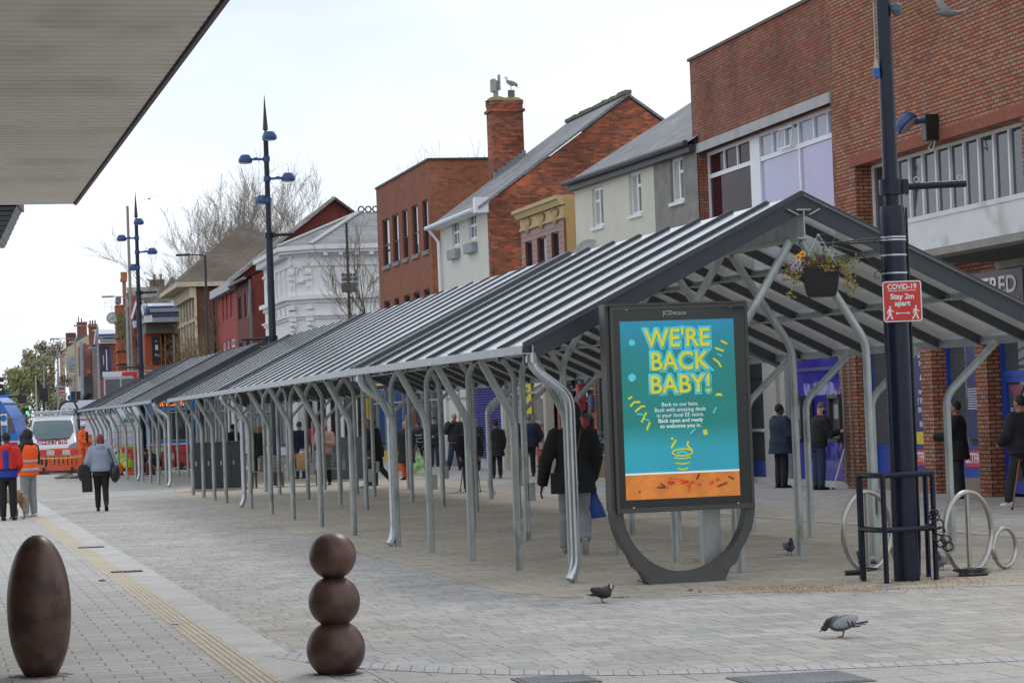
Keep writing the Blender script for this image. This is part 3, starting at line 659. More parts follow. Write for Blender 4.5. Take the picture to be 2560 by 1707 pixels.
# left glazing of the bank
b = MB(); x0 = 0.05; y = .24
for x in (x0, q(1903,1100)[0]-.25, q(1903,1100)[0]): b.box(x-.03, x+.03, y-.04, y+.03, .12, 3.3)
b.box(x0, xs0, y-.03, y+.02, 1.15, 1.22)
b.build('glazing_frame', upvc, t); pane(x0, xs0, .13, 3.3, glass('shop glass', dark=(.075,.09,.10), refl=1.6), 'pane', t, .26)
b = MB(); b.box(x0, xs0-.02, .225, .235, .14, .5); b.build('blue_vinyl', mat('blue vinyl', (.08,.12,.45), .4), t)
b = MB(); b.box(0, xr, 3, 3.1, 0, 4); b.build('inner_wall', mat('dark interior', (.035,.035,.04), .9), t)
# drainpipes on the brick between bank and betting shop
b = MB(); y = -.06
for dx_ in (-.12, .28): b.tube([(xr+dx_+.15, y, .1), (xr+dx_+.15, y, 4.1)], .035 if dx_ < 0 else .022, 8)
b.build('drainpipe', mat('grey pipe', (.16,.16,.16), .6), t)
# ---- B3 : cream and grey house
F3 = Fac(15.5, 1729, 62.2); s0 = F3.sz(1435, 446)[0]; t = bldg('rendered_house', 'low cream and grey rendered house with slate roof beside the tall brick building', F3, s0)
q = lambda u, v, d=0: SZ(F3, s0, u, v, d)
zt = q(1600, 392)[1]; xr = q(1727, 400)[0]; xm = q(1636.5, 500)[0]
def hole(pts, qq=None):   # (u,v) corners -> rectangle in facade coords
    P = [(qq or q)(*p) for p in pts]; xs = [p[0] for p in P]; zs = [p[1] for p in P]; return (min(xs), max(xs), min(zs), max(zs))
def win_px(u0, u1, vt, vb, qq=None):
    qq = qq or q; x0 = qq(u0, vt)[0]; x1 = qq(u1, vt)[0]; z1 = qq((u0+u1)/2, vt)[1]; z0 = qq((u0+u1)/2, vb)[1]; return (x0, x1, z0, z1)
xr += .45
W3 = [win_px(1479, 1506, 469, 567), win_px(1571, 1601, 430, 537), win_px(1674, 1707, 394, 505)]
for nm, xa, xb, mm in (('cream_wall', 0, xm, cream), ('grey_wall', xm, xr, greyr)):
    b = MB(); b.wall(xa, xb, 3.2, zt, [h for h in W3 if xa < h[0] < xb], 0, .14)
    if xa == 0: b.add([(0,0,0),(0,0,zt),(0,8,zt),(0,8,0)], [(0,1,2,3)])
    else: b.box(.02, xb, 1, 1.05, 0, zt-.1); b.box(.02, xb, 7.9, 8, 0, zt)
    b.build(nm, mm, t)
for i, h in enumerate(W3):
    xm_ = (h[0]+h[1])/2; zz = h[3]-(h[3]-h[2])*.33
    window(t, *h, .10, mull=[xm_], split=(xm_, h[1], zz) if i else (h[0], xm_, zz), fw=.075, curtain=mat('net curtain', (.4,.4,.38), .8), sill=.16)
rise = math.tan(R(31)); hr = 4.2
b = MB(); b.add([(-.15,-.25,zt-.12),(xr+.1,-.25,zt-.12),(xr+.1,hr,zt+hr*rise),(-.15,hr,zt+hr*rise),(-.15,2*hr,zt),(xr+.1,2*hr,zt)], [(0,1,2,3),(3,2,5,4)]); b.add([(-.15,-.25,zt-.17),(-.15,hr,zt+hr*rise-.05),(-.15,hr,zt+hr*rise),(-.15,-.25,zt-.12)], [(0,1,2,3)])
b.build('roof', slate, t)
b = MB(); b.add([(-.02,0,zt),(-.02,hr,zt+hr*rise-.1),(-.02,2*hr,zt)], [(0,1,2)]); b.build('gable_wall', cream, t)
b = MB(); b.tube([(-.15,-.30,zt-.13),(xr+.05,-.30,zt-.13)], .07, 8); b.box(-.1, xr, -.2, 0, zt-.34, zt-.16); b.build('gutter', mat('dark gutter', (.05,.05,.06), .5), t)
b = MB(); b.wall(.0, xr, 0, 3.2, [], .01, .1); b.build('ground_floor_wall', mat('dark shopfront', (.07,.065,.06), .7), t)
b = MB(); c0 = q(1470, 650); M = Matrix.Rotation(R(-62), 4, 'X'); b.lathe([(.02,0),(.25,.03),(.42,.10),(.50,.17),(.51,.17),(.43,.09),(.25,.02)], (0,0,0), 24)
o = b.build('dish', mat('pale dish', (.55,.57,.6), .5), None); dsh = o
# ---- B4 : ochre parapet shop
F4 = Fac(13.3, 1407, 75.2); s0 = F4.sz(1303, 600)[0]; t = bldg('ochre_parapet_building', 'small ochre building with carved leaf frieze and pink boarded wall above the canopy', F4, s0)
q = lambda u, v, d=0: SZ(F4, s0, u, v, d)
zt = q(1355, 512)[1]; xr = q(1408, 500)[0]; zf = q(1355, 563)[1]; zfr = zf
W4 = [win_px(1313, 1329.5, 603, 685), win_px(1342.5, 1365.5, 592, 680), win_px(1378, 1396.5, 580, 672)]
ochre = mat('ochre render', (.48,.31,.13), .8, 0, .07, 2, .1); ochre2 = mat('pale ochre stone', (.50,.38,.20), .8, 0, .08, 3, .1)
b = MB(); b.wall(0, xr, 3.2, zf, W4, 0, .3)
b.build('boarded_wall', brick('pink boards', (.37,.245,.225), (.35,.23,.21), (.12,.07,.06), bw=9, rh=.165, ms=.008, big=.06, bump=.8), t)
b = MB(); b.box(xr+.002, xr+.06, -.02, .04, 3.2, zf-.01); 
for h in W4: b.box(h[0]+.002, h[0]+.04, -.012, .29, h[2]+.002, h[3]-.002)
b.build('brown_trim', mat('rust brown trim', (.19,.055,.025), .6), t)
b = MB(); b.box(0, xr, -.02, .3, zf+.002, zt-.25); b.build('frieze', ochre2, t)
b = MB(); b.prism([(-.02,zt-.22),(-.10,zt-.22),(-.16,zt-.07),(-.24,zt-.05),(-.24,zt+.06),(.3,zt+.06),(.3,zt-.22)], -.2, xr+.001, ax='x'); b.box(0, xr, -.06, -.02, zf+.0, zf+.07); b.build('cornice', ochre2, t)
b = MB(); b.box(.05, xr+.058, .305, 2.6, 0, zt+.02); b.box(xr+.003, xr+.057, .042, .304, 0, zt+.015); b.build('side_wall', ochre, t)
b = MB()
for cx in (.19, .52, .83):
    x = xr*cx; zc = (zf+zt-.3)/2+.02
    for k in range(-3, 4):
        a = k*.33; pts = [(x+k*.05, -.03, zc-.28), (x+k*.09+math.sin(a)*.1, -.06, zc-.02), (x+k*.12+math.sin(a)*.18, -.05, zc+.20-abs(k)*.03), (x+k*.15, -.035, zc+.12-abs(k)*.05)]
        b.tube(pts, [.02,.03,.025,.01], 6)
b.build('leaf_relief', ochre2, t, smooth=True)
for h in W4: window(t, *h, .09, frame=mat('dark bronze frame', (.03,.025,.022), .4), gl=darkglass, fw=.05)
b = MB(); b.box(.05, xr, .05, .3, 0, 3.2); b.build('ground_floor_wall', mat('dark shopfront', (.07,.065,.06), .7), t)
# ---- B5 : white fronted house with brick gable
F5 = Fac(13.2, 1217, 84); s0 = F5.sz(1100, 560)[0]; t = bldg('gabled_house', 'white fronted house with old sooty brick gable end and slate roof', F5, s0)
q = lambda u, v, d=0: SZ(F5, s0, u, v, d)
zt = q(1160, 522)[1]; xr = q(1217, 500)[0]; hr = 4.9; rise = math.tan(R(35.8))
W5 = [win_px(1129, 1146.5, 549, 616), win_px(1170.5, 1189.5, 530, 600)]
b = MB(); b.wall(0, xr-.02, 0, zt, W5, 0, .12); b.build('front_wall', whiter, t)
b = MB(); b.prism([(0.003,0),(2*hr,0),(2*hr,zt-.3),(hr,zt+hr*rise-.25),(0.003,zt-.15)], xr-.02, xr+.2, ax='x'); b.build('gable_wall', brickD, t)
b = MB(); zl = zt-.10
b.add([(-.1,-.35,zl-.15),(xr+.26,-.35,zl-.15),(xr+.26,hr,zl+hr*rise),(-.1,hr,zl+hr*rise),(-.1,2*hr+.3,zl-.15),(xr+.26,2*hr+.3,zl-.15)], [(0,1,2,3),(3,2,5,4)])
b.add([(xr+.26,-.35,zl-.25),(xr+.26,hr,zl+hr*rise-.1),(xr+.26,hr,zl+hr*rise),(xr+.26,-.35,zl-.15)],[(0,1,2,3)]); b.add([(xr+.26,2*hr+.3,zl-.25),(xr+.26,hr,zl+hr*rise-.1),(xr+.26,hr,zl+hr*rise),(xr+.26,2*hr+.3,zl-.15)],[(3,2,1,0)])
b.build('roof', slate, t)
b = MB()
for i in range(16):
    x = -.1+i*(xr+.36)/16; b.box(x, x+(xr+.36)/16-.03, hr-.12, hr+.12, zl+hr*rise-.03, zl+hr*rise+.10+random.uniform(-.02,.02))
b.build('ridge_tiles', mat('mossy ridge tile', (.16,.16,.11), .9, 0, .3, 5), t)
b = MB(); b.box(-.3, xr+.1, -.38, -.02, zl-.30, zl-.16); b.tube([(-.35,-.45,zl-.22),(xr-.2,-.45,zl-.22)], .08, 8); b.box(xr-.1, xr+.2, -.45, .05, zl-.35, zl+.15); b.build('fascia_board', upvc, t)
b = MB(); b.tube([(.02,-.42,zl-.3),(.25,-.12,zl-.75),(.25,-.08,.2)], .055, 8)
b.tube([(-.05,-.42,zl-.3),(-.02,-.12,zl-.75),(-.02,-.08,.2)], .02, 6); b.build('drainpipe', upvc, t)
for h in W5:
    xm_ = (h[0]+h[1])/2; window(t, *h, .08, mull=[xm_], trans=[h[2]+(h[3]-h[2])*.52], fw=.08)
    b = MB(); b.box(h[0]-.12, h[1]+.05, -.20, -.02, h[2]-.45, h[2]-.12); b.build('window_box', mat('weathered planter', (.30,.33,.36), .8, 0, .2, 6), t)
# chimney on the far party wall
zc = AT(1270, 285, 95).z
b = MB(); cx = -.2; b.box(cx-.45, cx+.45, 2.0, 3.15, zl+1, zc-.15); b.box(cx-.52, cx+.52, 1.93, 3.22, zc-.42, zc-.32); b.box(cx-.47, cx+.47, 1.98, 3.17, zc-.15, zc)
ch = b.build('chimney', brickD, t)
b = MB(); b.lathe([(.45,0),(.3,.12),(.2,.16)], (cx, 2.3, zc), 10, sx=1.1); b.lathe([(.45,0),(.3,.12)], (cx, 2.85, zc), 10); b.build('mortar_cap', mat('mossy mortar', (.22,.21,.09), .9, 0, .3, 6), ch)
b = MB(); b.lathe([(.13,0),(.13,.32),(.10,.32)], (cx, 2.85, zc+.08), 12); b.build('chimney_pot', mat('grey pot', (.16,.15,.15), .8), ch)
b = MB(); b.box(cx-.1, cx+.1, 2.2, 2.35, zc+.08, zc+.75); b.box(cx-.2, cx+.2, 2.12, 2.24, zc+.35, zc+.8); b.box(cx-.02, cx+.2, 2.36, 2.42, zc+.4, zc+.95); b.build('vent_cowl', mat('weathered board', (.36,.34,.31), .8), ch)
b = MB()
for i in range(8): b.box(cx+.4, cx+.56, 1.98+i*.15, 2.13+i*.15, zl+(2.05+i*.15)*rise-.1, zl+(2.05+i*.15)*rise+.24)
b.build('flashing', lead, ch)
gull_spot = t.matrix_basis @ Vector((cx, 2.85, zc+.40))
# ---- B6 : brick block with five tall windows
F6 = Fac(12.8, 1072, 96.8); s0 = F6.sz(943, 560)[0]; t = bldg('brick_office_building', 'flat roofed red brick building with five tall narrow dark windows', F6, s0)
q = lambda u, v, d=0: SZ(F6, s0, u, v, d)
zt = q(1010, 435)[1]; xr = q(1072.5, 450)[0]
def z5(x): return 900+x/2.8
W6 = [win_px(z5(a)+.5, z5(c_), 220+d/2.8, 220+e/2.8) for a, c_, d, e in [(152,203,912,1245),(222,266,885,1222),(291,328,857,1200),(358,402,822,1175),(432,472,788,1140)]]
W6b = [win_px(z5(a)+.5, z5(c_), 220+d/2.8, 220+d/2.8+52) for a, c_, d in [(168,208,1492),(237,272,1470),(305,350,1448),(372,420,1428),(445,487,1407)]]
W6 = [(a, c_, sum(h[2] for h in W6)/5, sum(h[3] for h in W6)/5) for a, c_, _, _ in W6]; W6b = [(a, c_, sum(h[2] for h in W6b)/5, sum(h[3] for h in W6b)/5) for a, c_, _, _ in W6b]
b = MB(); b.wall(0, xr, 0, zt, W6+W6b, 0, .28); b.build('front_wall', brickC, t)
b = MB(); b.add([(xr,0,0),(xr,9,0),(xr,9,zt),(xr,0,zt)], [(0,1,2,3)]); b.add([(0,0,0),(0,9,0),(0,9,zt),(0,0,zt)], [(3,2,1,0)]); b.add([(0,9,0),(xr,9,0),(xr,9,zt),(0,9,zt)],[(3,2,1,0)]); b.build('side_wall', brick('pale and dark side brick', (.42,.15,.075), (.27,.09,.05), (.12,.06,.045), big=.3, bs=.5, extra=((.33,.17,.09), -.3), ms=.006), t)
b = MB(); b.box(-.05, xr+.05, -.05, 9.05, zt, zt+.08); b.build('coping', mat('dark coping', (.04,.045,.04), .6), t)
for i, h in enumerate(W6):
    window(t, *h, .10, frame=mat('dark window frame', (.04,.035,.032), .5), gl=darkglass, fw=.06, trans=[(h[2]+h[3])/2-.1])
    b = MB(); b.box((h[0]+h[1])/2-.02, h[1]-.06, .085, .092, (h[2]+h[3])/2-.1 if i != 3 else h[2]+.4, h[3]-.08); b.build('pane_reflection', mat('white painted reflection', (.75,.78,.82), .8), t)  # white sheet over each pane's right half: reflection painted in as colour
    b = MB(); b.box(h[0]-.05, h[1]+.05, -.07, .1, h[2]-.16, h[2]-.002); b.build('sill', greysill, t)
for i, h in enumerate(W6b):
    window(t, *h, .12, frame=mat('dark window frame', (.04,.035,.032), .5), gl=darkglass, fw=.06, trans=[h[3]-.45])
    if i in (2, 3): b = MB(); b.box((h[0]+h[1])/2-.1, h[1]-.1, .09, .10, h[2]+.3, h[3]-.5); b.build('red_poster', mat('red poster', (.35,.03,.04), .6), t)
# ---- B7 : white victorian corner building
FB7 = Fac(12.8, 722, 143); s0 = FB7.sz(722, 700)[0]; t = bldg('victorian_corner_building', 'white painted Victorian corner building with ornate cornice and slate hipped roof', FB7, s0)
# local: x to the near side, front face at y=0 from x=-15..0 ; chamfer to (1.15,1.15) ; near side face x=1.15, y from 1.15 on
q = lambda u, v, d=0: SZ(FB7, s0, u, v, d)
cz = AT(800, 617, 141.5).z; c1 = 1.25; zb2 = AT(800, 752, 141.5).z; zb1 = AT(800, 794, 141.5).z; L7 = -11.0
ring = lambda o_: [(L7, -o_), (0+o_*.4, -o_), (c1+o_, c1-o_*.4), (c1+o_, 12), (L7, 12)]
b = MB(); b.prism(ring(0), 0, cz, ax='z'); b.build('wall', whitep, t)
b = MB()
for o_, za, zb_ in [(.10,cz-1.15,cz-1.0),(.14,cz-.55,cz-.42),(.45,cz-.42,cz-.25),(.62,cz-.25,cz),(.12,zb2-.15,zb2+.05),(.35,zb2+.05,zb2+.28),(.10,zb1-.1,zb1+.05),(.22,zb1+.05,zb1+.14)]: b.prism(ring(o_), za, zb_, ax='z')
b.build('cornice', whitep, t)
b = MB(); xf = c1
for i in range(22):  # square panels and dentils on the side elevation (plane x = c1)
    y_ = c1+.25+i*.50; b.box(xf+.004, xf+.06, y_, y_+.36, cz-1.0, cz-.94); b.box(xf+.004, xf+.06, y_, y_+.36, cz-.66, cz-.60); b.box(xf+.004, xf+.06, y_, y_+.05, cz-.94, cz-.66); b.box(xf+.004, xf+.06, y_+.31, y_+.36, cz-.94, cz-.66)
for i in range(60): y_ = c1+.1+i*.18; b.box(xf+.1, xf+.16, y_, y_+.09, cz-.60+.0, cz-.46)
for i in range(12): y_ = c1+.5+i*.86; b.box(xf+.16, xf+.46, y_, y_+.26, cz-.42+.0, cz-.28) if False else b.box(xf+.1, xf+.5, y_, y_+.24, cz-.60, cz-.43)
for i in range(19): x_ = L7+.3+i*.55; b.box(x_, x_+.3, -.5, -.1, cz-.60, cz-.43)
b.build('dentils', whitep, t)
# corner pilasters, niches, brackets on chamfer and side
b = MB()
ch_o = Vector((0,0,0)); cd = Vector((1,1,0)).normalized(); cn = Vector((1,-1,0)).normalized(); cl = c1*1.414
def cbox(a0, a1, z0, z1, o0, o1):
    P = [cd*a0+cn*o0, cd*a1+cn*o0, cd*a1+cn*o1, cd*a0+cn*o1]; b.prism([(p.x, p.y) for p in P], z0, z1, ax='z')
for a0 in (.08, cl-.50):
    cbox(a0, a0+.42, zb2+.3, cz-1.9, 0, .10); cbox(a0-.05, a0+.47, cz-1.9, cz-1.75, 0, .18); cbox(a0, a0+.42, cz-1.75, cz-1.2, 0, .14); cbox(a0+.12, a0+.30, zb2+.6, cz-2.2, .1, .15)
    for kz in range(5): b.ell(cd*(a0+.21)+cn*.16+Vector((0,0,zb2+.8+kz*.42)), (.09,.09,.14), 8, 5); b.ell(cd*(a0+.05+.08*kz)+cn*.18+Vector((0,0,cz-1.5)), (.06,.06,.16), 6, 4)
    for kz in range(4): cbox(a0-.04, a0+.46, zb2-.5-kz*.32, zb2-.28-kz*.32, 0, .26-kz*.04)
    for kz in range(3): b.ell(cd*(a0+.21)+cn*.2+Vector((0,0,zb1-.4-kz*.3)), (.16,.16,.12), 8, 5)
cbox(.62, cl-.62, zb2+1.0, zb2+1.12, 0, .2)
for k in range(9):
    a = math.pi*k/8; p = cd*(cl/2+math.cos(a)*.26)+cn*.06+Vector((0,0,zb2+1.5+math.sin(a)*.34)); b.ell(p, (.07,.07,.07), 6, 4)
    p = cd*(cl/2+math.cos(a)*.30)+cn*.06+Vector((0,0,zb1-1.3+math.sin(a)*.4)); b.ell(p, (.07,.07,.07), 6, 4)
# side elevation pilasters
for y_ in (c1+3.3,):
    b.box(xf+.004, xf+.12, y_, y_+.6, zb2+.4, cz-1.75); b.box(xf+.004, xf+.2, y_-.06, y_+.66, cz-2.1, cz-1.75); b.box(xf+.004, xf+.15, y_+.05, y_+.55, cz-1.75, cz-1.6)
    for kz in range(3): b.ell((xf+.16, y_+.12+.18*kz, cz-1.9), (.07,.09,.12), 6, 4)
for k in range(10):   # segmental arch over the window
    pass
# lower scroll gable
pts = [(xf+.08, c1+5+i*.28, zb1+.1+.75*math.sin(min(1, i/7)*1.57)**2) for i in range(8)]+[(xf+.08, c1+7.6+i*.28, zb1+.85-.75*math.sin(min(1, i/7)*1.57)**2) for i in range(8)]
b.tube(pts, .09, 6)
for i in range(5):    # arched brackets on the street front
    x_ = -1.2-i*1.9; b.box(x_-.25, x_+.25, -.14, 0, zb2+.3, cz-1.2); b.ell((x_, -.1, cz-1.6), (.28,.12,.3), 8, 5); b.ell((x_+.9, -.05, zb1+.3), (.55,.1,.4), 12, 6)
b.build('stone_ornament', whitep, t, smooth=False)
yw = AT(872, 700, 143); wloc = Vector((0,0,0))
def side_y(u): # y coordinate on plane x=c1 for pixel column u
    d = ray(u, 700); O = FB7.org(s0)+FB7.x*c1; tt = O.dot(FB7.x)/d.dot(FB7.x); p = d*tt; return p.dot(FB7.y)-FB7.D, tt
ya, ta = side_y(848); yb, _ = side_y(895)
z1_ = H_+ray(870, 680).z*ta; z0_ = H_+ray(870, 736).z*ta
b = MB(); fo = MB(); x = c1
b.box(x+.005, x+.05, ya, yb, z0_, z1_); wn = b.build('window', upvc, t)
b = MB()
for ua, ub in ((752,770),(782,803),(815,836),(848,870),(882,904)): b.box(x+.01, x+.05, side_y(ua)[0], side_y(ub)[0], .5, 3.7)
b.build('shop_window', darkglass, t)
b = MB(); b.box(x+.05, x+.06, ya+.12, yb-.12, z0_+.12, z0_+(z1_-z0_)*.54); 
for i in range(4): b.box(x+.05, x+.06, ya+.12+i*(yb-ya-.2)/4, ya+.12+(i+.86)*(yb-ya-.2)/4, z0_+(z1_-z0_)*.60, z0_+(z1_-z0_)*.76); b.box(x+.05, x+.06, ya+.12+i*(yb-ya-.2)/4, ya+.12+(i+.86)*(yb-ya-.2)/4, z0_+(z1_-z0_)*.79, z0_+(z1_-z0_)*.94)
b.build('pane', midglass, wn)
b = MB()
arc = [(xf+.03, (ya+yb)/2+math.cos(math.pi*k/10)*1.15, z1_+.05+math.sin(math.pi*k/10)*.42) for k in range(11)]; b.tube(arc, .03, 5); b.build('arch_moulding', whitep, t)
for i in range(2):
    b = MB(); x_ = -1.4-i*2.1; b.box(x_-.5, x_+.5, -.02, .0, zb2+.6, cz-1.9); b.build('window', mat('white shutter', (.6,.62,.65), .6), t)
rz7 = AT(900, 529, 146).z
b = MB(); o_ = .6; ry = c1+4.8
b.add([(L7,-o_,cz),(o_*.4,-o_,cz),(c1+o_,c1-o_*.4,cz),(c1+o_,12,cz),(-4.6,4.9,rz7),(L7,4.9,rz7),(-4.6,12,rz7)], [(0,1,4,5),(1,2,4),(2,3,6,4)]); b.build('roof', slate, t)
b = MB()
for i in range(18):
    y_ = 5+i*.42; a = [(-4.6, y_+math.cos(t_)*.17, rz7+.17+math.sin(t_)*.17) for t_ in [j*math.pi/4 for j in range(8)]]; b.tube(a, .05, 5, closed=True)
b.build('ridge_cresting', mat('terracotta cresting', (.13,.06,.045), .8), t)
b = MB(); b.bar((o_*.4,-o_,cz+.06),(-4.6,4.9,rz7+.06), .3, .08); b.bar((c1+o_,c1-o_*.4,cz+.06),(-4.6,4.9,rz7+.06),.3,.08); b.build('hip_capping', mat('pale hip tile', (.4,.4,.4), .7), t)
# ---- B8 : dark red gabled building and its wing
F8 = Fac(12.4, 590, 170); s0 = F8.sz(541, 720)[0]; t = bldg('dark_red_gabled_building', 'dark red painted building with a big gable and bright red street front', F8, s0)
q = lambda u, v, d=0: SZ(F8, s0, u, v, d)
xr = q(590, 700)[0]; zt = q(560, 712)[1]; hr = 6.7; zr = AT(831, 509, 172).z; 
redp = mat('bright red painted brick', (.36,.045,.035), .75, 0, .1, 2, .1)
W8 = [win_px(a, c_, d, e) for a, c_, d, e in [(554.5,559.5,731,803),(563.5,570,724,800),(574,582,717,795)]]
W8l = [win_px(556, 563, 857, 879), win_px(566.5, 572, 851, 872), win_px(576, 587, 847, 868)]
b = MB(); b.wall(0, xr, 0, zt, W8+W8l, 0, .15); b.build('front_wall', redp, t)
for h in W8: window(t, *h, .06, frame=redp, gl=mat('red painted board', (.22,.035,.03), .7), fw=.1); 
for h in W8l: window(t, *h, .1, fw=.12, mull=[(h[0]+h[1])/2])
b = MB(); b.prism([(0,0),(2*hr,0),(2*hr,zt),(hr,zr-.1),(0,zt)], xr-.2, xr, ax='x'); b.build('gable_wall', brickE, t)
b = MB(); b.add([(0,-.3,zt-.2),(xr+.4,-.3,zt-.2),(xr+.4,hr,zr),(0,hr,zr),(0,2*hr,zt),(xr+.4,2*hr,zt)], [(0,1,2,3),(3,2,5,4)]); b.build('roof', slate, t)
b = MB(); b.bar((xr+.3,-.35,zt-.15),(xr+.3,hr,zr+.08),.35,.22); b.build('verge', mat('mossy verge', (.33,.32,.28), .8, 0, .35, 1.5), t)
b = MB(); b.bar((xr+.3,hr,zr+.05),(xr+.3,2*hr,zt+.05),.3,.16); b.build('verge', mat('dark gutter', (.05,.05,.06), .5), t)
b = MB(); b.box(-.05, xr+.05, -.5, 0, zt-.75, zt-.2); b.build('eaves_board', mat('grey eaves', (.5,.52,.55), .7), t)
b = MB(); b.tube([(-.1,-.2,zt-.6),(-.1,-.2,0)], .1, 6); b.build('drainpipe', blackp, t)
s1 = F8.sz(634, 800)[0]-s0; zw = q(612, 700)[1]
W8w = [win_px(594.5, 603.5, 738, 802), win_px(610.5, 621, 728, 795), win_px(625, 631.5, 720, 788)]
W8v = [win_px(598, 607, 853, 900), win_px(616, 625, 848, 900)]
b = MB(); b.wall(xr+.01, s1, 0, zw, W8w+W8v, -.02, .2); b.build('wing_wall', mat('red brown painted brick', (.17,.04,.028), .8, 0, .1, 2), t)
b = MB(); b.add([(s1,-.02,0),(s1,6,0),(s1,6,zw+2.6),(s1,-.02,zw)], [(0,1,2,3)]); b.build('wing_side_wall', brickE, t)
b = MB(); b.add([(xr,-.5,zw-.1),(s1+.1,-.5,zw-.1),(s1+.1,6,zw+2.8),(xr,6,zw+2.8)], [(0,1,2,3)]); b.tube([(xr,-.5,zw-.12),(s1+.2,-.5,zw-.12)], .1, 6); b.build('wing_roof', slate, t)
for h in W8w+W8v: window(t, *h, .05, frame=mat('dark red frame', (.10,.02,.02), .6), gl=darkglass, fw=.1, mull=[(h[0]+h[1])/2])
b = MB(); b.tube([(s1-.1,-.15,zw-.2),(s1-.1,-.15,0)], .09, 6); b.build('drainpipe', mat('grey pipe', (.16,.16,.16), .6), t)
# ---- B9 : stone colonnade building
F9 = Fac(12.4, 492, 198); s0 = F9.sz(452, 800)[0]; t = bldg('stone_fin_building', 'brown brick hall with tall pale stone fins and a steep tiled roof', F9, s0)
q = lambda u, v, d=0: SZ(F9, s0, u, v, d)
xr = q(492, 800)[0]; zt = AT(500, 712, 199).z; stone = mat('honey stone', (.62,.52,.36), .8, 0, .15, 3, .1); dp = 16
b = MB(); b.prism([(0,0),(xr,0),(xr,dp),(0,dp)], 0, zt-.3, ax='z'); b.build('wall', brick('dark hall brick', (.20,.075,.045), (.14,.06,.04), (.1,.06,.05), big=.2), t)
b = MB()
for i in range(6):
    x = .4+i*(xr-.9)/5
    for za, zb_ in ((AT(470,870,205).z-9.0 if False else 0.5, AT(475, 815, 204).z), (AT(475, 806, 204).z, zt-1.2)): b.box(x, x+.9, -.14, 0, za, zb_)
b.box(-.1, xr+.1, -.2, 0, AT(475, 815, 204).z, AT(475, 806, 204).z)
b.build('stone_fins', stone, t)
b = MB()
for i in range(5):
    x = .4+i*(xr-.9)/5+.95; b.box(x, x+(xr-.9)/5-1.0, -.02, -.004, .5, zt-1.2)
b.build('window_strips', darkglass, t)
b = MB(); o_ = 1.5; b.prism([(-o_-.8,-o_),(xr+.5,-o_),(xr+.5,dp),(-o_-.8,dp)], zt-.35, zt, ax='z'); b.box(-.6, xr+.2, -.5, -.0, zt-1.2, zt-.36); b.build('cornice', stone, t)
ap = AT(597, 563, 204); aq = (ap-t.location); ax_ = aq.dot(F9.x); ay = aq.dot(F9.y)
b = MB(); b.add([(-o_-.8,-o_,zt),(xr+.5,-o_,zt),(xr+.5,dp-1,zt),(-o_-.8,dp-1,zt),(ax_,ay,ap.z)], [(0,1,4),(1,2,4),(2,3,4),(3,0,4)]); b.build('roof', brick('brown clay roof tile2', (.155,.122,.095), (.115,.092,.074), (.07,.055,.045), bw=.3, rh=.15, ms=.012, mode='wall', big=.25, bs=.3), t)
# ---- buildings seen nearly end on: their near end walls face the camera
def NP(fac, s0, X, u, v):
    O = fac.org(s0)+fac.x*X; d = ray(u, v); tt = O.dot(fac.x)/d.dot(fac.x); return (d*tt).dot(fac.y)-fac.D, H_+d.z*tt
def nb(b, fac, s0, X, u0, u1, v0, v1, ln, mi=0, z0=None):
    y0, zt_ = NP(fac, s0, X, (u0), v0); y1, _ = NP(fac, s0, X, u1, v0); zb_ = NP(fac, s0, X, u0, v1)[1] if z0 is None else z0
    b.box(X-ln, X, y0, y1, zb_, zt_, mi); return y0, y1, zb_, zt_
# steep tiled gable between the hall and the market entrance
F9b = Fac(12.4, 455, 215); s0 = F9b.sz(430, 760)[0]; t = bldg('tiled_gable_building', 'steep brown tiled gable roof rising behind the market entrance', F9b, s0); X = -1.0
P_ = lambda u, v: NP(F9b, s0, X, u, v)
b = MB(); nb(b, F9b, s0, X-.5, 410, 462, 755, 0, 6, z0=0); b.build('wall', brickC, t)
a_, c_, e_ = P_(388, 760), P_(434, 687), P_(475, 745); b = MB(); b.add([(X,)+a_, (X,)+e_, (X-1.5,)+c_, (X-9,)+a_, (X-9,)+e_], [(0,1,2),(0,2,3),(1,4,2)]); b.build('roof', mat('brown grey tiles', (.19,.155,.125), .9, 0, .2, 3), t)
greyf = mat('grey cladding', (.33,.35,.38), .6, 0, .06, 1); royal = mat('royal blue trim', (.015,.06,.20), .5); wroof = mat('white ribbed roof', (.62,.66,.7), .4, .1, .05, 2)
F10 = Fac(12.4, 440, 212); s0 = F10.sz(363, 800)[0]; t = bldg('market_entrance_building', 'market entrance with curved white ribbed roof, blue edge and flat red wall panel', F10, s0)
X = F10.sz(420, 800)[0]-s0; A_ = (F10, s0, X)
ya, za = NP(*A_, 359, 766); yb, _ = NP(*A_, 451, 766); zt_ = NP(*A_, 400, 752)[1]
b = MB(); prof = [(X-i*1.1, za+(zt_-za)*math.sin(math.pi*min(1, i/8)*.62)/.93) for i in range(9)]
vs = [(x, y, z) for y in (ya, yb) for x, z in prof]; b.add(vs, [(i, i+9, i+10, i+1) for i in range(8)]); b.build('curved_roof', wroof, t)
b = MB()
for i in range(13): y = ya+i*(yb-ya)/12; b.tube([(x, y, z+.02) for x, z in prof], .06, 5)
b.build('roof_ribs', mat('white roof rib', (.75,.78,.82), .4), t)
b = MB(); nb(b, *A_, 361, 451, 766.5, 771, 9); nb(b, F10, s0, X+.5, 368, 451, 789, 794, 10); b.build('blue_edge', royal, t)
b = MB(); nb(b, *A_, 361, 451, 771.3, 781, 8.9); nb(b, F10, s0, X+.5, 362, 451, 794.3, 806, 10); b.build('grey_fascia', greyf, t)
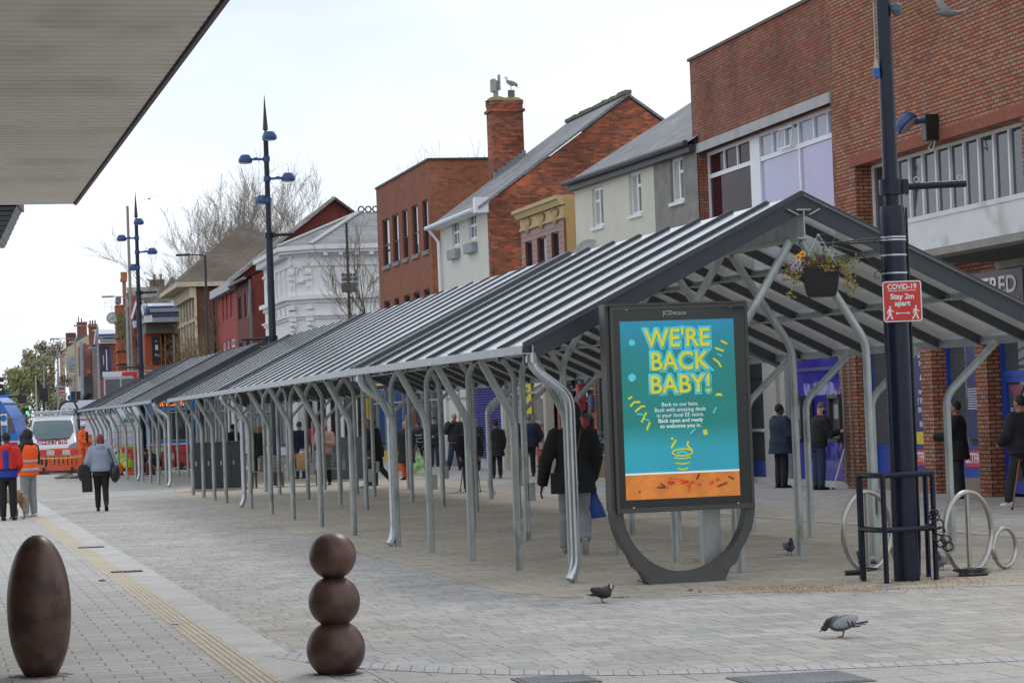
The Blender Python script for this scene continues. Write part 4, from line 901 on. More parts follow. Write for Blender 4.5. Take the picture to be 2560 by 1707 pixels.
b = MB(); nb(b, F10, s0, X-.2, 366, 451, 781.3, 789, 8); nb(b, F10, s0, X-1, 364, 451, 806.3, 834, 9); b.build('soffit', mat('brown grey soffit', (.17,.155,.135), .8, 0, .15, .6), t)
b = MB(); y0, _, z0_, z1_ = nb(b, F10, s0, X+.8, 342, 346, 751, 800, .1)
for (ua, va, uc, vc) in ((346,798,357,752),(358,752,371,792)):
    pa_ = NP(F10, s0, X+.7, ua, va); pc_ = NP(F10, s0, X+.7, uc, vc); b.bar((X+.7,)+pa_, (X+.7,)+pc_, .1, .12, up=(1,0,0))
b = MB()
for (ua, va, uc, vc) in ((346,798,357,752),(358,752,371,792),(350,800,360,760)):
    pa_ = NP(F10, s0, X+.7, ua, va); pc_ = NP(F10, s0, X+.7, uc, vc); b.bar((X+.7,)+pa_, (X+.7,)+pc_, .1, .10, up=(1,0,0))
b.build('white_edge', white, t)
b = MB(); nb(b, F10, s0, X-1.5, 361, 398, 834.3, 0, 4, z0=0); b.build('red_wall', mat('flat red render', (.40,.085,.04), .8, 0, .04, 1), t)
b = MB(); yb0, yb1, zb0, zb1 = nb(b, F10, s0, X-1.4, 379, 396, 841, 911, .09); sg = b.build('black_board', mat('black board', (.02,.02,.025), .5), t)
b = MB(); nb(b, F10, s0, X-1.36, 388, 395, 862, 875, .03); nb(b, F10, s0, X-1.36, 388, 392, 852, 854, .03); b.build('white_notice', white, sg)
text('lettering', 'Pa', .38, (X-1.34, (yb0+yb1)/2+.12, NP(F10, s0, X-1.4, 390, 888)[1]), white, sg, rot=(math.pi/2, 0, math.pi/2))
b = MB()
for u in (401, 411.5): nb(b, F10, s0, X-1.5, u-1, u+1.6, 834.4, 0, .15, z0=0)
b.build('orange_columns', mat('orange column', (.50,.16,.05), .6), t)
b = MB(); nb(b, F10, s0, X-1.2, 431.5, 435.5, 834.4, 0, .2, z0=0); b.build('grey_column', mat('grey column', (.34,.34,.34), .6), t)
b = MB(); nb(b, F10, s0, X-3.5, 398.5, 460, 834.5, 0, 2, z0=0); b.build('recess_wall', brick('dark hall brick2', (.24,.075,.045), (.09,.05,.045), (.05,.05,.06), bw=.5, rh=.3, big=.5), t)
b = MB(); nb(b, F10, s0, X-3.45, 403, 411, 838, 0, .04, z0=0); b.build('dark_doorway', darkglass, t)
# terracotta building
F11 = Fac(12.4, 345, 262); s0 = F11.sz(292, 850)[0]; t = bldg('terracotta_building', 'ornate terracotta brick building with stepped gables and a tall chimney turret', F11, s0)
X = F11.sz(336, 850)[0]-s0; A_ = (F11, s0, X)
terr = mat('red terracotta', (.34,.075,.035), .75, 0, .35, 1.6, .2, dirt=((.12,.055,.035), 1.4, .52)); lst = mat('grey brown slates', (.20,.18,.17), .8, 0, .35, 1.5)
b = MB(); nb(b, *A_, 318, 372, 768, 0, 5, z0=0); nb(b, F11, s0, X+.5, 331, 347, 738, 0, 6, z0=0); nb(b, F11, s0, X*.55, 290, 312, 762, 0, 3, z0=0)
nb(b, F11, s0, X+.4, 346, 356, 775, 0, 2, z0=0); nb(b, F11, s0, X+.4, 355, 364, 795, 0, 2, z0=0)
for u, v in ((350,772),(353,785),(357,797),(361,806)): y, z = NP(F11, s0, X+.5, u, v); b.ell((X+.4, y, z), (.5,.35,.45), 10, 6)
for v in (800, 838, 872, 905): nb(b, F11, s0, X+.75, 297, 364, v, v+4, 8)
for u in (320, 329, 345, 352, 361): nb(b, F11, s0, X+.6, u-1, u+1.4, 775, 0, .5, z0=0)
b.build('wall', terr, t)
b = MB()
for u in (323.5, 338, 341.5, 349, 356):
    for va, vb in ((786,798),(812,836),(846,870),(878,903)): nb(b, F11, s0, X+.62, u, u+2.2, va, vb, .3)
b.build('window_strips', mat('dark blue window', (.03,.04,.05), .2), t)
b = MB(); nb(b, F11, s0, X*.8, 306, 315, 703, 770, .5); nb(b, F11, s0, X*.8+.2, 301.5, 318, 696, 704, 1.0); nb(b, F11, s0, X*.8+.1, 302.5, 318, 680, 696, .9)
b.build('chimney', mat('orange terracotta', (.46,.17,.09), .8, 0, .25, 1.5), t)
b = MB()
for (X_, u0, u1, v0, v1, l_) in ((X-.5, 317, 332, 731, 745, 2), (X*.5, 292, 303, 742, 758, 3)): nb(b, F11, s0, X_, u0, u1, v0, v1, l_)
y0, z1 = NP(F11, s0, X-3, 318, 716); y1 = NP(F11, s0, X-3, 414, 716)[0]; z0_ = NP(F11, s0, X, 380, 744)[1]
b.add([(X-1,y0,z0_),(X-1,y1,z0_),(X-5,y1,z1),(X-5,y0,z1)], [(0,1,2,3)]); nb(b, F11, s0, X-.9, 320, 414, 744, 768, .3); b.build('roof', lst, t)
b = MB(); yc0, yc1, _, zc1 = nb(b, F11, s0, X-5.2, 376, 411, 699, 735, 1.4); ch = b.build('chimney', brick('old chimney brick', (.20,.065,.045), (.13,.05,.04), (.08,.05,.04), big=.2), t)
b = MB()
for f_ in (.32, .78): b.lathe([(.16,0),(.14,.45),(.2,.5),(.2,.58)], (X-5.9, yc0+(yc1-yc0)*f_, zc1), 10)
b.build('chimney_pot', mat('stone pot', (.35,.27,.2), .8), ch)
b = MB(); random.seed(5)
for _ in range(700):
    u = random.gauss(307, 8); v = random.gauss(818, 20); y, z = NP(F11, s0, X+.8, u, v); s = random.uniform(.05,.14); a = random.random()*6; xx = X+.8+random.random()*.3
    b.add([(xx,y-s,z),(xx+.05,y+s*math.cos(a),z-s),(xx-.05,y,z+s)], [(0,1,2)])
o = b.build('climbing_plant', mat('dull climber', (.16,.16,.07), .9, 0, .3, 3), None, loc=t.location, rz=F11.rz); tag(o, 'dull green climbing plant hanging on the terracotta building under the clock', 'plant')
cc = AT(281, 795, 262); r_ = 14.5/F_*262
t2 = thing('street_clock', 'round white faced clock projecting on an iron bracket from the terracotta building', 'clock', cc, R(4))
b = MB(); b.tube([(0,.14,0),(0,-.14,0)], r_, 32); b.build('case', mat('dark green case', (.05,.06,.05), .5), t2)
b = MB(); b.tube([(0,-.145,0),(0,-.16,0)], r_*.88, 32); b.build('dial', mat('clock dial', (.52,.54,.52), .5), t2)
b = MB()
for i in range(12): a = i*math.pi/6; b.bar((math.sin(a)*r_*.62,-.165,math.cos(a)*r_*.62),(math.sin(a)*r_*.82,-.165,math.cos(a)*r_*.82),.01,.06,up=(0,1,0))
b.build('numerals', mat('grey brown numerals', (.2,.17,.12), .6), t2)
b = MB(); b.bar((-.38*r_,-.18,-.32*r_),(.1*r_,-.18,.06*r_),.04,.04); b.bar((0,-.18,0),(.66*r_,-.18,.48*r_),.035,.035); b.build('hands', mat('blue hands', (.015,.04,.12), .4), t2)
b = MB()
for z in (1.15, 1.55): b.bar((-.75,0,z),(.6,0,z),.02,.02)
for x in (-.75, -.1, .4): b.bar((x,0,.7 if x else .6),(x,0,1.9),.02,.02)
b.tube([(-.75+i*.13,0,1.55+.3*math.sin(i/9*3.14)) for i in range(10)], .015, 5); b.bar((0,0,r_),(0,0,1.2),.03,.03); b.bar((.4,0,1.6),(.9,0,2.4),.02,.02); b.bar((.5,0,0),(1.2,.3,0),.08,.08); b.build('bracket', mat('iron bracket', (.12,.12,.12), .6), t2)
# far street row
F12 = Fac(12.4, 285, 300)
s0 = F12.sz(238, 850)[0]; t = bldg('curved_roof_building', 'far shops under an arched white roof with blue edge and projecting bay', F12, s0); X = F12.sz(280, 850)[0]-s0; A_ = (F12, s0, X)
b = MB(); nb(b, F12, s0, X-.6, 246, 292, 858, 0, 4, z0=0); b.build('wall', mat('far red brick', (.27,.08,.055), .8, 0, .2, .6), t)
ya, za = NP(*A_, 246, 835); yb = NP(*A_, 290, 835)[0]; zt_ = NP(*A_, 260, 819)[1]; b = MB(); prof = [(X-i*1.5, za+(zt_-za)*math.sin(math.pi*min(1, i/8)*.62)/.93) for i in range(9)]
vs = [(x, y, z) for y in (ya, yb) for x, z in prof]; b.add(vs, [(i, i+9, i+10, i+1) for i in range(8)])
for i in range(7): y = ya+i*(yb-ya)/6; b.tube([(x, y, z+.02) for x, z in prof], .07, 5)
for i in range(8):
    u = 236+11*math.sin(i/7*1.57); v = 862-44*math.sin(i/7*1.57)
b.tube([(X+.2,)+NP(F12, s0, X+.2, 236+10.5*(1-math.cos(i/8*1.57)), 862-42*math.sin(i/8*1.57)) for i in range(9)], .10, 5)
b.build('curved_roof', wroof, t)
b = MB(); nb(b, *A_, 247, 290, 835.3, 839, 4); nb(b, F12, s0, X+.4, 259, 290, 843, 846.5, 3); nb(b, F12, s0, X+.3, 229, 247, 861, 866, 2); b.build('blue_edge', royal, t)
b = MB(); nb(b, F12, s0, X-.1, 247, 290, 839.2, 846, 4); nb(b, F12, s0, X+.3, 252, 290, 847, 855, 3); nb(b, F12, s0, X+.2, 223, 247, 866.3, 872, 2); b.build('grey_fascia', greyf, t)
b = MB()
for i in range(7): nb(b, F12, s0, X-.5, 247.5+i*4.2, 250.5+i*4.2, 866, 945 if i < 4 else 950, .2)
b.build('window_strips', mat('blue grey glazing', (.07,.08,.16), .2, 0, .4, .5), t)
b = MB(); nb(b, F12, s0, X-.4, 264.5, 267, 874, 926, .2); nb(b, F12, s0, X-.4, 257.5, 259, 888, 912, .2); b.build('white_panel', white, t)
s0 = F12.sz(214, 870)[0]; t = bldg('far_brick_building', 'far narrow brown brick building with a projecting bay and dark ground floor', F12, s0); X = F12.sz(226, 870)[0]-s0
b = MB(); nb(b, F12, s0, X, 208, 250, 862, 0, 3, z0=0); nb(b, F12, s0, X+.5, 214, 226, 878, 934, 3); b.build('wall', mat('far orange brown brick', (.28,.12,.075), .8, 0, .25, .8), t)
b = MB(); nb(b, F12, s0, X+.3, 229, 242, 872, 0, 1, z0=0); b.build('stone_pier', mat('brown stone', (.24,.19,.15), .8, 0, .2, .6), t)
b = MB()
for i in range(3): nb(b, F12, s0, X+.56, 216+i*3.3, 217.8+i*3.3, 886, 922, .1)
b.build('window_strips', mat('far window', (.12,.08,.07), .3), t)
b = MB(); nb(b, F12, s0, X+.4, 210, 232, 940, 0, 1, z0=0); b.build('shop_front', mat('dark far shopfront', (.05,.05,.05), .7, 0, .5, .5), t)
b = MB(); nb(b, F12, s0, X-.3, 222, 243, 818, 862, 1.2); y0, y1, _, zc_ = nb(b, F12, s0, X-.2, 221, 243.5, 810, 818, 1.5); ch = b.build('chimney', mat('old brick stack', (.25,.08,.055), .8, 0, .2, 1), t)
b = MB()
for f_ in (.22, .5, .78): b.lathe([(.11,0),(.09,.55)], (X-.9, y0+(y1-y0)*f_, zc_), 8)
b.build('chimney_pot', mat('dark pot', (.13,.07,.06), .8), ch)
s0 = F12.sz(198, 900)[0]; t = bldg('grey_slab_building', 'far modern grey and dark green panelled building, narrow in view', F12, s0); X = F12.sz(206, 900)[0]-s0
b = MB(); nb(b, F12, s0, X, 199, 207, 855, 0, 2.5, z0=0); b.build('grey_wall', mat('blue grey panel', (.30,.33,.40), .6, 0, .06, .5), t)
b = MB(); nb(b, F12, s0, X-.2, 207.2, 216, 877, 0, 2.5, z0=0); b.build('green_wall', mat('dark green panel', (.07,.12,.12), .6, 0, .1, .5), t)
b = MB(); nb(b, F12, s0, X-.1, 207.2, 217, 858, 876.6, 2.5); nb(b, F12, s0, X-.4, 195, 198.5, 868, 940, .5); b.build('orange_parapet', mat('orange brick', (.42,.17,.08), .8), t)
F13 = Fac(12.4, 198, 350); s0 = F13.sz(155, 900)[0]; t = bldg('cream_building', 'far cream stuccoed building with a sloping roofline, brick parapet and chimney stack', F13, s0); X = F13.sz(160, 900)[0]-s0
cr = mat('cream stucco', (.52,.46,.34), .8, 0, .08, .5); P_ = lambda u, v, X_=X: NP(F13, s0, X_, u, v)
b = MB(); b.prism([(P_(161,0)[0],0),(P_(222,0)[0],0),P_(222,836),P_(161,873)], X-6, X, ax='x'); b.build('wall', cr, t)
b = MB(); nb(b, F13, s0, X+.3, 176, 189, 899, 914, .3); nb(b, F13, s0, X+.4, 171, 176, 896, 917, .2); b.build('bay_window', mat('pale blue window', (.25,.35,.45), .4, 0, .2, 1), t)
b = MB(); nb(b, F13, s0, X+.1, 186, 189.5, 938, 970, .1); b.build('window', midglass, t)
b = MB(); nb(b, F13, s0, X+.3, 170, 190, 917, 921, .3); nb(b, F13, s0, X+.25, 174, 189, 924, 927, .25); nb(b, F13, s0, X+.2, 180, 185.5, 936, 974, .2); nb(b, F13, s0, X+.3, 179, 189, 887, 897, .3); b.build('stone_band', mat('cream stone band', (.42,.38,.3), .8), t)
b = MB(); nb(b, F13, s0, X-1, 193, 217, 809, 845, 1.5); nb(b, F13, s0, X-.9, 192.5, 218, 805, 810, 1.7); ch = b.build('chimney', mat('old brick stack', (.25,.08,.055), .8), t)
b = MB()
for u, v in ((196.5,792),(204,795)): y, z = NP(F13, s0, X-1.5, u, 805); z2 = NP(F13, s0, X-1.5, u, v)[1]; b.lathe([(.09,0),(.08,z2-z)], (X-1.7, y, z), 8)
b.build('chimney_pot', mat('dark pot', (.13,.07,.06), .8), ch)
b = MB(); b.prism([P_(190,858),P_(222,838),P_(218,834),P_(193,836)], X-1.2, X-.9, ax='x'); b.build('slate_roof', mat('dark slates', (.13,.13,.135), .8), t)
b = MB(); nb(b, F13, s0, X-3, 165, 190, 832, 870, 2); b.build('brick_parapet', mat('old brown brick', (.20,.065,.05), .8, 0, .15, 1), t)
b = MB(); nb(b, F13, s0, X-2.8, 172, 190, 852, 858, .5); b.build('stone_cornice', mat('pale stone', (.4,.36,.32), .8), t)
s0 = F13.sz(148, 900)[0]; t = bldg('pink_terrace', 'farthest pinkish terrace with a line of quoins, mostly hidden by the trees', F13, s0); X = F13.sz(150, 900)[0]-s0
b = MB(); nb(b, F13, s0, X, 151, 161, 876, 0, 5, z0=0); b.build('wall', mat('pinkish render', (.42,.29,.24), .8, 0, .15, .3), t)
b = MB()
for i in range(9): nb(b, F13, s0, X+.1, 156, 160, 880+i*16, 888+i*16, .1)
b.build('quoins', mat('pale quoins', (.5,.45,.38), .8), t)
# ---- ground floor shopfronts seen through the canopy posts (one per shop)
def shop(u0, u1, label, wallm, fasc, glassm=None, extras=None, zf=3.1, door=None, front=-.75):
    s0 = FB.sz(u0, 1000)[0]; xr = FB.sz(u1, 1000)[0]-s0; t = bldg('shop', label, FB, s0); t['category'] = 'shop front'; t.location = FB.org(s0)+FB.y*(front)
    b = MB(); b.box(0, .3, 0, .25, 0, zf); b.box(xr-.3, xr-.004, 0, .25, 0, zf); b.box(.3, xr-.3, .08, .25, 0, .45); b.build('pilasters', wallm, t)
    b = MB(); b.box(0, xr-.004, -.1, .25, zf, zf+.75); b.build('fascia', fasc, t)
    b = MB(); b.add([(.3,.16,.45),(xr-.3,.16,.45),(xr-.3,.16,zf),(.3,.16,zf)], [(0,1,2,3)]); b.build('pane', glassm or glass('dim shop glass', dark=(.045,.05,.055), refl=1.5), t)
    b = MB()
    n = max(2, int(xr/2))
    for i in range(1, n): x = xr*i/n; b.box(x-.04, x+.04, .1, .2, .45, zf)
    b.box(.3, xr-.3, .1, .2, 2.35, 2.42); b.build('mullions', mat('aluminium', (.35,.35,.35), .4, .6), t)
    return t, xr
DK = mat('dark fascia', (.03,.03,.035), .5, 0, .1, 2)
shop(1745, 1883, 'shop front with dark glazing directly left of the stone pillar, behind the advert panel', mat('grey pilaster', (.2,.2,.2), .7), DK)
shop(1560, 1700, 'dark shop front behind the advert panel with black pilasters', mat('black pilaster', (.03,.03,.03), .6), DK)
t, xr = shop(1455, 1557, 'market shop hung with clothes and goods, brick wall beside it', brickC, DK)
b = MB(); random.seed(3)
for i in range(26): x = .5+random.random()*(xr-1); z = random.uniform(.9, 2.8); b.box(x, x+random.uniform(.15,.4), -.05-random.random()*.1, .1, z, z+random.uniform(.2,.5), i % 4)
b.build('hanging_goods', [mat('goods%d' % i, c_, .7, 0, .3, 6) for i, c_ in enumerate([(.3,.04,.04),(.35,.35,.33),(.05,.07,.16),(.12,.12,.12)])], t)
t, xr = shop(1315, 1425, 'shop front with beige pilaster and yellow notice on pale blinds', mat('beige pilaster', (.42,.39,.33), .7), mat('brown fascia', (.09,.065,.055), .6), glass('blinds glass', dark=(.20,.19,.16), refl=1.4))
xa = SZ(FB, FB.sz(1315,1000)[0], 1356, 1000)[0]; b = MB(); b.box(xa, xa+1.25, .10, .14, 1.75, 3.0); yn = b.build('yellow_notice', mat('yellow print', (.62,.52,.03), .5), t)
b = MB(); b.box(xa+.2, xa+.8, .09, .098, 2.28, 2.38); b.box(xa+.2, xa+.95, .09, .098, 2.68, 2.76); b.box(xa+.2, xa+.9, .09, .098, 2.48, 2.55); b.build('print_lines', blackp, yn)
t, xr = shop(1238, 1313, 'shop closed by a blue ribbed roller shutter', mat('white door frame', (.55,.56,.58), .6), mat('pale fascia', (.45,.46,.46), .6))
b = MB()
for i in range(34): b.prism([(.02,.35+i*.083),(-.04,.39+i*.083),(.02,.43+i*.083)], .32, xr-.32, ax='x')
b.build('roller_shutter', mat('blue shutter', (.045,.055,.28), .5, 0, .1, 3), t)
text('lettering', '01384', .42, (.9, -.13, 3.42), blackp, t, bold=.004)
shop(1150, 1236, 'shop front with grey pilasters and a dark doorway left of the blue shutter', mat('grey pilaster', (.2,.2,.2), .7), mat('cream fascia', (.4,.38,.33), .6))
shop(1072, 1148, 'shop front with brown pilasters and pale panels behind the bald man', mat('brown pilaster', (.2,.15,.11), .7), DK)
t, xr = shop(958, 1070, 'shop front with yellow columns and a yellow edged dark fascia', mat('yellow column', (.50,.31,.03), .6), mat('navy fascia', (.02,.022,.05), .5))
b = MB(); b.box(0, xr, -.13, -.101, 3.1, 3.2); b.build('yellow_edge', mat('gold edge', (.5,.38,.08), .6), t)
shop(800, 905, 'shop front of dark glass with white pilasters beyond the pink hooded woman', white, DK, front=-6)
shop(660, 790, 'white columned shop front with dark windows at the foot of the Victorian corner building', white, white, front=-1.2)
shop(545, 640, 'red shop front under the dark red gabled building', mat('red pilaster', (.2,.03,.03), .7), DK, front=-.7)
# ---- projecting ribbed canopy of the shop on the left of the camera
sz_ = 4.28
pc = G(192, 511, sz_); pd = G(573, 0, sz_); dd = (pc-pd).normalized(); ns_ = Vector((dd.y, -dd.x, 0)); 
if ns_.x > 0: ns_ = -ns_
far = (G(0, 513.5, sz_)-pc).normalized()
t = thing('shop_canopy', 'large grey ribbed overhanging canopy soffit of the left hand building seen from below', 'canopy', (pc.x, pc.y, 0), math.atan2(dd.y, dd.x)-R(90))
inv = t.matrix_basis.inverted()
Lc = 30; Wc = 9
fl = inv.to_3x3() @ far; 
ca, cb_ = Vector((0,0,0)), fl*Wc
b = MB(); ribp = .205
P4 = [Vector((0,0,0)), fl*Wc, fl*Wc+Vector((0,-Lc,0)), Vector((0,-Lc,0))]
b.add([(p.x,p.y,sz_+.03) for p in P4]+[(p.x-.25,p.y-.1,sz_+.14) for p in P4], [(0,1,2,3),(7,6,5,4),(0,4,5,1),(1,5,6,2),(2,6,7,3),(3,7,4,0)])
n_r = int(Lc/ribp)
for i in range(n_r):
    y0 = -.03-i*ribp; a = Vector((0,y0,0)); c_ = a+fl*(Wc); w2 = ribp*.86
    b.add([(a.x-.05,a.y,sz_+.03),(c_.x,c_.y,sz_+.03),(c_.x,c_.y-w2,sz_+.03),(a.x-.05,a.y-w2,sz_+.03),(a.x-.05,a.y-.02,sz_),(c_.x,c_.y-.02,sz_),(c_.x,c_.y-w2+.02,sz_),(a.x-.05,a.y-w2+.02,sz_)],
          [(4,5,6,7),(0,1,5,4),(3,7,6,2),(0,4,7,3)])
b.build('soffit', mat('grey beige soffit panel', (.82,.78,.70), .75, 0, .07, .8, dirt=((.70,.66,.58), .9, .55)), t)
b = MB(); b.box(-.03, .0, -Lc, .0, sz_-.01, sz_+.06); 
for i in range(9):
    pass
b.bar((.0,.0,sz_+.03), (fl.x*Wc, fl.y*Wc+.0, sz_+.03), .03, .05); b.build('edge_trim', mat('dark plum trim', (.045,.018,.045), .5), t)
b = MB(); b.box(fl.x*Wc-1, fl.x*Wc-.2, -Lc, -3, 0, 6); b.build('wall', brickB, t)
b = MB()
for i in range(24): p = Vector((-1.75-random.random()*.5, .02, sz_)); b.tube([p, p+Vector((random.uniform(.0,.25), .03, -.05)), p+Vector((random.uniform(.1,.5), .03, -random.uniform(.1,.34)))], .004, 3)
b.build('dry_weeds', mat('dry weed', (.14,.10,.06), .9), t)
# small fluted awning beyond it
pa = G(0, 598, 3.9)
t = thing('fluted_awning', 'black fluted awning edge with hanging weeds under the far end of the ribbed canopy', 'awning', (AT(0,560,36).x, 36, 0), R(8))
b = MB()
for i in range(7):
    z0 = AT(0, 515+i*13, 36).z; wdt = (44-i*6.4)/F_*36
    b.prism([(-1.5,z0),(wdt,z0),(wdt-.025,z0-.035),(wdt-.05,z0-.075),(-1.5,z0-.075)], -.02*i, 1.2)
b.build('fluted_cover', mat('black glossy cover', (.02,.02,.022), .25, 0, .2, 5), t, bevel=.012)
b = MB(); z0 = AT(0, 513, 36).z; b.box(-1.6, 44/F_*36+.03, -.1, 1.3, z0, z0+.3); b.build('top_board', blackp, t)
# ================= street furniture
steel = mat('brushed stainless', (.42,.40,.37), .28, .95, .08, 8)
rust = mat('brown patinated steel', (.115,.062,.046), .40, .35, .35, 3.2, .1, dirt=((.06,.034,.028), 5, .5))
# bollards
p = G(103, 1690); t = thing('egg_bollard', 'tall smooth egg shaped dark brown bollard in the bottom left corner', 'bollard', p)
k = p.y/F_; h = (1690-1339)*k; r = 79*k
prof = [(r*math.sqrt(max(0, 1-((z-.50)/.505)**2)) if z > .02 else r*.42, z*h) for z in [0, .03, .07, .12, .18, .25, .33, .42, .5, .58, .66, .74, .81, .87, .92, .96, .985, 1.0]]
prof[0] = (r*.48, 0); prof[1] = (r*.56, .03*h); prof[2] = (r*.66, .07*h); prof[3] = (r*.755, .12*h); prof[4] = (r*.845, .18*h); prof[5] = (r*.92, .25*h); prof[6] = (r*.97, .33*h); prof[7] = (r*.995, .42*h)
b = MB(); b.lathe(prof, n=48); b.build('egg_body', rust, t, smooth=True)
b = MB(); b.lathe([(r*.5,.0),(r*.5,.012)], n=32); b.build('base_ring', blackp, t)
p = G(842, 1684); t = thing('ball_bollard', 'dark brown bollard of three stacked balls standing in the foreground', 'bollard', p); k = p.y/F_
for (rr_, z) in ((73.5*k, 62*k), (64.6*k, 181*k), (59*k, 294*k)):
    b = MB(); b.ell((0,0,z), (rr_,)*3, 40, 26); b.build('ball', rust, t, smooth=True)
b = MB(); b.lathe([(38*k,0),(38*k,.02)], n=24); b.lathe([(22*k,118*k),(22*k,126*k)], n=24); b.lathe([(22*k,232*k),(22*k,242*k)], n=24); b.build('collar', blackp, t)
# dark irregular discs: contact shade painted on the slabs round the bollard feet
def contact_shade(t, r0_, seed, m=mat('painted contact shade', (.17,.155,.135), .9, 0, .3, 9)):
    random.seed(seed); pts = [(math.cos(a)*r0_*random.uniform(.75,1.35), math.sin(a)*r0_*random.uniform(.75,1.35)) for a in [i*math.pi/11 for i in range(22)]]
    b = MB(); b.prism(pts, .0062, .0074, ax='z'); b.build('contact_shade_disc', m, t)
for o_, r_, s_ in ((bpy.data.objects['egg_bollard'], .20, 1), (bpy.data.objects['ball_bollard'], .16, 2)): contact_shade(o_, r_, s_)
# ---- advert panel
pl = G(1541, 1455); pr_ = AT(1866, 1450, 26.9); P0 = G(1716, 1457)
ang = R(13.0)
t = thing('advert_panel', 'tall advert panel with a turquoise and yellow poster on a rounded grey loop stand', 'advert panel', P0, ang)
k = P0.y/F_
frm = mat('bronze grey frame', (.075,.072,.066), .45, .3, .1, 4); frm2 = mat('dark glass border', (.028,.032,.030), .15, .1, .1, 4)
ox = -30*k   # local x of panel centre offset
def LX(u, v): # pixel -> local x,z on panel plane (vertical plane through P0 at angle ang)
    x_ = Vector((math.cos(ang), math.sin(ang), 0)); n_ = Vector((math.sin(ang), -math.cos(ang), 0)); d = ray(u, v); tt = P0.dot(n_)/d.dot(n_); q_ = Vector((d.x*tt, d.y*tt, H_+d.z*tt)); return (q_-P0).dot(x_), q_.z
xa, zT = LX(1523, 770); xb, _ = LX(1866, 757); _, zB = LX(1700, 1272)
zT2 = LX(1700, 763)[1]
D_ = .22
b = MB(); b.box(xa, xa+.03, -.02, D_, zB, zT2); b.box(xb-.03, xb, -.02, D_, zB, zT2); b.box(xa, xb, -.021, D_, zT2-.03, zT2); b.box(xa, xb, -.021, D_, zB-.02, zB+.03); b.box(xa+.03, xb-.03, D_-.03, D_-.001, zB, zT2)
fo = b.build('panel_frame', frm, t)
b = MB(); b.box(xa-.045, xa-.004, .03, D_+.02, zB, zT2+.005); b.box(xa-.045, xb+.0, .0, D_+.03, zT2+.006, zT2+.03)
b.build('outer_frame', frm, t)
b = MB(); b.box(xa+.03, xb-.03, -.012, 0, zB+.03, zT2-.03); b.build('glass_border', frm2, t)
s0x, s1z = LX(1549.5, 805); s1x, s0z_ = LX(1848, 1243); s1x = LX(1841, 1020)[0]; s0x = LX(1556, 1020)[0]; s0z_ = LX(1700, 1244)[1]; s1z = LX(1700, 800)[1]
# screen backlit: gradient by height
m = bpy.data.materials.new('backlit turquoise poster'); m.use_nodes = True; tr_ = m.node_tree; bb = tr_.nodes['Principled BSDF']; l = tr_.links.new
c = N(tr_, 'ShaderNodeTexCoord'); sp = N(tr_, 'ShaderNodeSeparateXYZ'); mr = N(tr_, 'ShaderNodeMapRange'); mr.inputs['From Min'].default_value = s0z_; mr.inputs['From Max'].default_value = s1z
cr_ = N(tr_, 'ShaderNodeValToRGB'); e = cr_.color_ramp.elements; e[0].position = .15; e[0].color = (.03,.40,.52,1); e[1].position = 1; e[1].color = (.02,.30,.48,1)
for ps, cl_ in ((.28,(.03,.40,.50,1)),(.42,(.012,.25,.22,1)),(.62,(.012,.25,.22,1)),(.80,(.012,.26,.27,1))): x = e.new(ps); x.color = cl_
n_ = N(tr_, 'ShaderNodeTexNoise'); n_.inputs['Scale'].default_value = 2.2; mm = N(tr_, 'ShaderNodeMix', data_type='RGBA', blend_type='MULTIPLY'); mm.inputs[0].default_value = .25
l(c.outputs['Object'], sp.inputs[0]); l(sp.outputs[2], mr.inputs[0]); l(mr.outputs[0], cr_.inputs[0]); l(cr_.outputs[0], mm.inputs[6]); l(n_.outputs[0], mm.inputs[7])
l(mm.outputs[2], bb.inputs['Base Color']); l(mm.outputs[2], bb.inputs['Emission Color']); bb.inputs['Emission Strength'].default_value = .25; bb.inputs['Roughness'].default_value = .25
b = MB(); b.add([(s0x,-.014,s0z_),(s1x,-.014,s0z_),(s1x,-.014,s1z),(s0x,-.014,s1z)], [(0,1,2,3)]); po = b.build('poster', m, t)
W_ = s1x-s0x; Hh = s1z-s0z_; cx = (s0x+s1x)/2
yel = mat('poster yellow', (.62,.58,.02), .4, 0, .03, 3, emit=.35); cya = mat('poster pale blue', (.08,.50,.60), .4, 0, .1, 3, emit=.35); wht = mat('poster white', (.75,.8,.8), .4, 0, .02, 3, emit=.3); org = mat('poster orange', (.62,.20,.03), .4, 0, .25, 4, emit=.3); teal2 = mat('poster teal', (.03,.32,.33), .4, 0, .1, 3, emit=.3)
zf2 = lambda f: s1z-Hh*f; xf2 = lambda f: s0x+W_*f
b = MB(); b.box(s0x, s1x, -.0165, -.0145, s0z_, zf2(.862)); oo = b.build('orange_strip', org, po)
b = MB(); b.box(s0x, s1x, -.018, -.0148, zf2(.862), zf2(.852)); b.build('white_line', wht, po)
b = MB(); random.seed(11)
for i in range(26):
    x = xf2(.5+random.gauss(0, .09)); z = zf2(.92+random.gauss(0, .022)); s = random.uniform(.01, .045); b.prism([(x, z), (x+s, z+s*.5), (x+s*.3, z+s*1.2), (x-s*.6, z+s*.4)], -.019, -.0168-.0001*i)
b.build('red_splash', mat('poster red', (.55,.06,.02), .4, 0, .2, 4, emit=.3), po)
b = MB()
for fx, fz, L1, a in ((.62,.90,.10,1.25),(.27,.935,.09,-.1),(.30,.915,.08,-.8),(.90,.89,.08,-.7),(.80,.945,.12,.5),(.11,.957,.02,0)):
    x, z = xf2(fx), zf2(fz); b.bar((x,-.0195,z),(x+math.cos(a)*L1,-.0195,z+math.sin(a)*L1*.6), .001, .022, up=(0,0,1))
b.build('brown_sticks', mat('poster brown', (.22,.05,.015), .4, 0, .2, 4, emit=.2), po)
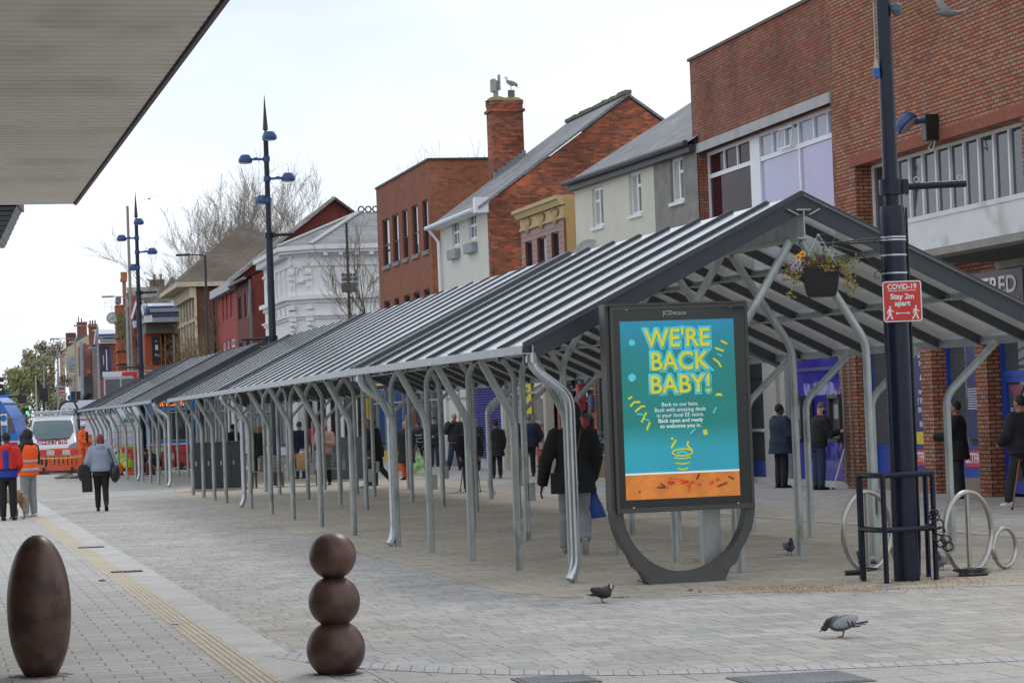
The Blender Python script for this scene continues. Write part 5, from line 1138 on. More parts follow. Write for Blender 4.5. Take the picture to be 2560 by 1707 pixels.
for i, (tx, fz) in enumerate((("WE'RE", .105), ('BACK', .235), ('BABY!', .365))):
    z = zf2(fz); sx_ = (.94, .93, .95)[i]
    text('lettering_outline', tx, .255, (cx-.0+(.0,.01,.012)[i], -.0165, z), cya, po, ext=.0005, bold=.027, sx=sx_, space=1.02)
    text('lettering_shadow', tx, .255, (cx-.0+(.0,.01,.012)[i]+.006, -.018, z-.006), teal2, po, ext=.0005, bold=.011, sx=sx_, space=1.02)
    text('lettering', tx, .255, (cx-.0+(.0,.01,.012)[i], -.0195, z), yel, po, ext=.0005, bold=.004, sx=sx_, space=1.02)
for i, tx in enumerate(('Back to our best.', 'Back with amazing deals', 'in your local EE store.', 'Back open and ready', 'to welcome you in.')):
    text('small_lettering', tx, .056, (cx, -.0165, zf2(.473+i*.0305)), wht, po, ext=.0004, bold=.0008 if i > 2 else 0)
text('maker_lettering', 'JCDecaux', .062, (cx-.02, -.014, (s1z+zT2-.0)/2), mat('grey lettering', (.4,.42,.4), .5), t, ext=.0006, bold=.0005)
b = MB()  # party cup
zc = zf2(.745); 
for i in range(12): pass
b.prism([(cx-.10,zc),(cx+.11,zc-.005),(cx+.055,zf2(.845)),(cx-.045,zf2(.845))], -.0175, -.0155); cup = b.build('party_cup', teal2, po)
b = MB(); b.tube([(cx+.005+math.cos(a)*.105, -.018, zc+math.sin(a)*.035) for a in [i*math.pi/10 for i in range(20)]], .008, 5, closed=True)
for j in range(3): zz = zc-.05-j*.055; w2 = .09-j*.017; b.tube([(cx+.003+f_*w2, -.019, zz-.012*(1-f_*f_)) for f_ in (-1,-.5,0,.5,1)], .006, 4)
for (fx, fz, pts) in ((.05,.435,[(0,0),(.03,.02)]),(.13,.465,[(-.06,-.02),(-.03,.02),(.02,.02)]),(.16,.49,[(-.05,-.03),(0,.02),(.03,.02)]),(.19,.535,[(-.03,-.06),(.01,.04)]),(.22,.585,[(-.02,-.05),(.01,.03)]),(.88,.135,[(0,.02),(.05,-.015)]),(.87,.175,[(-.04,.02),(.03,-.015)]),(.84,.245,[(-.03,.04),(.01,0),(.03,-.05)]),(.44,.685,[(-.03,-.06),(0,0),(.01,.02)]),(.41,.67,[(0,0),(.015,.012)]),(.56,.70,[(.03,-.07),(-.01,-.01),(.0,.03)])):
    b.tube([(xf2(fx)+x*1.3, -.017, zf2(fz)+z) for x, z in pts], .011, 5)
b.prism([(xf2(.69),zf2(.625)),(xf2(.725),zf2(.62)),(xf2(.735),zf2(.648)),(xf2(.70),zf2(.653))], -.017, -.0155)
b.prism([(xf2(.81),zf2(.432)),(xf2(.83),zf2(.42)),(xf2(.86),zf2(.42)),(xf2(.88),zf2(.435))], -.017, -.0155)
b.build('yellow_streamers', yel, po)
b = MB()
for fx, fz, r_ in ((.10,.12,.032),(.09,.315,.04)): b.tube([(xf2(fx),-.0158,zf2(fz)),(xf2(fx),-.0148,zf2(fz))], r_, 24)
for (fx, fz, pts) in ((.14,.52,[(-.03,0),(.04,-.01)]),(.20,.56,[(-.03,.02),(.03,0)]),(.80,.515,[(-.015,-.03),(.02,.03)]),(.60,.63,[(-.02,-.02),(.03,.03)]),(.86,.21,[(-.02,.02),(.03,0)])): b.tube([(xf2(fx)+x, -.0162, zf2(fz)+z) for x, z in pts], .009, 5)
b.tube([(xf2(.5)+x,-.0175,zc+z) for x, z in ((-.05,-.01),(0,.012),(.05,-.012))], .012, 5)
b.build('blue_confetti', cya, po)
b = MB()
for fx in (.12, .88): b.box(xa+(xb-xa)*fx-.012, xa+(xb-xa)*fx+.012, -.018, -.01, zT2-.035, zT2-.022); b.box(xa+(xb-xa)*fx-.012, xa+(xb-xa)*fx+.012, -.018, -.01, zB+.03, zB+.04)
b.build('latch', galvl, t)
# loop stand below: outer U and inner U
def loop(cx_, zc_, rx, rz, n=28): return [(cx_-rx*math.cos(math.pi*i/n), zc_-rz*math.sin(math.pi*i/n)) for i in range(n+1)]
cxp = (xa+xb)/2-.018; ro_ = (xb-xa)/2+.022; zj = zB+.02
inn = loop(cxp+.01, zj, ro_-.10, zj-.115); b = MB()
outp = []
for i in range(29):
    a = math.pi*i/28; x = cxp-ro_*math.cos(a); z = zj-(zj+.05)*math.sin(a); outp.append((x, max(z, 0)))
wb = .42
outp = [(cxp-ro_*math.cos(math.pi*i/28), zj-(zj-.03)*math.sin(math.pi*i/28)) for i in range(29)]
outp = [((x, z) if abs(x-cxp) > wb+.06 else (x, z)) for x, z in outp]
vs = []; fs = []
n = len(outp)
for (xo, zo), (xi, zi) in zip(outp, inn):
    if abs(xo-cxp) < wb+.13: zo = 0 if abs(xo-cxp) < wb else zo*.72
    vs += [(xo,.0,zo),(xo,D_,zo),(xi,D_-.02,zi),(xi,.02,zi)]
for i in range(n-1):
    a = i*4; fs += [(a,a+1,a+5,a+4),(a+1,a+2,a+6,a+5),(a+2,a+3,a+7,a+6),(a+3,a,a+4,a+7)]
b.add(vs, fs); b.build('loop_stand', frm, t)
b = MB(); xg, _ = LX(1806, 1300); b.box(xg-.10, xg+.09, .35, .5, 0, 1.0); b.build('service_post', galv, t)
# ---- near lamp column, sign, guard, bike stands
P = G(2268, 1452)
def lamp_heads(t, heads, sc_=1):
    """heads: (z, direction angle, reach)"""
    for z, a, reach in heads:
        b = MB(); dx, dy = math.cos(a), math.sin(a)
        b.bar((dx*.05,dy*.05,z), (dx*(reach-.12),dy*(reach-.12),z+.01), .055, .065); b.lathe([(.10,-.07),(.10,.07)], (0,0,z), 14); b.box(dx*reach*.5-.05, dx*reach*.5+.05, dy*reach*.5-.03, dy*reach*.5+.03, z+.03, z+.06)
        ar = b.build('lamp_arm', bluep, t)
        b = MB(); b.lathe([(.16,-.09),(.19,-.07),(.20,.0),(.185,.04),(.12,.14),(.07,.15)], (dx*reach, dy*reach, z), 20, sx=1.0); hd = b.build('lamp_head', bluep, t, smooth=2)
        b = MB(); b.lathe([(.13,-.105),(.155,-.085)], (dx*reach, dy*reach, z), 18); b.build('lamp_lens', mat('lamp lens', (.55,.55,.5), .3), hd)
def clamp_arm(t, z, length, a, r=.038, rr=.13, rings=True):
    b = MB(); b.lathe([(rr,-.075),(rr,.075)], (0,0,z), 16); dx, dy = math.cos(a), math.sin(a)
    b.tube([(dx*rr*.8,dy*rr*.8,z),(dx*(rr+length),dy*(rr+length),z+.01)], r, 10)
    b.box(dx*(rr+.02)-.03, dx*(rr+.02)+.03, -.05, .05, z-.07, z+.07)
    o = b.build('banner_arm', navy, t, smooth=2)
    if rings:
        b = MB()
        for f_ in (.22, .9): q_ = (dx*(rr+length*f_), dy*(rr+length*f_), z+r+.03); b.tube([(q_[0]+math.cos(j*.785)*.026, q_[1], q_[2]+math.sin(j*.785)*.026) for j in range(8)], .006, 5, closed=True)
        b.build('eye_bolt', steel, o)
    return o
t = thing('street_lamp', 'thick chipped navy lamp column on the right with the red sign and flower basket', 'street lamp', P)
k = P.y/F_; zz = lambda v: H_+ray(2240, v).z*P.y
b = MB(); b.lathe([(.128,0),(.126,zz(520)-.1),(.118,zz(517)),(.115,zz(517)+.01)], n=28); b.build('lower_column', navy, t, smooth=2)
b = MB(); b.lathe([(.076,zz(517)),(.074,zz(200)),(.072,6.5),(.07,9.3)], n=22); b.build('upper_column', navy, t, smooth=2)
b = MB(); b.lathe([(.07,9.3),(.05,9.32),(.07,9.36),(.06,9.6),(.006,11.0)], n=12); b.build('spire', navy, t)
clamp_arm(t, zz(467), .62, R(0), .036, .118)
b = MB(); b.tube([(.12,-.02,0.05),(.135,-.03,.4),(.135,-.03,zz(520))], .012, 6); b.build('cable', blackp, t)
b = MB()
for v in (593, 600, 638, 683): b.lathe([(.131,zz(v)-.008),(.131,zz(v)+.008)], n=24)
b.build('steel_bands', galvl, t)
b = MB(); b.lathe([(.03,0),(.05,.05),(.05,.1),(.02,.13)], (.12, -.05, zz(38)), 12); b.build('sensor', mat('blue grey sensor', (.06,.10,.13), .4), t)
b = MB(); x = -.10; b.tube([(x,-.02,zz(0)),(x,-.02,zz(125)),(x-.01,-.03,zz(150))], .008, 6); b.lathe([(.012,.16),(.035,.06)], (x-.0,-.04,zz(186)), 10); pl_ = b.build('plug', mat('dirty white plug', (.4,.36,.24), .6), t)
b = MB(); b.lathe([(.036,0),(.036,.09)], (x-.0,-.04,zz(186)-.02), 10); b.build('plug_cap', mat('blue plug cap', (.01,.10,.40), .4), pl_)
lamp_heads(t, [(8.9, R(80), .5), (8.2, R(176), .85), (7.4, R(-4), .85), (6.7, R(100), .5)])
# covid sign
xs_ = -.0; Yf = -.165
def onpole(u, v, y=Yf): a = AT(u, v, P.y+y); return a.x-P.x, a.z
x0, z1 = onpole(2205.5, 704); x1, _ = onpole(2302, 700); _, z0 = onpole(2207, 806)
sg = thing('warning_sign', 'red and white COVID-19 keep two metres apart sign fixed on the navy lamp column', 'sign', (P.x+(x0+x1)/2, P.y+Yf, 0), R(-3))
hw = (x1-x0)/2
def rrect(w, z0, z1, r, n=5):
    pts = []
    for cx_, cz_, a0 in ((w-r, z1-r, 0), (-w+r, z1-r, 90), (-w+r, z0+r, 180), (w-r, z0+r, 270)):
        for i in range(n+1): a = R(a0+90*i/n); pts.append((cx_+r*math.cos(a), cz_+r*math.sin(a)))
    return pts
b = MB(); b.prism(rrect(hw, z0, z1, .03), -.004, .004); b.build('plate', white, sg)
redm = mat('sign red', (.55,.028,.025), .35, 0, .03, 3)
b = MB(); b.prism(rrect(hw-.011, z0+.011, z1-.011, .022), -.0065, -.0042); b.build('red_face', redm, sg)
hh = z1-z0; wl_ = mat('sign white', (.75,.75,.76), .4)
text('lettering', 'COVID-19', .074, (0, -.0085, z1-hh*.145), wl_, sg, ext=.0006, bold=.0018, sx=.86); b = MB(); b.box(-hw*.72, hw*.72, -.0085, -.0067, z1-hh*.245, z1-hh*.232)
text('lettering', 'Stay 2m', .074, (0, -.0085, z1-hh*.385), wl_, sg, ext=.0006, bold=.002, sx=.98); text('lettering', 'apart', .074, (.0, -.0085, z1-hh*.55), wl_, sg, ext=.0006, bold=.002, sx=.98)
za_ = z1-hh*.79
b.bar((-.058,-.0075,za_),(.058,-.0075,za_),.001,.007,up=(0,0,1))
for s in (-1, 1): b.prism([(s*.068,za_),(s*.050,za_+.014),(s*.050,za_-.014)], -.0085, -.0067)
for s in (-1, 1):   # walking figures
    c_ = s*hw*.66; y0_, y1_ = -.0085, -.0067
    b.tube([(c_+.004,y0_,za_+.062),(c_+.004,y1_,za_+.062)], .0105, 12)
    b.prism([(c_-.012,za_+.046),(c_+.010,za_+.048),(c_+.012,za_-.004),(c_-.010,za_-.004)], y0_, y1_)
    for pts, w_ in (([(.008,.04),(.028,.018),(.040,.016)], .004), ([(-.012,.04),(-.022,.016),(-.020,-.004)], .0045), ([(.004,0),(.012,-.028),(.022,-.058)], .0065), ([(-.004,0),(-.012,-.030),(-.034,-.056)], .006), ([(.020,-.058),(.030,-.054)], .004), ([(-.036,-.058),(-.028,-.060)], .004)):
        for (ax__, az__), (bx_, bz_) in zip(pts, pts[1:]): b.bar((c_+ax__,y0_+.0009,za_+az__),(c_+bx_,y0_+.0009,za_+bz_),.0018,w_*2,up=(0,0,1))
b.build('symbols', wl_, sg)
# guard rail around the column
gp = [G(2160,1453), G(2217,1459), G(2341,1450)]
t = thing('guard_rail', 'chipped black tubular guard rail wrapped around the foot of the navy lamp column', 'guard rail', (P.x, P.y, 0))
L_ = [g_-P for g_ in gp]
bk = [Vector((L_[0].x+.02, .42, 0)), Vector((L_[2].x-.0, .40, 0))]
hr1 = H_+ray(2160,1181).z*L_[0].y*0+H_+ray(2217,1190).z*(P.y-.12)-H_; hr1 = H_+ray(2217,1187).z*(P.y-.12); hr2 = H_+ray(2217,1323).z*(P.y-.12)
for q_ in L_:
    b = MB(); b.tube([q_, q_+Vector((0,0,hr1))], .026, 10); b.build('upright', navy, t, smooth=2)
for z in (hr1, hr2):
    b = MB(); pts = [bk[0], L_[0], L_[1]*.98, L_[2], bk[1]]; rnd = []
    for i, q_ in enumerate(pts):
        q_ = Vector((q_.x, q_.y, z))
        rnd.append(q_)
    b.tube(rnd, .028, 10); b.build('rail', navy, t, smooth=2)
b = MB()
for q_ in bk: b.tube([q_, q_+Vector((0,0,hr1))], .026, 8)
b.build('rear_uprights', navy, t)
# chain lock hanging on the rail
lk = thing('bike_lock', 'black chain and cable lock looped round the right upright of the guard rail', 'lock', gp[2])
b = MB(); random.seed(2)
for j, (x, z, r_) in enumerate([(.0,.62,.05),(.03,.55,.06),(.05,.48,.05),(.02,.42,.045),(.06,.36,.05),(.10,.40,.05),(.12,.33,.055),(.0,.66,.04)]):
    b.tube([(x+math.cos(a)*r_, -.04+.02*math.sin(a*2+j), z+math.sin(a)*r_*.8) for a in [i*.785 for i in range(8)]], .009, 6, closed=True)
b.build('chain', blackp, lk)
# bike stands
def bike_stand(u, vb, vt, uw, label, small=True, grp='looped steel cycle stands'):
    p = G(u, vb); k = p.y/F_; r_ = (vb-vt)*k/2-.01; a = R(45)
    t = thing('cycle_stand', label, 'cycle stand', p, a, grp)
    b = MB(); n = 40; b.tube([(math.cos(i*2*math.pi/n)*r_, 0, r_+.015+math.sin(i*2*math.pi/n)*r_) for i in range(n)], .028, 12, closed=True); b.build('large_loop', steel, t, smooth=True)
    b = MB(); b.tube([(0,0,.02),(0,0,2*r_)], .024, 12); b.build('upright', steel, t, smooth=2)
    r2 = r_*.49; cx_ = r_*1.0+r2+.03
    b = MB(); pts = [(cx_+math.cos(i*2*math.pi/n)*r2, 0, r2+.03+math.sin(i*2*math.pi/n)*r2) for i in range(n)]; b.tube(pts, .024, 12, closed=True); b.tube([(r_*.93,0,r_*.75),(r_*1.02,0,r_*.5),(cx_-r2*.9,0,r2*.62)], .024, 10); b.tube([(cx_,0,0),(cx_,0,.05)], .03, 10); b.build('small_loop', steel, t, smooth=True)
    return t, r_
t1, r1 = bike_stand(2172, 1428, 1228, 138, 'steel loop cycle stand left of and behind the navy lamp column')
t2, r2_ = bike_stand(2425, 1434, 1229, 132, 'steel loop cycle stand to the right of the navy lamp column')
lk = thing('bike_lock', 'black U lock lying on the ground at the foot of the left cycle stand', 'lock', G(2145,1438))
b = MB(); b.tube([(-.13,0,.03),(.07,.02,.03)], .028, 8); b.tube([(0,-.02,.04),(.08,.03,.07),(.2,.03,.06),(.1,-.03,.05)], .012, 6); b.build('lock_body', blackp, lk)
lk = thing('bike_lock', 'black cable lock curled at the foot of the right cycle stand', 'lock', G(2425,1440))
b = MB(); 
for j in range(3): b.tube([(math.cos(a)*(.1+.03*j), math.sin(a)*.08, .04+.03*abs(math.sin(a+j))) for a in [i*.63 for i in range(10)]], .012, 6, closed=True)
b.tube([(-.12,-.05,.02),(.0,-.08,.02),(.17,-.03,.02)], .016, 6); b.build('cable', blackp, lk)
# hanging basket
bs = AT(2052, 700, P.y-.1)
t = thing('hanging_basket_bracket', 'thin black scrolled iron bracket on the navy column carrying the flower basket', 'bracket', (P.x, P.y, 0))
b = MB(); ax0 = -.125; zt_ = zz(601); xe = AT(2050, 590, P.y).x-P.x; zl = zz(683); zb_ = AT(2050, 575, P.y).z
b.tube([(ax0,0,zt_+.03),(xe,0,zt_-.005+.0)], .008, 5); b.tube([(ax0,0,zt_),(xe,0,zt_-.01)], .006, 5)
b.tube([(ax0-.0,0,zt_-.01),(xe+.0,0,zt_-.02)], .005, 5)
b.tube([(ax0,0,zl),(ax0-.10,0,zl+.12),(ax0-.22,0,zl+.21),(ax0-.42,0,zl+.28),(xe+.02,0,zt_-.02)], .006, 5)
for (x, z, r_) in ((xe+.02,zt_+.05,.04),(xe+.05,zt_-.06,.035),(ax0-.03,zt_-.0,.04),(ax0-.035,zl-.01,.045)):
    b.tube([(x+math.cos(a)*r_*(1-a*.07), 0, z+math.sin(a)*r_*(1-a*.07)) for a in [i*.5 for i in range(12)]], .006, 5)
b.build('scroll_iron', blackp, t)
pz = AT(2052, 743, P.y).z; pt_ = AT(2052, 672, P.y).z; bx = AT(2052, 700, P.y).x
t = thing('flower_basket', 'black square hanging basket of pansies and trailing yellow ivy on the navy column', 'flower basket', (bx, P.y-.02, pz), R(-8))
hp = pt_-pz; b = MB(); b.lathe([(.18,0),(.205,.03),(.235,hp*.45),(.265,hp),(.27,hp+.015),(.25,hp+.015),(.24,hp-.03)], n=4); b.v = [(Matrix.Rotation(R(45),3,'Z') @ Vector(v_))[:] for v_ in b.v]
b.build('pot', mat('black plastic pot', (.012,.012,.013), .35, 0, .1, 6), t, bevel=.008)
b = MB()
for (x, y) in ((-.17,-.15),(.17,-.15),(0,.17)):
    a = Vector((x,y,hp)); c_ = Vector((-.01,0,AT(2050,585,P.y).z-pz)); n = 18
    for i in range(n):
        q_ = a.lerp(c_, (i+.5)/n); d = (c_-a).normalized(); b.tube([q_+d*.014*math.cos(j*1.05)+Vector((1,0,0) if i % 2 else (0,1,0))*.007*math.sin(j*1.05) for j in range(6)], .0022, 4, closed=True)
b.build('chain', galvl, t)
random.seed(21)
def leafset(n, gen, size, name, m, parent):
    b = MB()
    for _ in range(n):
        p_ = gen(); s = size*random.uniform(.6,1.3); n1 = Vector((random.gauss(0,1),random.gauss(0,1),random.gauss(0,.6)+.3)).normalized(); n2 = n1.cross(Vector((.3,.2,1))).normalized(); n3 = n1.cross(n2)
        b.add([p_-n2*s*.5, p_+n3*s*.45, p_+n2*s*.6, p_-n3*s*.45], [(0,1,2,3)])
    return b.build(name, m, parent)
top_ = lambda: Vector((random.gauss(0,.15), random.gauss(-.03,.10), hp+.03+abs(random.gauss(0,.035))))
leafset(420, top_, .032, 'foliage', mat('basket leaves', (.16,.15,.03), .7, 0, .35, 30), t)
def trail():
    s = random.choice([(-.26,-.12,.30),(-.20,-.2,.16),(.24,-.14,.32),(.28,-.02,.26),(-.30,.0,.13),(.05,-.22,.06),(.2,-.18,.10)]); k2 = random.random()
    return Vector((s[0]+random.gauss(0,.028)-.04*k2*(1 if s[0] < 0 else -1), s[1]+random.gauss(0,.02), hp-.01-s[2]*k2+.03))
leafset(520, trail, .026, 'trailing_ivy', mat('yellow variegated ivy', (.27,.22,.08), .7, 0, .5, 40), t)
b = MB()
for _ in range(34):
    x = random.choice((-.07,.05))+random.gauss(0,.018); y = random.gauss(0,.03); hgt = random.uniform(.12,.3); lx = random.gauss(0,.03)
    if _ < 5: lx = (-.24,.22,.16,-.12,.25)[_]; hgt = (.26,.34,.4,.33,.15)[_]
    b.add([(x-.004,y,hp),(x+.004,y,hp),(x+lx*.5+.003,y,hp+hgt*.7),(x+lx,y-.01,hp+hgt),(x+lx*.5-.003,y,hp+hgt*.7)], [(0,1,2,4),(4,2,3)])
b.build('grass_blades', mat('fresh green blades', (.12,.22,.04), .6, 0, .2, 20), t)
for nm, c_, pts in (('yellow_pansy', (.70,.32,.01), [(-.165,-.2,.12),(-.21,-.2,.09)]), ('purple_pansy', (.10,.02,.05), [(.03,-.2,.075),(.0,-.21,.06),(-.12,-.2,.07)]), ('lilac_pansy', (.40,.33,.42), [(-.24,-.2,.01),(-.21,-.21,.04),(-.26,-.18,-.01),(-.2,-.2,-.02)])):
    for x, y, z in pts:
        b = MB()
        for j in range(5): a = j*1.256+.3; b.ell((x+math.cos(a)*.018, y, hp+z+.02+math.sin(a)*.018), (.017,.004,.017), 7, 4)
        o = b.build(nm, mat(nm, c_, .6, 0, .1, 9), t); b = MB(); b.ell((x,y-.005,hp+z+.018),(.009,.004,.010),6,4); b.build('flower_eye', mat('flower eye', (.05,.005,.02), .6), o)
# flood light on the brick wall
sW, zW = FB.sz(2343, 322); pw = FB.org(sW); t = thing('wall_floodlight', 'blue round floodlight on an arm and black box on the orange brick wall', 'floodlight', (pw.x, pw.y, zW), FB.rz)
b = MB(); b.box(-.10, .10, -.26, .0, -.22, .26); b.build('control_box', blackp, t, bevel=.01)
b = MB(); b.tube([(0,-.2,.16),(-.0,-.42,.13)], .05, 10); b.build('arm', bluep, t)
hd = Matrix.Rotation(R(62), 4, 'Y') @ Matrix.Rotation(R(20), 4, 'X')
b = MB(); b.lathe([(.06,.20),(.16,.17),(.22,.09),(.235,.0),(.22,-.02)], n=22); b.v = [(Matrix.Rotation(R(38),4,'X') @ Matrix.Rotation(R(-24),4,'Y') @ Vector(v_)+Vector((-.02,-.56,.08)))[:] for v_ in b.v]; o = b.build('lamp_bowl', bluep, t, smooth=2)
b = MB(); b.lathe([(.21,-.03),(.20,-.04)], n=22); b.v = [(Matrix.Rotation(R(38),4,'X') @ Matrix.Rotation(R(-24),4,'Y') @ Vector(v_)+Vector((-.02,-.56,.08)))[:] for v_ in b.v]; b.build('lens', mat('floodlight lens', (.42,.42,.4), .3), o)
b = MB(); b.tube([(-.05,-.1,-.25),(-.1,-.15,-.34),(.1,-.15,-.42),(.12,-.1,-.24)], .012, 5); b.build('cable', mat('pale cable', (.5,.48,.42), .6), t)
# ---- other lamps
def tall_lamp(u, vb, label, seg=1):
    p = G(u, vb); t = thing('street_lamp', label, 'street lamp', p, 0, 'tall spired street lamps'); k = p.y/F_
    u0 = u
    b = MB(); b.lathe([(.125,0),(.12,4.1),(.105,4.15),(.10,7.0),(.08,7.1),(.07,9.9)], n=16); b.build('column', navy, t, smooth=2)
    b = MB(); b.lathe([(.07,9.9),(.035,9.94),(.035,9.98),(.075,10.0),(.006,10.98)], n=12); b.build('spire', mat('dark grey spire', (.035,.03,.045), .5), t)
    lamp_heads(t, [(9.78, R(-60), .28), (9.18, R(176), .60), (8.62, R(-3), .60), (8.02, R(150), .20)])
    clamp_arm(t, 7.03, .60, 0, .045, .13, False); clamp_arm(t, 4.13, .8, R(160), .04, .15, False)
    return t
tall_lamp(694, 1213.5, 'tall navy lamp with four blue heads and a spire rising behind the near canopy')
pL = G(361, 1180.5)
tl_ = tall_lamp(361, 1181, 'distant navy lamp with blue heads and white finger signs beside a grey mast')
k = pL.y
b = MB()
for (x0, x1, v0, v1) in ((334,349,806,819),(362,378,793,806)):
    a = AT(x0, v1, pL.y)-pL; c_ = AT(x1, v0, pL.y)-pL; b.bar((a.x,-.1,a.z+.10),(c_.x,-.1+.3,c_.z-.05),.03,.26)
b.prism([(-.12,AT(355,752,pL.y).z),(-.33,AT(345,795,pL.y).z),(-.27,AT(345,798,pL.y).z),(-.06,AT(355,758,pL.y).z)], -.05, 0); b.prism([(.06,AT(355,756,pL.y).z),(.2,AT(370,786,pL.y).z),(.15,AT(370,790,pL.y).z),(.03,AT(355,766,pL.y).z)], -.05, 0)
b.build('finger_signs', white, tl_)
b = MB(); zc_ = AT(380, 775, pL.y).z; b.tube([(.08,0,zc_+.1),(.12,0,zc_+.28),(.28,0,zc_+.3),(.33,0,zc_+.1)], .02, 6); b.lathe([(.05,.1),(.10,.02),(.10,-.14),(.05,-.22)], (.33,0,zc_), 10); b.build('camera_dome', bluep, tl_)
def mast(u, vt, vb, Y, r, m, label, arm=None, name='lamp_post', grp=None):
    p = AT(u, vb, Y); zt = AT(u, vt, Y).z; gx = AT(u-.0, 1078, Y); p0 = Vector((AT(u-(0), (vt+vb)/2, Y).x, Y, 0)); t = thing(name, label, 'lamp post', p0, 0, grp)
    b = MB(); b.lathe([(r*1.4,0),(r*1.4,1.5),(r,1.6),(r*.7,zt)], n=10); b.build('column', m, t, smooth=2)
    if arm:
        b = MB()
        for s, ln in arm: b.bar((0,0,zt),(s*ln,0,zt+.08),.07,.06); b.box(s*ln-.35 if s > 0 else -ln-.35, s*ln+.35 if s > 0 else -ln+.35, -.12,.12,zt+.0,zt+.11)
        b.build('lamp_arm', m, t)
    return t
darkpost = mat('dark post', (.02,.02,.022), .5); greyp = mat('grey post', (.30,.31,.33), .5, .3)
mast(870, 556, 795, 125, .09, darkpost, 'thin black lamp post in front of the white Victorian building', [(-1,.0)] and None)
mast(516.5, 638, 880, 135, .09, darkpost, 'thin black lamp post with a flat side arm in front of the brown brick hall', [(-1,1.2)])
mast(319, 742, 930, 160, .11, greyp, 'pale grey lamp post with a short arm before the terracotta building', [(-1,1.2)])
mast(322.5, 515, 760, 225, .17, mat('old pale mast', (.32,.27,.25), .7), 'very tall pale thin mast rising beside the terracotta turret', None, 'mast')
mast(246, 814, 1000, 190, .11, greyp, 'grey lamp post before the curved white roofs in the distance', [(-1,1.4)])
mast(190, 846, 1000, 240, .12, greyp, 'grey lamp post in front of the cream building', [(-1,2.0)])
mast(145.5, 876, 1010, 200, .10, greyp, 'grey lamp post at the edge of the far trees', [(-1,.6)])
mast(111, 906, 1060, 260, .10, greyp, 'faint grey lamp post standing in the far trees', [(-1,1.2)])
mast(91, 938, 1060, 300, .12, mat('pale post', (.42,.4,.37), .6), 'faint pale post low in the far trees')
# ---- bench, bag, cabinets, bin
pb_ = G(712, 1217); t = thing('bench', 'two sided slatted steel bench under the near canopy', 'bench', pb_, R(2)); k = pb_.y/F_
xl, xr = (627-712)*k, (807-712)*k; sz__ = .44
b = MB()
for i in range(9): b.box(xl, xr, -.28+i*.05, -.25+i*.05, sz__, sz__+.018)
b.build('seat', steel, t)
b = MB()
x0b, x1b = (644-712)*k, (735-712)*k
for i in range(10): z = sz__+.05+i*.04; b.box(x0b+.008*i, x1b+.008*i, .12+i*.012, .14+i*.012, z, z+.022)
b.build('backrest', steel, t)
b = MB()
for i in range(9): b.box(xl+.5, (845-712)*k, .18+i*.05, .21+i*.05, sz__, sz__+.018)
for i in range(10): z = sz__+.05+i*.04; b.box((770-712)*k, (835-712)*k+.01*i, .18+i*.004, .20+i*.004, z, z+.012)
b.build('rear_seat', steel, t)
for x in (xl+.07, xl+.17, (695-712)*k, (709-712)*k, xr-.15, xr-.06):
    b = MB(); b.box(x-.028, x+.028, -.2, -.14, 0, sz__); b.box(x-.03, x+.03, -.27, .15, sz__-.06, sz__-.002); b.build('leg', mat('dull steel leg', (.16,.14,.12), .5, .6), t)
pbg = AT(759, 1170, pb_.y); t = thing('paper_bag', 'open brown paper carrier bag standing on the bench', 'bag', (pbg.x, pb_.y-.05, sz__+.02))
b = MB(); w2 = 16*k; hb = 42*k; pts = []
vs = [(-w2,-.09,0),(w2,-.09,0),(w2,.09,0),(-w2,.09,0),(-w2*1.02,-.11,hb*.93),(w2*1.0,-.10,hb*1.04),(w2*.98,.10,hb),(-w2,.10,hb*.96),(-w2*.2,-.13,hb*.5),(w2*.3,-.10,hb*.2)]
b.add(vs, [(0,1,9),(1,5,9),(5,8,9),(8,0,9),(0,8,4),(4,8,5),(1,2,6,5),(2,3,7,6),(3,0,4,7),(0,3,2,1)]); b.build('bag_body', mat('brown kraft paper', (.42,.24,.11), .8, 0, .12, 12), t)
b = MB(); 
for y in (-.10, .09): b.tube([(-.09,y,hb*.97),(-.06,y,hb+.09),(.05,y,hb+.10),(.08,y,hb*.98)], .007, 5)
b.add([(-.12,0,hb*.8),(.1,.02,hb*.85),(.05,-.02,hb+.06),(-.08,.02,hb+.05)],[(0,1,2,3)]); b.build('handle', mat('white paper', (.6,.58,.55), .8), t)
cabm = mat('dark green grey cabinet', (.030,.042,.044), .5, .1, .08, 2); cabm2 = mat('slate green cabinet', (.055,.085,.09), .5, .1, .08, 2)
def cabinet(u0, u1, vb, vt, vpl, m, label, doors, rz_a, dep=.6):
    p = G((u0+u1)/2, vb); k = p.y/F_; w2 = (u1-u0)*k/2; hgt = (vb-vt)*k
    t = thing('utility_cabinet', label, 'cabinet', p, rz_a); b = MB(); b.box(-w2, w2, 0, dep, .07, hgt); b.box(-w2-.01, w2+.01, -.01, dep+.01, hgt, hgt+.02); b.build('body', m, t, bevel=.006)
    b = MB(); b.box(-w2-.06, w2+.03, -.08, dep+.05, 0, .065); b.build('plinth', mat('buff concrete', (.34,.29,.22), .8), t)
    for i in range(doors):
        a = -w2+2*w2*i/doors+.012; c_ = -w2+2*w2*(i+1)/doors-.012; b = MB(); b.box(a, c_, -.012, -.001, .10, hgt-.03); d = b.build('door', m, t)
        b = MB(); b.box(a+.03, a+.07, -.03, -.013, hgt*.53, hgt*.62); b.box(a+.035, a+.065, -.04, -.03, hgt*.55, hgt*.58); b.build('handle', steel, d)
    return t, hgt, w2
cabinet(487, 612, 1226, 1106, 0, cabm, 'dark grey four door utility cabinet at the far end of the near canopy', 4, R(1))
t, hgt, w2 = cabinet(797, 915, 1203, 1095, 0, cabm2, 'slate green utility cabinet with a yellow warning sticker behind the pink hooded woman', 2, R(3))
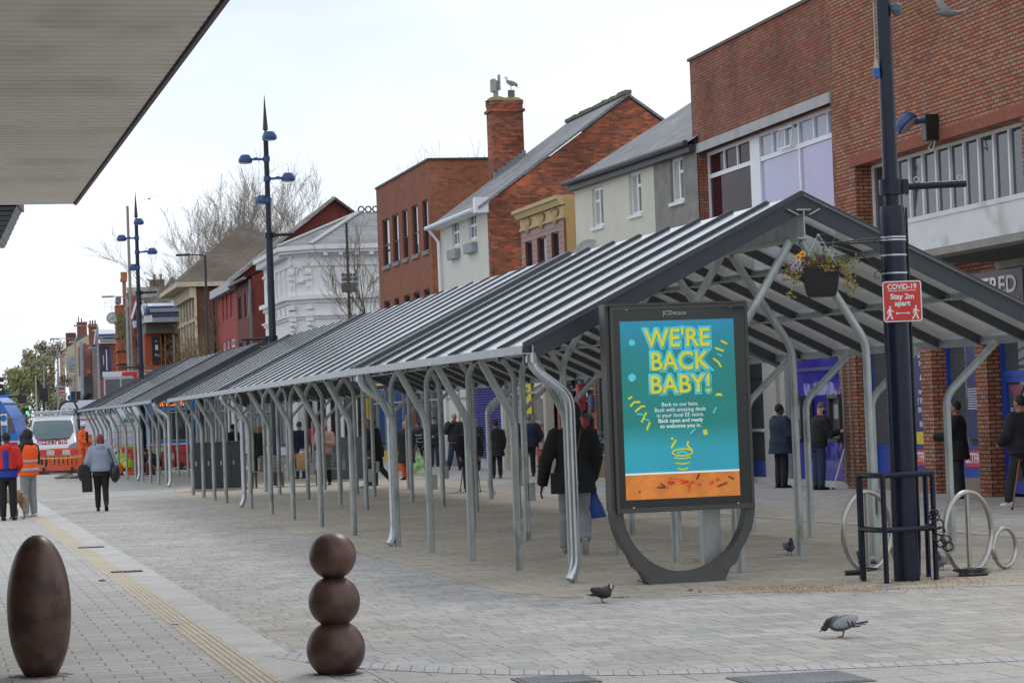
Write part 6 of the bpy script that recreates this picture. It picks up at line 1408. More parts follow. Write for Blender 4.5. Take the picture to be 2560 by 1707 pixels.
b = MB(); b.box(w2*.45, w2*.55, -.016, -.013, hgt*.78, hgt*.86); b.build('warning_sticker', mat('orange sticker', (.6,.28,.02), .5), t); b = MB(); b.box(w2*.45, w2*.55, -.016, -.013, hgt*.88, hgt*.91); b.build('white_sticker', white, t)
p = G(931, 1214); t = thing('litter_bin', 'tall black litter bin beside the slate green cabinet', 'litter bin', p); k = p.y/F_; hb = 112*k; w2 = 15*k
b = MB(); b.lathe([(w2,0),(w2*1.1,hb*.8),(w2*1.1,hb*.82)], n=20); b.lathe([(w2*1.1,hb*.93),(w2*1.05,hb*.97),(w2*.6,hb*1.02)], n=20)
for i in range(6): a = i*1.047; b.bar((math.cos(a)*w2*1.02,math.sin(a)*w2*1.02,hb*.8),(math.cos(a)*w2*1.02,math.sin(a)*w2*1.02,hb*.95),.03,.03)
b.build('bin_body', blackp, t, smooth=2)
b = MB(); b.lathe([(w2*1.13,hb*.62),(w2*1.13,hb*.64)], n=20); b.build('band', steel, t)
# banner with burger pictures
p = G(1367, 1178); k = p.y/F_; t = thing('pavement_banner', 'red and white takeaway food banner stand with pictures of burgers', 'banner', p, R(14))
w2 = 24*k; hb = 128*k; b = MB(); b.box(-w2, w2, -.01, .01, .18, hb); bn = b.build('banner_sheet', mat('white banner', (.50,.48,.50), .6), t)
b = MB(); b.box(-w2+.01, w2-.01, -.014, -.011, .24, hb*.79); b.build('red_field', mat('banner red', (.5,.05,.035), .6), bn)
b = MB()
for i in range(4):
    z = hb*.68-i*.27
    b.box(-w2*.75, w2*.05, -.018, -.0145, z-.10, z+.10, i % 3); 
    if i % 2: b.box(w2*.25, w2*.9, -.018, -.0145, z-.08, z+.12, 1)
b.build('food_pictures', [mat('burger brown', (.34,.17,.08), .7, 0, .7, 16), mat('pale print2', (.45,.40,.38), .7, 0, .3, 16), mat('burger tan', (.42,.26,.12), .7, 0, .6, 16)], bn)
text('lettering', 'BiGBiTE', .17, (0, -.02, hb*.89), mat('banner red', (.5,.05,.035), .6), bn, bold=.010, sx=.85)
b = MB(); b.box(-w2-.02, w2+.02, -.03, .03, .12, .2); b.lathe([(.30,0),(.28,.05),(.1,.12)], (-w2*.2,-.1,0), 14, sy=.5); b.lathe([(.30,0),(.28,.05),(.1,.12)], (w2*.9,-.1,0), 14, sy=.5); b.build('base', mat('grey blue base', (.16,.20,.25), .5), t)
p = G(1300, 1190); k = p.y/F_; t = thing('pavement_banner', 'pale food menu board standing left of the navy puffer coat man', 'banner', p, R(14)); b = MB(); b.box(-12*k, 12*k, -.01, .02, .1, 88*k); bn = b.build('board', mat('pale pink print', (.35,.28,.27), .6, 0, .3, 6), t)
b = MB(); b.box(-11*k, 11*k, -.014, -.011, .15, 35*k); b.build('food_picture', mat('burger tan', (.42,.26,.12), .7), bn); b = MB(); b.box(-13*k, 13*k, -.12, .12, 0, .08); b.build('foot', mat('grey foot', (.2,.2,.2), .6), t)
# phone accessory stall
p = G(1502, 1192); k = p.y/F_; t = thing('market_stall', 'market stall table heaped with glittering small goods in front of the bearded trader', 'market stall', p, R(10))
b = MB(); b.box(-.32, .75, -.35, .5, 0, .55); b.build('wooden_box', mat('plywood', (.38,.24,.12), .7, 0, .15, 4), t)
b = MB(); random.seed(8); b.box(-.34, .77, -.37, .55, .56, .62)
for _ in range(150):
    x = random.uniform(-.34,.74); z = random.uniform(.62,1.22); y = -.42+(z-.5)*.5+random.random()*.1; s = random.uniform(.02,.05); b.box(x, x+s*1.4, y, y+.03, z, z+s, random.randrange(4))
b.box(-.34,.77,-.3,.45,.62,.9,1)
b.build('goods', [mat('g_white', (.6,.6,.62), .3), mat('g_black', (.02,.02,.025), .4), mat('g_blue', (.12,.22,.4), .3), mat('g_silver', (.5,.5,.5), .2, .8)], t)
# crutches and walking sticks rest on their own
def stick(label, p0, p1, r_, m, handle=None, name='walking_stick', cat='walking stick'):
    t = thing(name, label, cat, p1); b = MB(); b.tube([(0,0,.03), Vector(p0)-Vector(p1)], r_, 7); b.build('shaft', m, t)
    b = MB(); b.tube([(0,0,0),(0,0,.04)], r_*1.5, 7); b.build('rubber_foot', blackp, t)
    if handle: b = MB(); q_ = Vector(p0)-Vector(p1); b.tube([q_-Vector(handle)*.5, q_+Vector(handle)*.5], r_*1.4, 7); b.build('handle', blackp, t)
    return t
pc_ = G(2083, 1223); stick('white metal crutch leaning between the cash machine and the pavement', AT(2112,1118,pc_.y+.25), pc_, .014, white, (.07,0,0), 'crutch', 'crutch')
pc_ = G(2531, 1274); stick('brown wooden walking stick held by the man at the right edge', AT(2549,1148,pc_.y+.05), pc_, .013, mat('red brown wood', (.30,.075,.035), .5), (-.10,.0,.0))
pc_ = G(1201, 1229); stick('grey crutch of the hunched person seen between the canopy posts', AT(1194,1172,pc_.y), pc_, .014, mat('grey tube', (.18,.18,.2), .4), None, 'crutch', 'crutch')
pc_ = G(1151, 1228); stick('dark crutch to the left of the hunched person between the posts', AT(1158,1165,pc_.y), pc_, .014, mat('grey tube', (.18,.18,.2), .4), None, 'crutch', 'crutch')
# ================= people
skinA = mat('fair skin', (.50,.27,.20), .55, 0, .06, 20); skinB = mat('brown skin', (.13,.06,.04), .5, 0, .08, 20); skinC = mat('tanned skin', (.34,.17,.12), .55, 0, .06, 20)
SEC = [(.80,.10,.08),(.88,.155,.115),(.96,.168,.125),(1.08,.145,.105),(1.20,.155,.11),(1.30,.175,.115),(1.38,.18,.105),(1.43,.14,.085),(1.47,.075,.065),(1.52,.055,.055),(1.57,.052,.055)]
def fabric(name, col, v=.15, fold=.5): return mat(name, col, .85, 0, v, 7, fold)
def person(label, pos, face, H=1.75, skin=skinA, top=None, bot=None, shoes=None, hair=None, hairstyle='short', lean=0, head=0, arms=None, legs=None, fat=1.0, hem=.86, sleeve=1, loose=.03, bloose=.022, hood=False, hood_up=False, vest=None, stripes=None, extra=None, face_on=True, mask=None, gloves=None, hat=None, crouch=0, vox=.015, headturn=0, grp=None, legw=1.0):
    """pos = ground point, face = heading in degrees (0 looks away from the camera). arms/legs: joint overrides for a 1.75 m figure in local x right, y forward, z up"""
    k = H/1.75
    A = {'L': [(-.185,0,1.395),(-.235,-.03,1.12),(-.22,.05,.88)], 'R': [(.185,0,1.395),(.235,-.03,1.12),(.22,.05,.88)]}
    Lg = {'L': [(-.09,0,.90),(-.10,.01,.49),(-.105,-.02,.085)], 'R': [(.09,0,.90),(.10,.01,.49),(.105,-.02,.085)]}
    if arms: A.update(arms)
    if legs: Lg.update(legs)
    th = R(lean); hip = Vector((0,0,.92))
    dz = -crouch
    def up(p, ex=0):
        p = Vector(p)
        if p.z > .86:
            a = th*min(1, (p.z-.86)/.3); q = p-hip; q = Matrix.Rotation(-a, 3, 'X') @ q; p = q+hip
        return Vector((p.x, p.y, p.z+dz))
    K = lambda p: Vector(p)*k
    root = thing('person', label, 'person', pos, R(face), grp)
    def torso(b, grow, zlo, zhi, mi=0, fx=1, flare=0):
        pts = []; rs = []
        zs = [s for s in SEC if zlo < s[0] < zhi]
        def at(z):
            for (a, c_) in zip(SEC, SEC[1:]):
                if a[0] <= z <= c_[0]: t_ = (z-a[0])/(c_[0]-a[0]); return (z, a[1]+(c_[1]-a[1])*t_, a[2]+(c_[2]-a[2])*t_)
            return (z, .16, .12) if z < .8 else (z, .05, .05)
        if zlo < .85: zs = [s for s in zs if s[0] >= .88]
        zs = [at(zlo) if zlo >= .88 else (zlo, .165, .125)]+zs+[at(zhi)]
        for z, rx, ry in zs:
            f_ = fat if z < 1.36 else 1+(fat-1)*.4
            fl = flare*max(0, (1.1-z))
            pts.append(K(up((0, 0.0, z)))); rs.append(((rx*f_*fx+grow+fl)*k, (ry*f_*fx+grow+fl)*k))
        vs = []; fs = []; n = 18
        for i, (p, (ra, rb)) in enumerate(zip(pts, rs)):
            d = (pts[min(i+1, len(pts)-1)]-pts[max(i-1, 0)]).normalized(); X = Vector((1,0,0)); Y = d.cross(X).normalized()
            vs += [p+X*(math.cos(2*math.pi*j/n)*ra)+Y*(math.sin(2*math.pi*j/n)*rb) for j in range(n)]
        for i in range(len(pts)-1):
            for j in range(n): j2 = (j+1) % n; fs.append((i*n+j, i*n+j2, (i+1)*n+j2, (i+1)*n+j))
        fs.append(tuple(range(n-1,-1,-1))); fs.append(tuple((len(pts)-1)*n+j for j in range(n)))
        b.add(vs, fs, mi)
    def remesh(o, vs_=vox, sm=1):
        m_ = o.modifiers.new('remesh', 'REMESH'); m_.mode = 'VOXEL'; m_.voxel_size = vs_*k; m_.use_smooth_shade = True
        if sm: s_ = o.modifiers.new('smooth', 'SMOOTH'); s_.factor = .5; s_.iterations = sm+1
        return o
    # head frame
    hc = up((0, .012, 1.635)); HM = Matrix.Translation(K(hc)) @ Matrix.Rotation(R(headturn), 4, 'Z') @ Matrix.Rotation(-R(lean*.6+head), 4, 'X')
    def hp(p): return HM @ (Vector(p)*k)
    HM3 = HM.to_3x3().to_4x4()
    # body: one continuous surface
    b = MB(); torso(b, 0, .80, 1.57)
    b.ell(hp((0,-.005,.01)), (.076*k,.094*k,.112*k), 16, 12, M=HM3); b.ell(hp((0,.030,-.055)), (.052*k,.052*k,.058*k), 12, 8, M=HM3); b.ell(hp((0,.094,-.012)), (.013*k,.018*k,.026*k), 8, 6, M=HM3)
    for s in (-1, 1): b.ell(hp((s*.077,-.005,-.008)), (.012*k,.022*k,.032*k), 8, 6, M=HM3); b.ell(hp((s*.03,.078,.022)), (.020*k,.014*k,.009*k), 8, 5, M=HM3)
    b.tube([K(up((0,-.005,1.46))), hp((0,-.012,-.07))], [.056*k,.053*k], 12)
    hands = {}
    for sd in 'LR':
        j = [Vector(p) for p in A[sd]]; j = [up(p) if i == 0 else (up(p) if p.z > .86 and lean else Vector((p.x,p.y,p.z+dz))) for i, p in enumerate(j)] if True else j
        b.tube([K(j[0]+Vector((.03 if sd == 'L' else -.03,0,.01))), K(j[0]), K(j[0].lerp(j[1],.5)), K(j[1]), K(j[1].lerp(j[2],.4)), K(j[2])], [.055*k,.056*k,.047*k,.040*k,.040*k,.026*k], 10)
        d = (j[2]-j[1]).normalized(); s = 1 if sd == 'R' else -1
        side = d.cross(Vector((0,1,0)));
        if side.length < .2: side = d.cross(Vector((0,0,1)))
        side.normalize(); nrm = side.cross(d).normalized()
        hands[sd] = (j[2]+d*.05)
        pc__ = j[2]+d*.048; b.tube([K(j[2]-d*.01), K(j[2]+d*.03), K(j[2]+d*.088)], [(.024*k,.019*k),(.037*k,.017*k),(.036*k,.014*k)], 10)
        # palm plane spanned by d and nrm; fingers curl towards side
        for f_i in range(4):
            o_ = nrm*((f_i-1.5)*.020); ln = (.062,.075,.070,.054)[f_i]; p0 = j[2]+d*.075+o_; cs = -side*s*.5
            p1 = p0+d*ln*.5+cs*.012; p2 = p1+(d*.8+cs).normalized()*ln*.32; p3 = p2+(d*.4+cs*1.4).normalized()*ln*.28
            b.tube([K(p0), K(p1), K(p2), K(p3)], [.0105*k,.0098*k,.009*k,.0075*k], 6)
        p0 = j[2]+d*.022+nrm*.030; b.tube([K(p0), K(p0+nrm*.022+d*.022), K(p0+nrm*.024+d*.052)], [.0125*k,.0115*k,.009*k], 6)
    feet = {}
    for sd in 'LR':
        j = [Vector(p)+Vector((0,0,dz if i == 0 else 0)) for i, p in enumerate(Lg[sd])]
        b.tube([K(j[0]+Vector((0,0,-.0))), K(j[0].lerp(j[1],.5)), K(j[1]), K(j[1].lerp(j[2],.35)), K(j[2])], [.085*k,.075*k,.056*k,.056*k,.038*k], 12)
        feet[sd] = j[2]
    remesh(b.build('body', skin, root), min(vox, .013)).name = 'body'
    # trousers
    if bot:
        b = MB(); torso(b, .010, .80, 1.02)
        for sd in 'LR':
            j = [Vector(p)+Vector((0,0,dz if i == 0 else 0)) for i, p in enumerate(Lg[sd])]
            w_ = legw; b.tube([K(j[0]+Vector((0,0,.02))), K(j[0].lerp(j[1],.5)), K(j[1]), K(j[1].lerp(j[2],.5)), K(j[2]+(j[2]-j[1]).normalized()*.01)], [(.098*w_+.0)*k, (.075*w_+bloose*.6)*k, (.056*w_+bloose)*k, (.052*w_+bloose)*k, (.040*w_+bloose)*k], 12)
        remesh(b.build('trousers', bot, root))
    if shoes:
        for sd in 'LR':
            f_ = feet[sd]; kn = Vector(Lg[sd][1]); pitch = 0
            lift = max(0, f_.z-.09); dirv = Vector((0,1,0)); 
            shin = (f_-kn).normalized(); pa = math.atan2(-shin.y, -shin.z)
            M = Matrix.Rotation(max(-1.2, min(1.2, -(pa if lift > .02 else 0)*1.0)), 4, 'X')
            b = MB()
            for (y, z, rx, ry, rzz) in ((-.03,-.03,.040,.055,.045),(.05,-.045,.045,.075,.035),(.13,-.055,.046,.055,.026)):
                b.ell(K(f_+(M.to_3x3() @ Vector((0,y,z)))), (rx*k,ry*k,rzz*k), 12, 8, M=M)
            so_ = remesh(b.build('shoe', shoes, root), .011)
            b = MB(); q_ = [M.to_3x3() @ Vector(v_) for v_ in ((0,-.085,-.075),(0,.05,-.078),(0,.185,-.076))]; b.tube([K(f_+v_) for v_ in q_], [(.034*k,.010*k),(.046*k,.010*k),(.034*k,.009*k)], 10); b.build('sole', mat('pale sole', (.45,.45,.43), .7) if shoes.name.startswith('w') or 'teal' in shoes.name else blackp, so_)
    # jacket
    def sleeves(b, grow, frac=1.0):
        for sd in 'LR':
            j = [Vector(p) for p in A[sd]]; j = [up(p) if i == 0 else (up(p) if p.z > .86 and lean else Vector((p.x,p.y,p.z+dz))) for i, p in enumerate(j)]
            e_ = j[1].lerp(j[2], .95*frac)
            b.tube([K(j[0]+Vector((.05 if sd == 'L' else -.05,0,.015))), K(j[0]), K(j[0].lerp(j[1],.5)), K(j[1]), K(e_)], [(.062+grow)*k,(.060+grow)*k,(.052+grow)*k,(.046+grow)*k,(.034+grow*.8)*k], 10)
    if top:
        b = MB(); torso(b, loose, hem, 1.485, flare=.10 if hem < .8 else 0); sleeves(b, loose*.8, sleeve)
        b.tube([K(up((0,-.01,1.44))), K(up((0,-.01,1.50)))], [.085*k,.068*k], 12)
        if hood and not hood_up: b.ell(K(up((0,-.10,1.45))), (.125*k,.075*k,.085*k), 12, 8)
        o = remesh(b.build('jacket' if not hood else 'hoodie', top, root), vox, 2)
        if hood_up:
            b = MB(); b.ell(hp((0,-.022,.018)), (.105*k,.120*k,.135*k), 16, 10, M=HM3); b.tube([K(up((0,-.02,1.44))), hp((0,-.03,-.06))], [.12*k,.10*k], 12)
            # open the front of the hood
            b.v = [v_ if (HM.inverted() @ Vector(v_)).y < .085*k or (HM.inverted() @ Vector(v_)).z > .09*k else tuple(HM @ Vector(((HM.inverted() @ Vector(v_)).x, .07*k, (HM.inverted() @ Vector(v_)).z))) for v_ in b.v]
            b.build('hood', top if hood_up is True else hood_up, root, smooth=True)
    if vest:
        b = MB(); torso(b, loose+.016, .84, 1.46, flare=.02); vo = remesh(b.build('hi_vis_vest', vest, root), vox, 2)
        for z in (stripes or (.95, 1.12)):
            b = MB(); torso(b, loose+.024, z, z+.055, flare=.02); b.build('reflective_stripe', mat('reflective grey', (.42,.44,.44), .4), vo, smooth=True)
    elif stripes:
        for z in stripes:
            b = MB(); torso(b, loose+.006, z, z+.05, flare=.10 if hem < .8 else 0); b.build('reflective_stripe', mat('reflective grey', (.42,.44,.44), .4), root, smooth=True)
    # hair / hats
    if hair and hairstyle != 'bald' and not hood_up:
        b = MB(); b.ell(hp((0,-.022,.032)), (.085*k,.096*k,.102*k), 16, 10, M=HM3)
        if hairstyle == 'bob': b.ell(hp((0,-.045,-.03)), (.097*k,.075*k,.105*k), 14, 9, M=HM3); b.ell(hp((-.06,.01,-.02)),(.035*k,.06*k,.09*k),10,7,M=HM3); b.ell(hp((.06,.01,-.02)),(.035*k,.06*k,.09*k),10,7,M=HM3)
        if hairstyle == 'long': b.ell(hp((0,-.06,-.09)), (.092*k,.055*k,.17*k), 14, 9, M=HM3); b.ell(hp((-.07,.0,-.05)),(.028*k,.05*k,.12*k),10,7,M=HM3); b.ell(hp((.07,.0,-.05)),(.028*k,.05*k,.12*k),10,7,M=HM3)
        inv_ = HM.inverted()
        b.v = [tuple(v_) if not ((inv_ @ Vector(v_)).y > .045*k and (inv_ @ Vector(v_)).z < .055*k) else tuple(HM @ Vector(((inv_ @ Vector(v_)).x*.9, .04*k, (inv_ @ Vector(v_)).z))) for v_ in b.v]
        remesh(b.build('hair', hair, root), .012)
    if hat == 'beanie': b = MB(); b.lathe([(.086*k,0),(.092*k,.03*k),(.086*k,.07*k),(.06*k,.11*k),(.01,.125*k)], n=16); b.v = [tuple(HM @ (Vector(v_)+Vector((0,-.008,.030))*k)) for v_ in b.v]; b.build('beanie', mat('black knit', (.015,.015,.017), .9), root, smooth=True)
    if hat == 'helmet': b = MB(); b.lathe([(.125*k,0),(.112*k,.01*k),(.108*k,.05*k),(.09*k,.10*k),(.05*k,.135*k),(.01,.145*k)], n=18); b.v = [tuple(HM @ (Vector(v_)+Vector((0,0,.035))*k)) for v_ in b.v]; b.build('hard_hat', mat('white hard hat', (.62,.62,.6), .35), root, smooth=True)
    if hat == 'cap': b = MB(); b.ell((0,.10*k,.045*k),(.06*k,.06*k,.010*k),12,5); b.v = [tuple(HM @ Vector(v_)) for v_ in b.v]; b.build('cap_peak', mat('black knit', (.015,.015,.017), .9), root)
    if face_on:
        b = MB()
        for s in (-1, 1): b.ell(hp((s*.030,.084,.006)), (.011*k,.006*k,.006*k), 8, 5, M=HM3)
        b.build('eyes', mat('dark eye', (.03,.02,.02), .3), root); b = MB()
        for s in (-1, 1): b.ell(hp((s*.031,.086,.030)), (.017*k,.006*k,.004*k), 8, 4, M=HM3)
        b.build('eyebrows', mat('brow', (.06,.035,.025), .8), root)
        if not mask: b = MB(); b.ell(hp((0,.084,-.052)), (.022*k,.006*k,.006*k), 8, 5, M=HM3); b.build('mouth', mat('lips', (.30,.09,.08), .5), root)
    if mask: b = MB(); b.ell(hp((0,.050,-.040)), (.066*k,.058*k,.052*k), 12, 8, M=HM3); b.build('face_mask', mask, root, smooth=True)
    if extra: extra(root, k, up, K, hp, hands, torso)
    return root, hands, k
blk = fabric('black cloth', (.012,.012,.014)); blk2 = fabric('dark charcoal cloth', (.022,.023,.027)); nvy = fabric('navy cloth', (.013,.020,.045)); jean = fabric('dark blue denim', (.03,.045,.085)); greyj = fabric('light grey denim', (.27,.29,.31)); black_hair = mat('black hair', (.012,.010,.009), .7)
blackshoe = mat('black shoe', (.015,.015,.016), .5); whiteshoe = mat('white trainer', (.62,.62,.60), .6); orangev = fabric('orange hi vis', (.95,.13,.02), .08); yellowv = fabric('yellow hi vis', (.52,.82,.02), .08)
# 1 red and blue jacket man
def ex1(root, k, up, K, hp, hands, torso):
    b = MB(); torso(b, .042, .98, 1.40, fx=.98); 
    b.v = [v_ for v_ in b.v]; o = b.build('blue_back_panel', fabric('royal blue cloth', (.02,.04,.30)), root, smooth=True)
    o.scale.x = .55; o.location.y = -.014
    b = MB(); torso(b, .045, .86, 1.0); b.build('blue_hem', fabric('royal blue cloth', (.02,.04,.30)), root, smooth=True)
    b = MB(); torso(b, .050, 1.0, 1.03); b.build('black_belt', blk, root, smooth=True)
person('person from behind in a red and blue jacket and black trousers at the left edge', G(22,1301), 2, 1.77, skinB, fabric('red cloth', (.62,.03,.02)), blk, blackshoe, black_hair, 'short', loose=.035, hem=.86, hood=True, extra=ex1, arms={'L': [(-.185,0,1.395),(-.25,.02,1.12),(-.16,.18,1.0)], 'R': [(.185,0,1.395),(.26,.0,1.12),(.20,.16,1.0)]})
# 2 orange vest man, turned left
person('person in black hood and cap, orange hi vis vest and pale grey jeans', G(74,1293), 52, 1.80, skinB, blk2, greyj, whiteshoe, black_hair, 'short', loose=.045, vest=orangev, stripes=(.93,1.10), hood=True, hood_up=blk2, hat='cap', arms={'L': [(-.185,0,1.395),(-.25,.05,1.12),(-.10,.24,1.05)], 'R': [(.185,0,1.395),(.27,.02,1.13),(.12,.24,1.02)]}, bloose=.028)
# 3 woman grey hoodie
pw = G(256,1277); 
person('person with red bob hair, pale blue grey sweatshirt and black leggings walking away', pw, 8, 1.66, skinA, fabric('blue grey sweatshirt', (.27,.31,.40), .08), blk, blackshoe, mat('auburn hair', (.17,.035,.02), .6, 0, .2, 30), 'bob', fat=1.18, loose=.055, hood=True, bloose=.012, legw=1.12, hem=.90, lean=3, face_on=False,
    legs={'L': [(-.09,0,.90),(-.09,.10,.50),(-.095,.08,.085)], 'R': [(.09,0,.90),(.085,.02,.50),(.10,-.24,.16)]}, arms={'L': [(-.19,0,1.395),(-.30,-.02,1.14),(-.31,.10,.96)], 'R': [(.19,0,1.395),(.29,.0,1.13),(.26,.16,1.02)]})
t = thing('shoulder_bag', 'black shoulder bag hanging at the right side of the red haired woman', 'bag', pw+Vector((.30,-.02,.72)), R(5)); 
b = MB(); b.ell((0,.02,.10), (.11,.20,.22), 12, 9); b.build('bag_body', mat('black leather', (.02,.02,.025), .45), t, smooth=True); b = MB(); b.tube([(0,-.12,.2),(-.05,-.13,.42),(-.12,-.08,.62),(-.13,.03,.63),(-.05,.12,.4),(0,.15,.2)], .016, 6); b.build('strap', mat('black leather', (.02,.02,.025), .45), t)
t = thing('carried_coat', 'dark olive coat and bag hanging from the left arm of the red haired woman', 'coat', pw+Vector((-.36,.0,.42)), 0)
b = MB(); b.prism([(-.05,0),(.16,.0),(.14,.5),(.05,.62),(-.06,.50)], -.10, .06); b.ell((-.03,.0,.42),(.13,.12,.20),12,8); o = b.build('folded_coat', fabric('dark olive cloth', (.022,.022,.016)), t); m_ = o.modifiers.new('remesh','REMESH'); m_.mode = 'VOXEL'; m_.voxel_size = .018; m_.use_smooth_shade = True
# dog
pd_ = G(50,1298); t = thing('dog', 'short haired tan dog seen from behind between the two standing men', 'dog', pd_, R(38))
b = MB()
b.tube([(-.0,.62,.46),(-.0,.5,.47),(0,.3,.46),(0,.12,.48),(0,-.02,.50),(0,-.10,.47)], [(.09,.11),(.12,.15),(.105,.13),(.085,.10),(.10,.11),(.07,.08)], 14)
b.tube([(0,.6,.50),(0,.72,.60),(0,.80,.66)], [.09,.07,.065], 12); b.ell((0,.86,.68),(.07,.10,.07),12,8); b.ell((0,.96,.655),(.036,.07,.034),10,7)
for s in (-1,1):
    b.tube([(s*.06,-.02,.46),(s*.08,.04,.34),(s*.085,.07,.28),(s*.085,-.06,.16),(s*.085,-.04,.05),(s*.085,-.0,.015)], [.085,.07,.05,.028,.022,.026], 10); b.ell((s*.085,.02,.016),(.03,.05,.017),8,5)
    b.tube([(s*.07,.52,.42),(s*.075,.53,.26),(s*.075,.53,.13),(s*.075,.54,.02)], [.055,.034,.026,.024], 10); b.ell((s*.075,.56,.016),(.03,.045,.017),8,5)
    b.ell((s*.06,.84,.74),(.02,.03,.045),8,5)
b.tube([(0,-.10,.50),(.02,-.20,.44),(.03,-.22,.33),(.02,-.17,.22)], [.030,.026,.020,.010], 8)
o = b.build('body', mat('tan dog fur', (.36,.24,.14), .85, 0, .18, 9, .1, dirt=((.48,.38,.28), 3, .56)), t); m_ = o.modifiers.new('remesh','REMESH'); m_.mode = 'VOXEL'; m_.voxel_size = .012; m_.use_smooth_shade = True
# 4 orange workman (facing right, standing behind the barrier)
pz_ = AT(207,1078,106).xy.to_3d()+Vector((0,0,.12)); person('person in an orange hi vis coat and white hard hat looking down behind the barrier', pz_, -110, 1.90, skinC, orangev, orangev, blackshoe, mat('grey hair', (.2,.19,.18), .7), 'short', loose=.06, stripes=(1.02,1.18), hat='helmet', head=18, hem=.78, arms={'L': [(-.185,0,1.395),(-.26,.03,1.13),(-.20,.22,.98)], 'R': [(.185,0,1.395),(.26,.03,1.13),(.20,.22,.98)]}, vox=.02, extra=lambda root, k, up, K, hp, hands, torso: (lambda b: (b.box(-.06*k,.06*k,.17*k,.20*k,.95*k,1.42*k), b.build('dark_scarf', blk, root)))(MB()))
# 5 crouching yellow workman
pz_ = G(322,1187); person('person in a yellow hi vis vest and white hard hat kneeling down at the roadworks', pz_, 55, 1.78, skinC, yellowv, orangev, blackshoe, black_hair, 'short', loose=.06, hem=.84, lean=48, crouch=.55, hat='helmet', stripes=(1.05,1.22), legs={'L': [(-.10,0,.90),(-.14,.36,.44),(-.14,.22,.09)], 'R': [(.10,0,.90),(.13,.16,.08),(.13,-.28,.10)]}, arms={'L': [(-.185,0,1.395),(-.22,.60,.95),(-.14,.72,.75)], 'R': [(.185,0,1.395),(.22,.58,.92),(.14,.74,.74)]}, vox=.02)
pz_ = G(395,1186); person('person in dark clothes sitting low by the red barrier beyond the canopy posts', pz_, 60, 1.7, skinC, blk2, fabric('dark orange trousers', (.25,.05,.02)), blackshoe, black_hair, 'short', loose=.05, lean=50, crouch=.5, legs={'L': [(-.10,0,.90),(-.14,.42,.42),(-.14,.36,.09)], 'R': [(.10,0,.90),(.13,.42,.40),(.13,.30,.09)]}, vox=.02)
# 6 hooded man with the blue bag
pm = G(1443,1386)
def ex6(root, k, up, K, hp, hands, torso):
    b = MB(); b.tube([K((.10,-.155,1.46)), K((.06,-.19,1.25)), K((-.02,-.185,1.02)), K((-.07,-.175,.92))], .009, 6); b.build('bag_strap', mat('tan strap', (.10,.065,.03), .6), root)
hm, hands, km = person('person in a black hooded parka and grey jeans walking away with a blue carrier bag', pm, -2, 1.87, skinB, blk, greyj, mat('worn trainer', (.26,.24,.22), .7), black_hair, 'short', fat=1.05, loose=.05, hem=.72, hood=True, hood_up=True, extra=ex6, face_on=False, bloose=.03, vox=.012,
    arms={'L': [(-.20,0,1.395),(-.325,-.03,1.10),(-.38,.02,.80)], 'R': [(.20,0,1.395),(.265,-.03,1.12),(.205,.03,.85)]}, legs={'L': [(-.10,0,.88),(-.11,.16,.48),(-.13,.10,.085)], 'R': [(.09,0,.88),(.10,.05,.50),(.10,-.26,.19)]})
b = MB(); b.box(-.12,.12,-.05,.05,-.13,.13); o = b.build('satchel', blk2, hm, loc=Vector((-.16,-.18,.84))*km)
b = MB()
for i in range(30): a = i*math.pi/15; 
hw = hm.matrix_basis @ (hands['R']*km)
t = thing('carrier_bag', 'bright blue plastic carrier bag hanging from the right hand of the hooded man', 'bag', hw, R(-6))
vs = [(-.02,-.01,-.02),(.02,-.01,-.02),(.02,.02,-.02),(-.02,.02,-.02),(-.07,-.04,-.17),(.09,-.05,-.17),(.09,.05,-.17),(-.06,.05,-.17),(-.115,-.07,-.30),(.16,-.08,-.28),(.16,.08,-.28),(-.10,.07,-.30),(-.125,-.06,-.43),(.18,-.06,-.40),(.18,.07,-.40),(-.12,.06,-.43)]
b = MB(); b.add(vs, [(0,1,2,3)]+[(i*4+j, i*4+(j+1)%4, (i+1)*4+(j+1)%4, (i+1)*4+j) for i in range(3) for j in range(4)]+[(15,14,13,12)])
o = b.build('bag_body', mat('blue plastic', (.012,.07,.36), .3, 0, .12, 6, .25), t, smooth=True); m_ = o.modifiers.new('s','SUBSURF'); m_.levels = 2; m_.render_levels = 2
b = MB(); b.tube([(-.05,-.02,-.15),(-.01,0,.0),(.02,0,.0),(.07,-.02,-.15)], .009, 5); b.tube([(-.05,.03,-.15),(-.01,.01,.0),(.02,.01,.0),(.07,.03,-.15)], .009, 5); b.build('handle', mat('blue plastic', (.012,.07,.36), .3), t)
# 7 pink hooded woman eating, facing the camera
def ex7(root, k, up, K, hp, hands, torso):
    b = MB(); b.prism([(-.045,-.02),(.045,-.02),(.055,.09),(-.055,.09)], -.03, .03); b.v = [tuple(Vector(v_)+Vector((.02,.27,1.20))) for v_ in b.v]; bx_ = b.build('food_box', mat('red carton', (.50,.02,.02), .6), root)
    b = MB(); b.box(-.012,.045,.302,.306,1.22,1.25); b.build('white_mark', white, bx_)
    b = MB(); b.ell((.04,.13,1.535),(.03,.035,.02),8,5); b.build('food', mat('bread', (.42,.25,.1), .8), root)
person('person with fair hair in a pink hooded top eating from a red carton', G(815,1212), 176, 1.74, skinA, fabric('dusty pink sweatshirt', (.40,.235,.20), .06), blk, blackshoe, mat('light brown hair', (.25,.13,.07), .6), 'long', loose=.05, hem=.86, fat=1.0, hood=True, bloose=.014, legw=.98, extra=ex7, vox=.013,
    arms={'R': [(.185,0,1.395),(.25,.05,1.15),(.06,.20,1.46)], 'L': [(-.185,0,1.395),(-.25,.04,1.14),(-.03,.22,1.16)]})
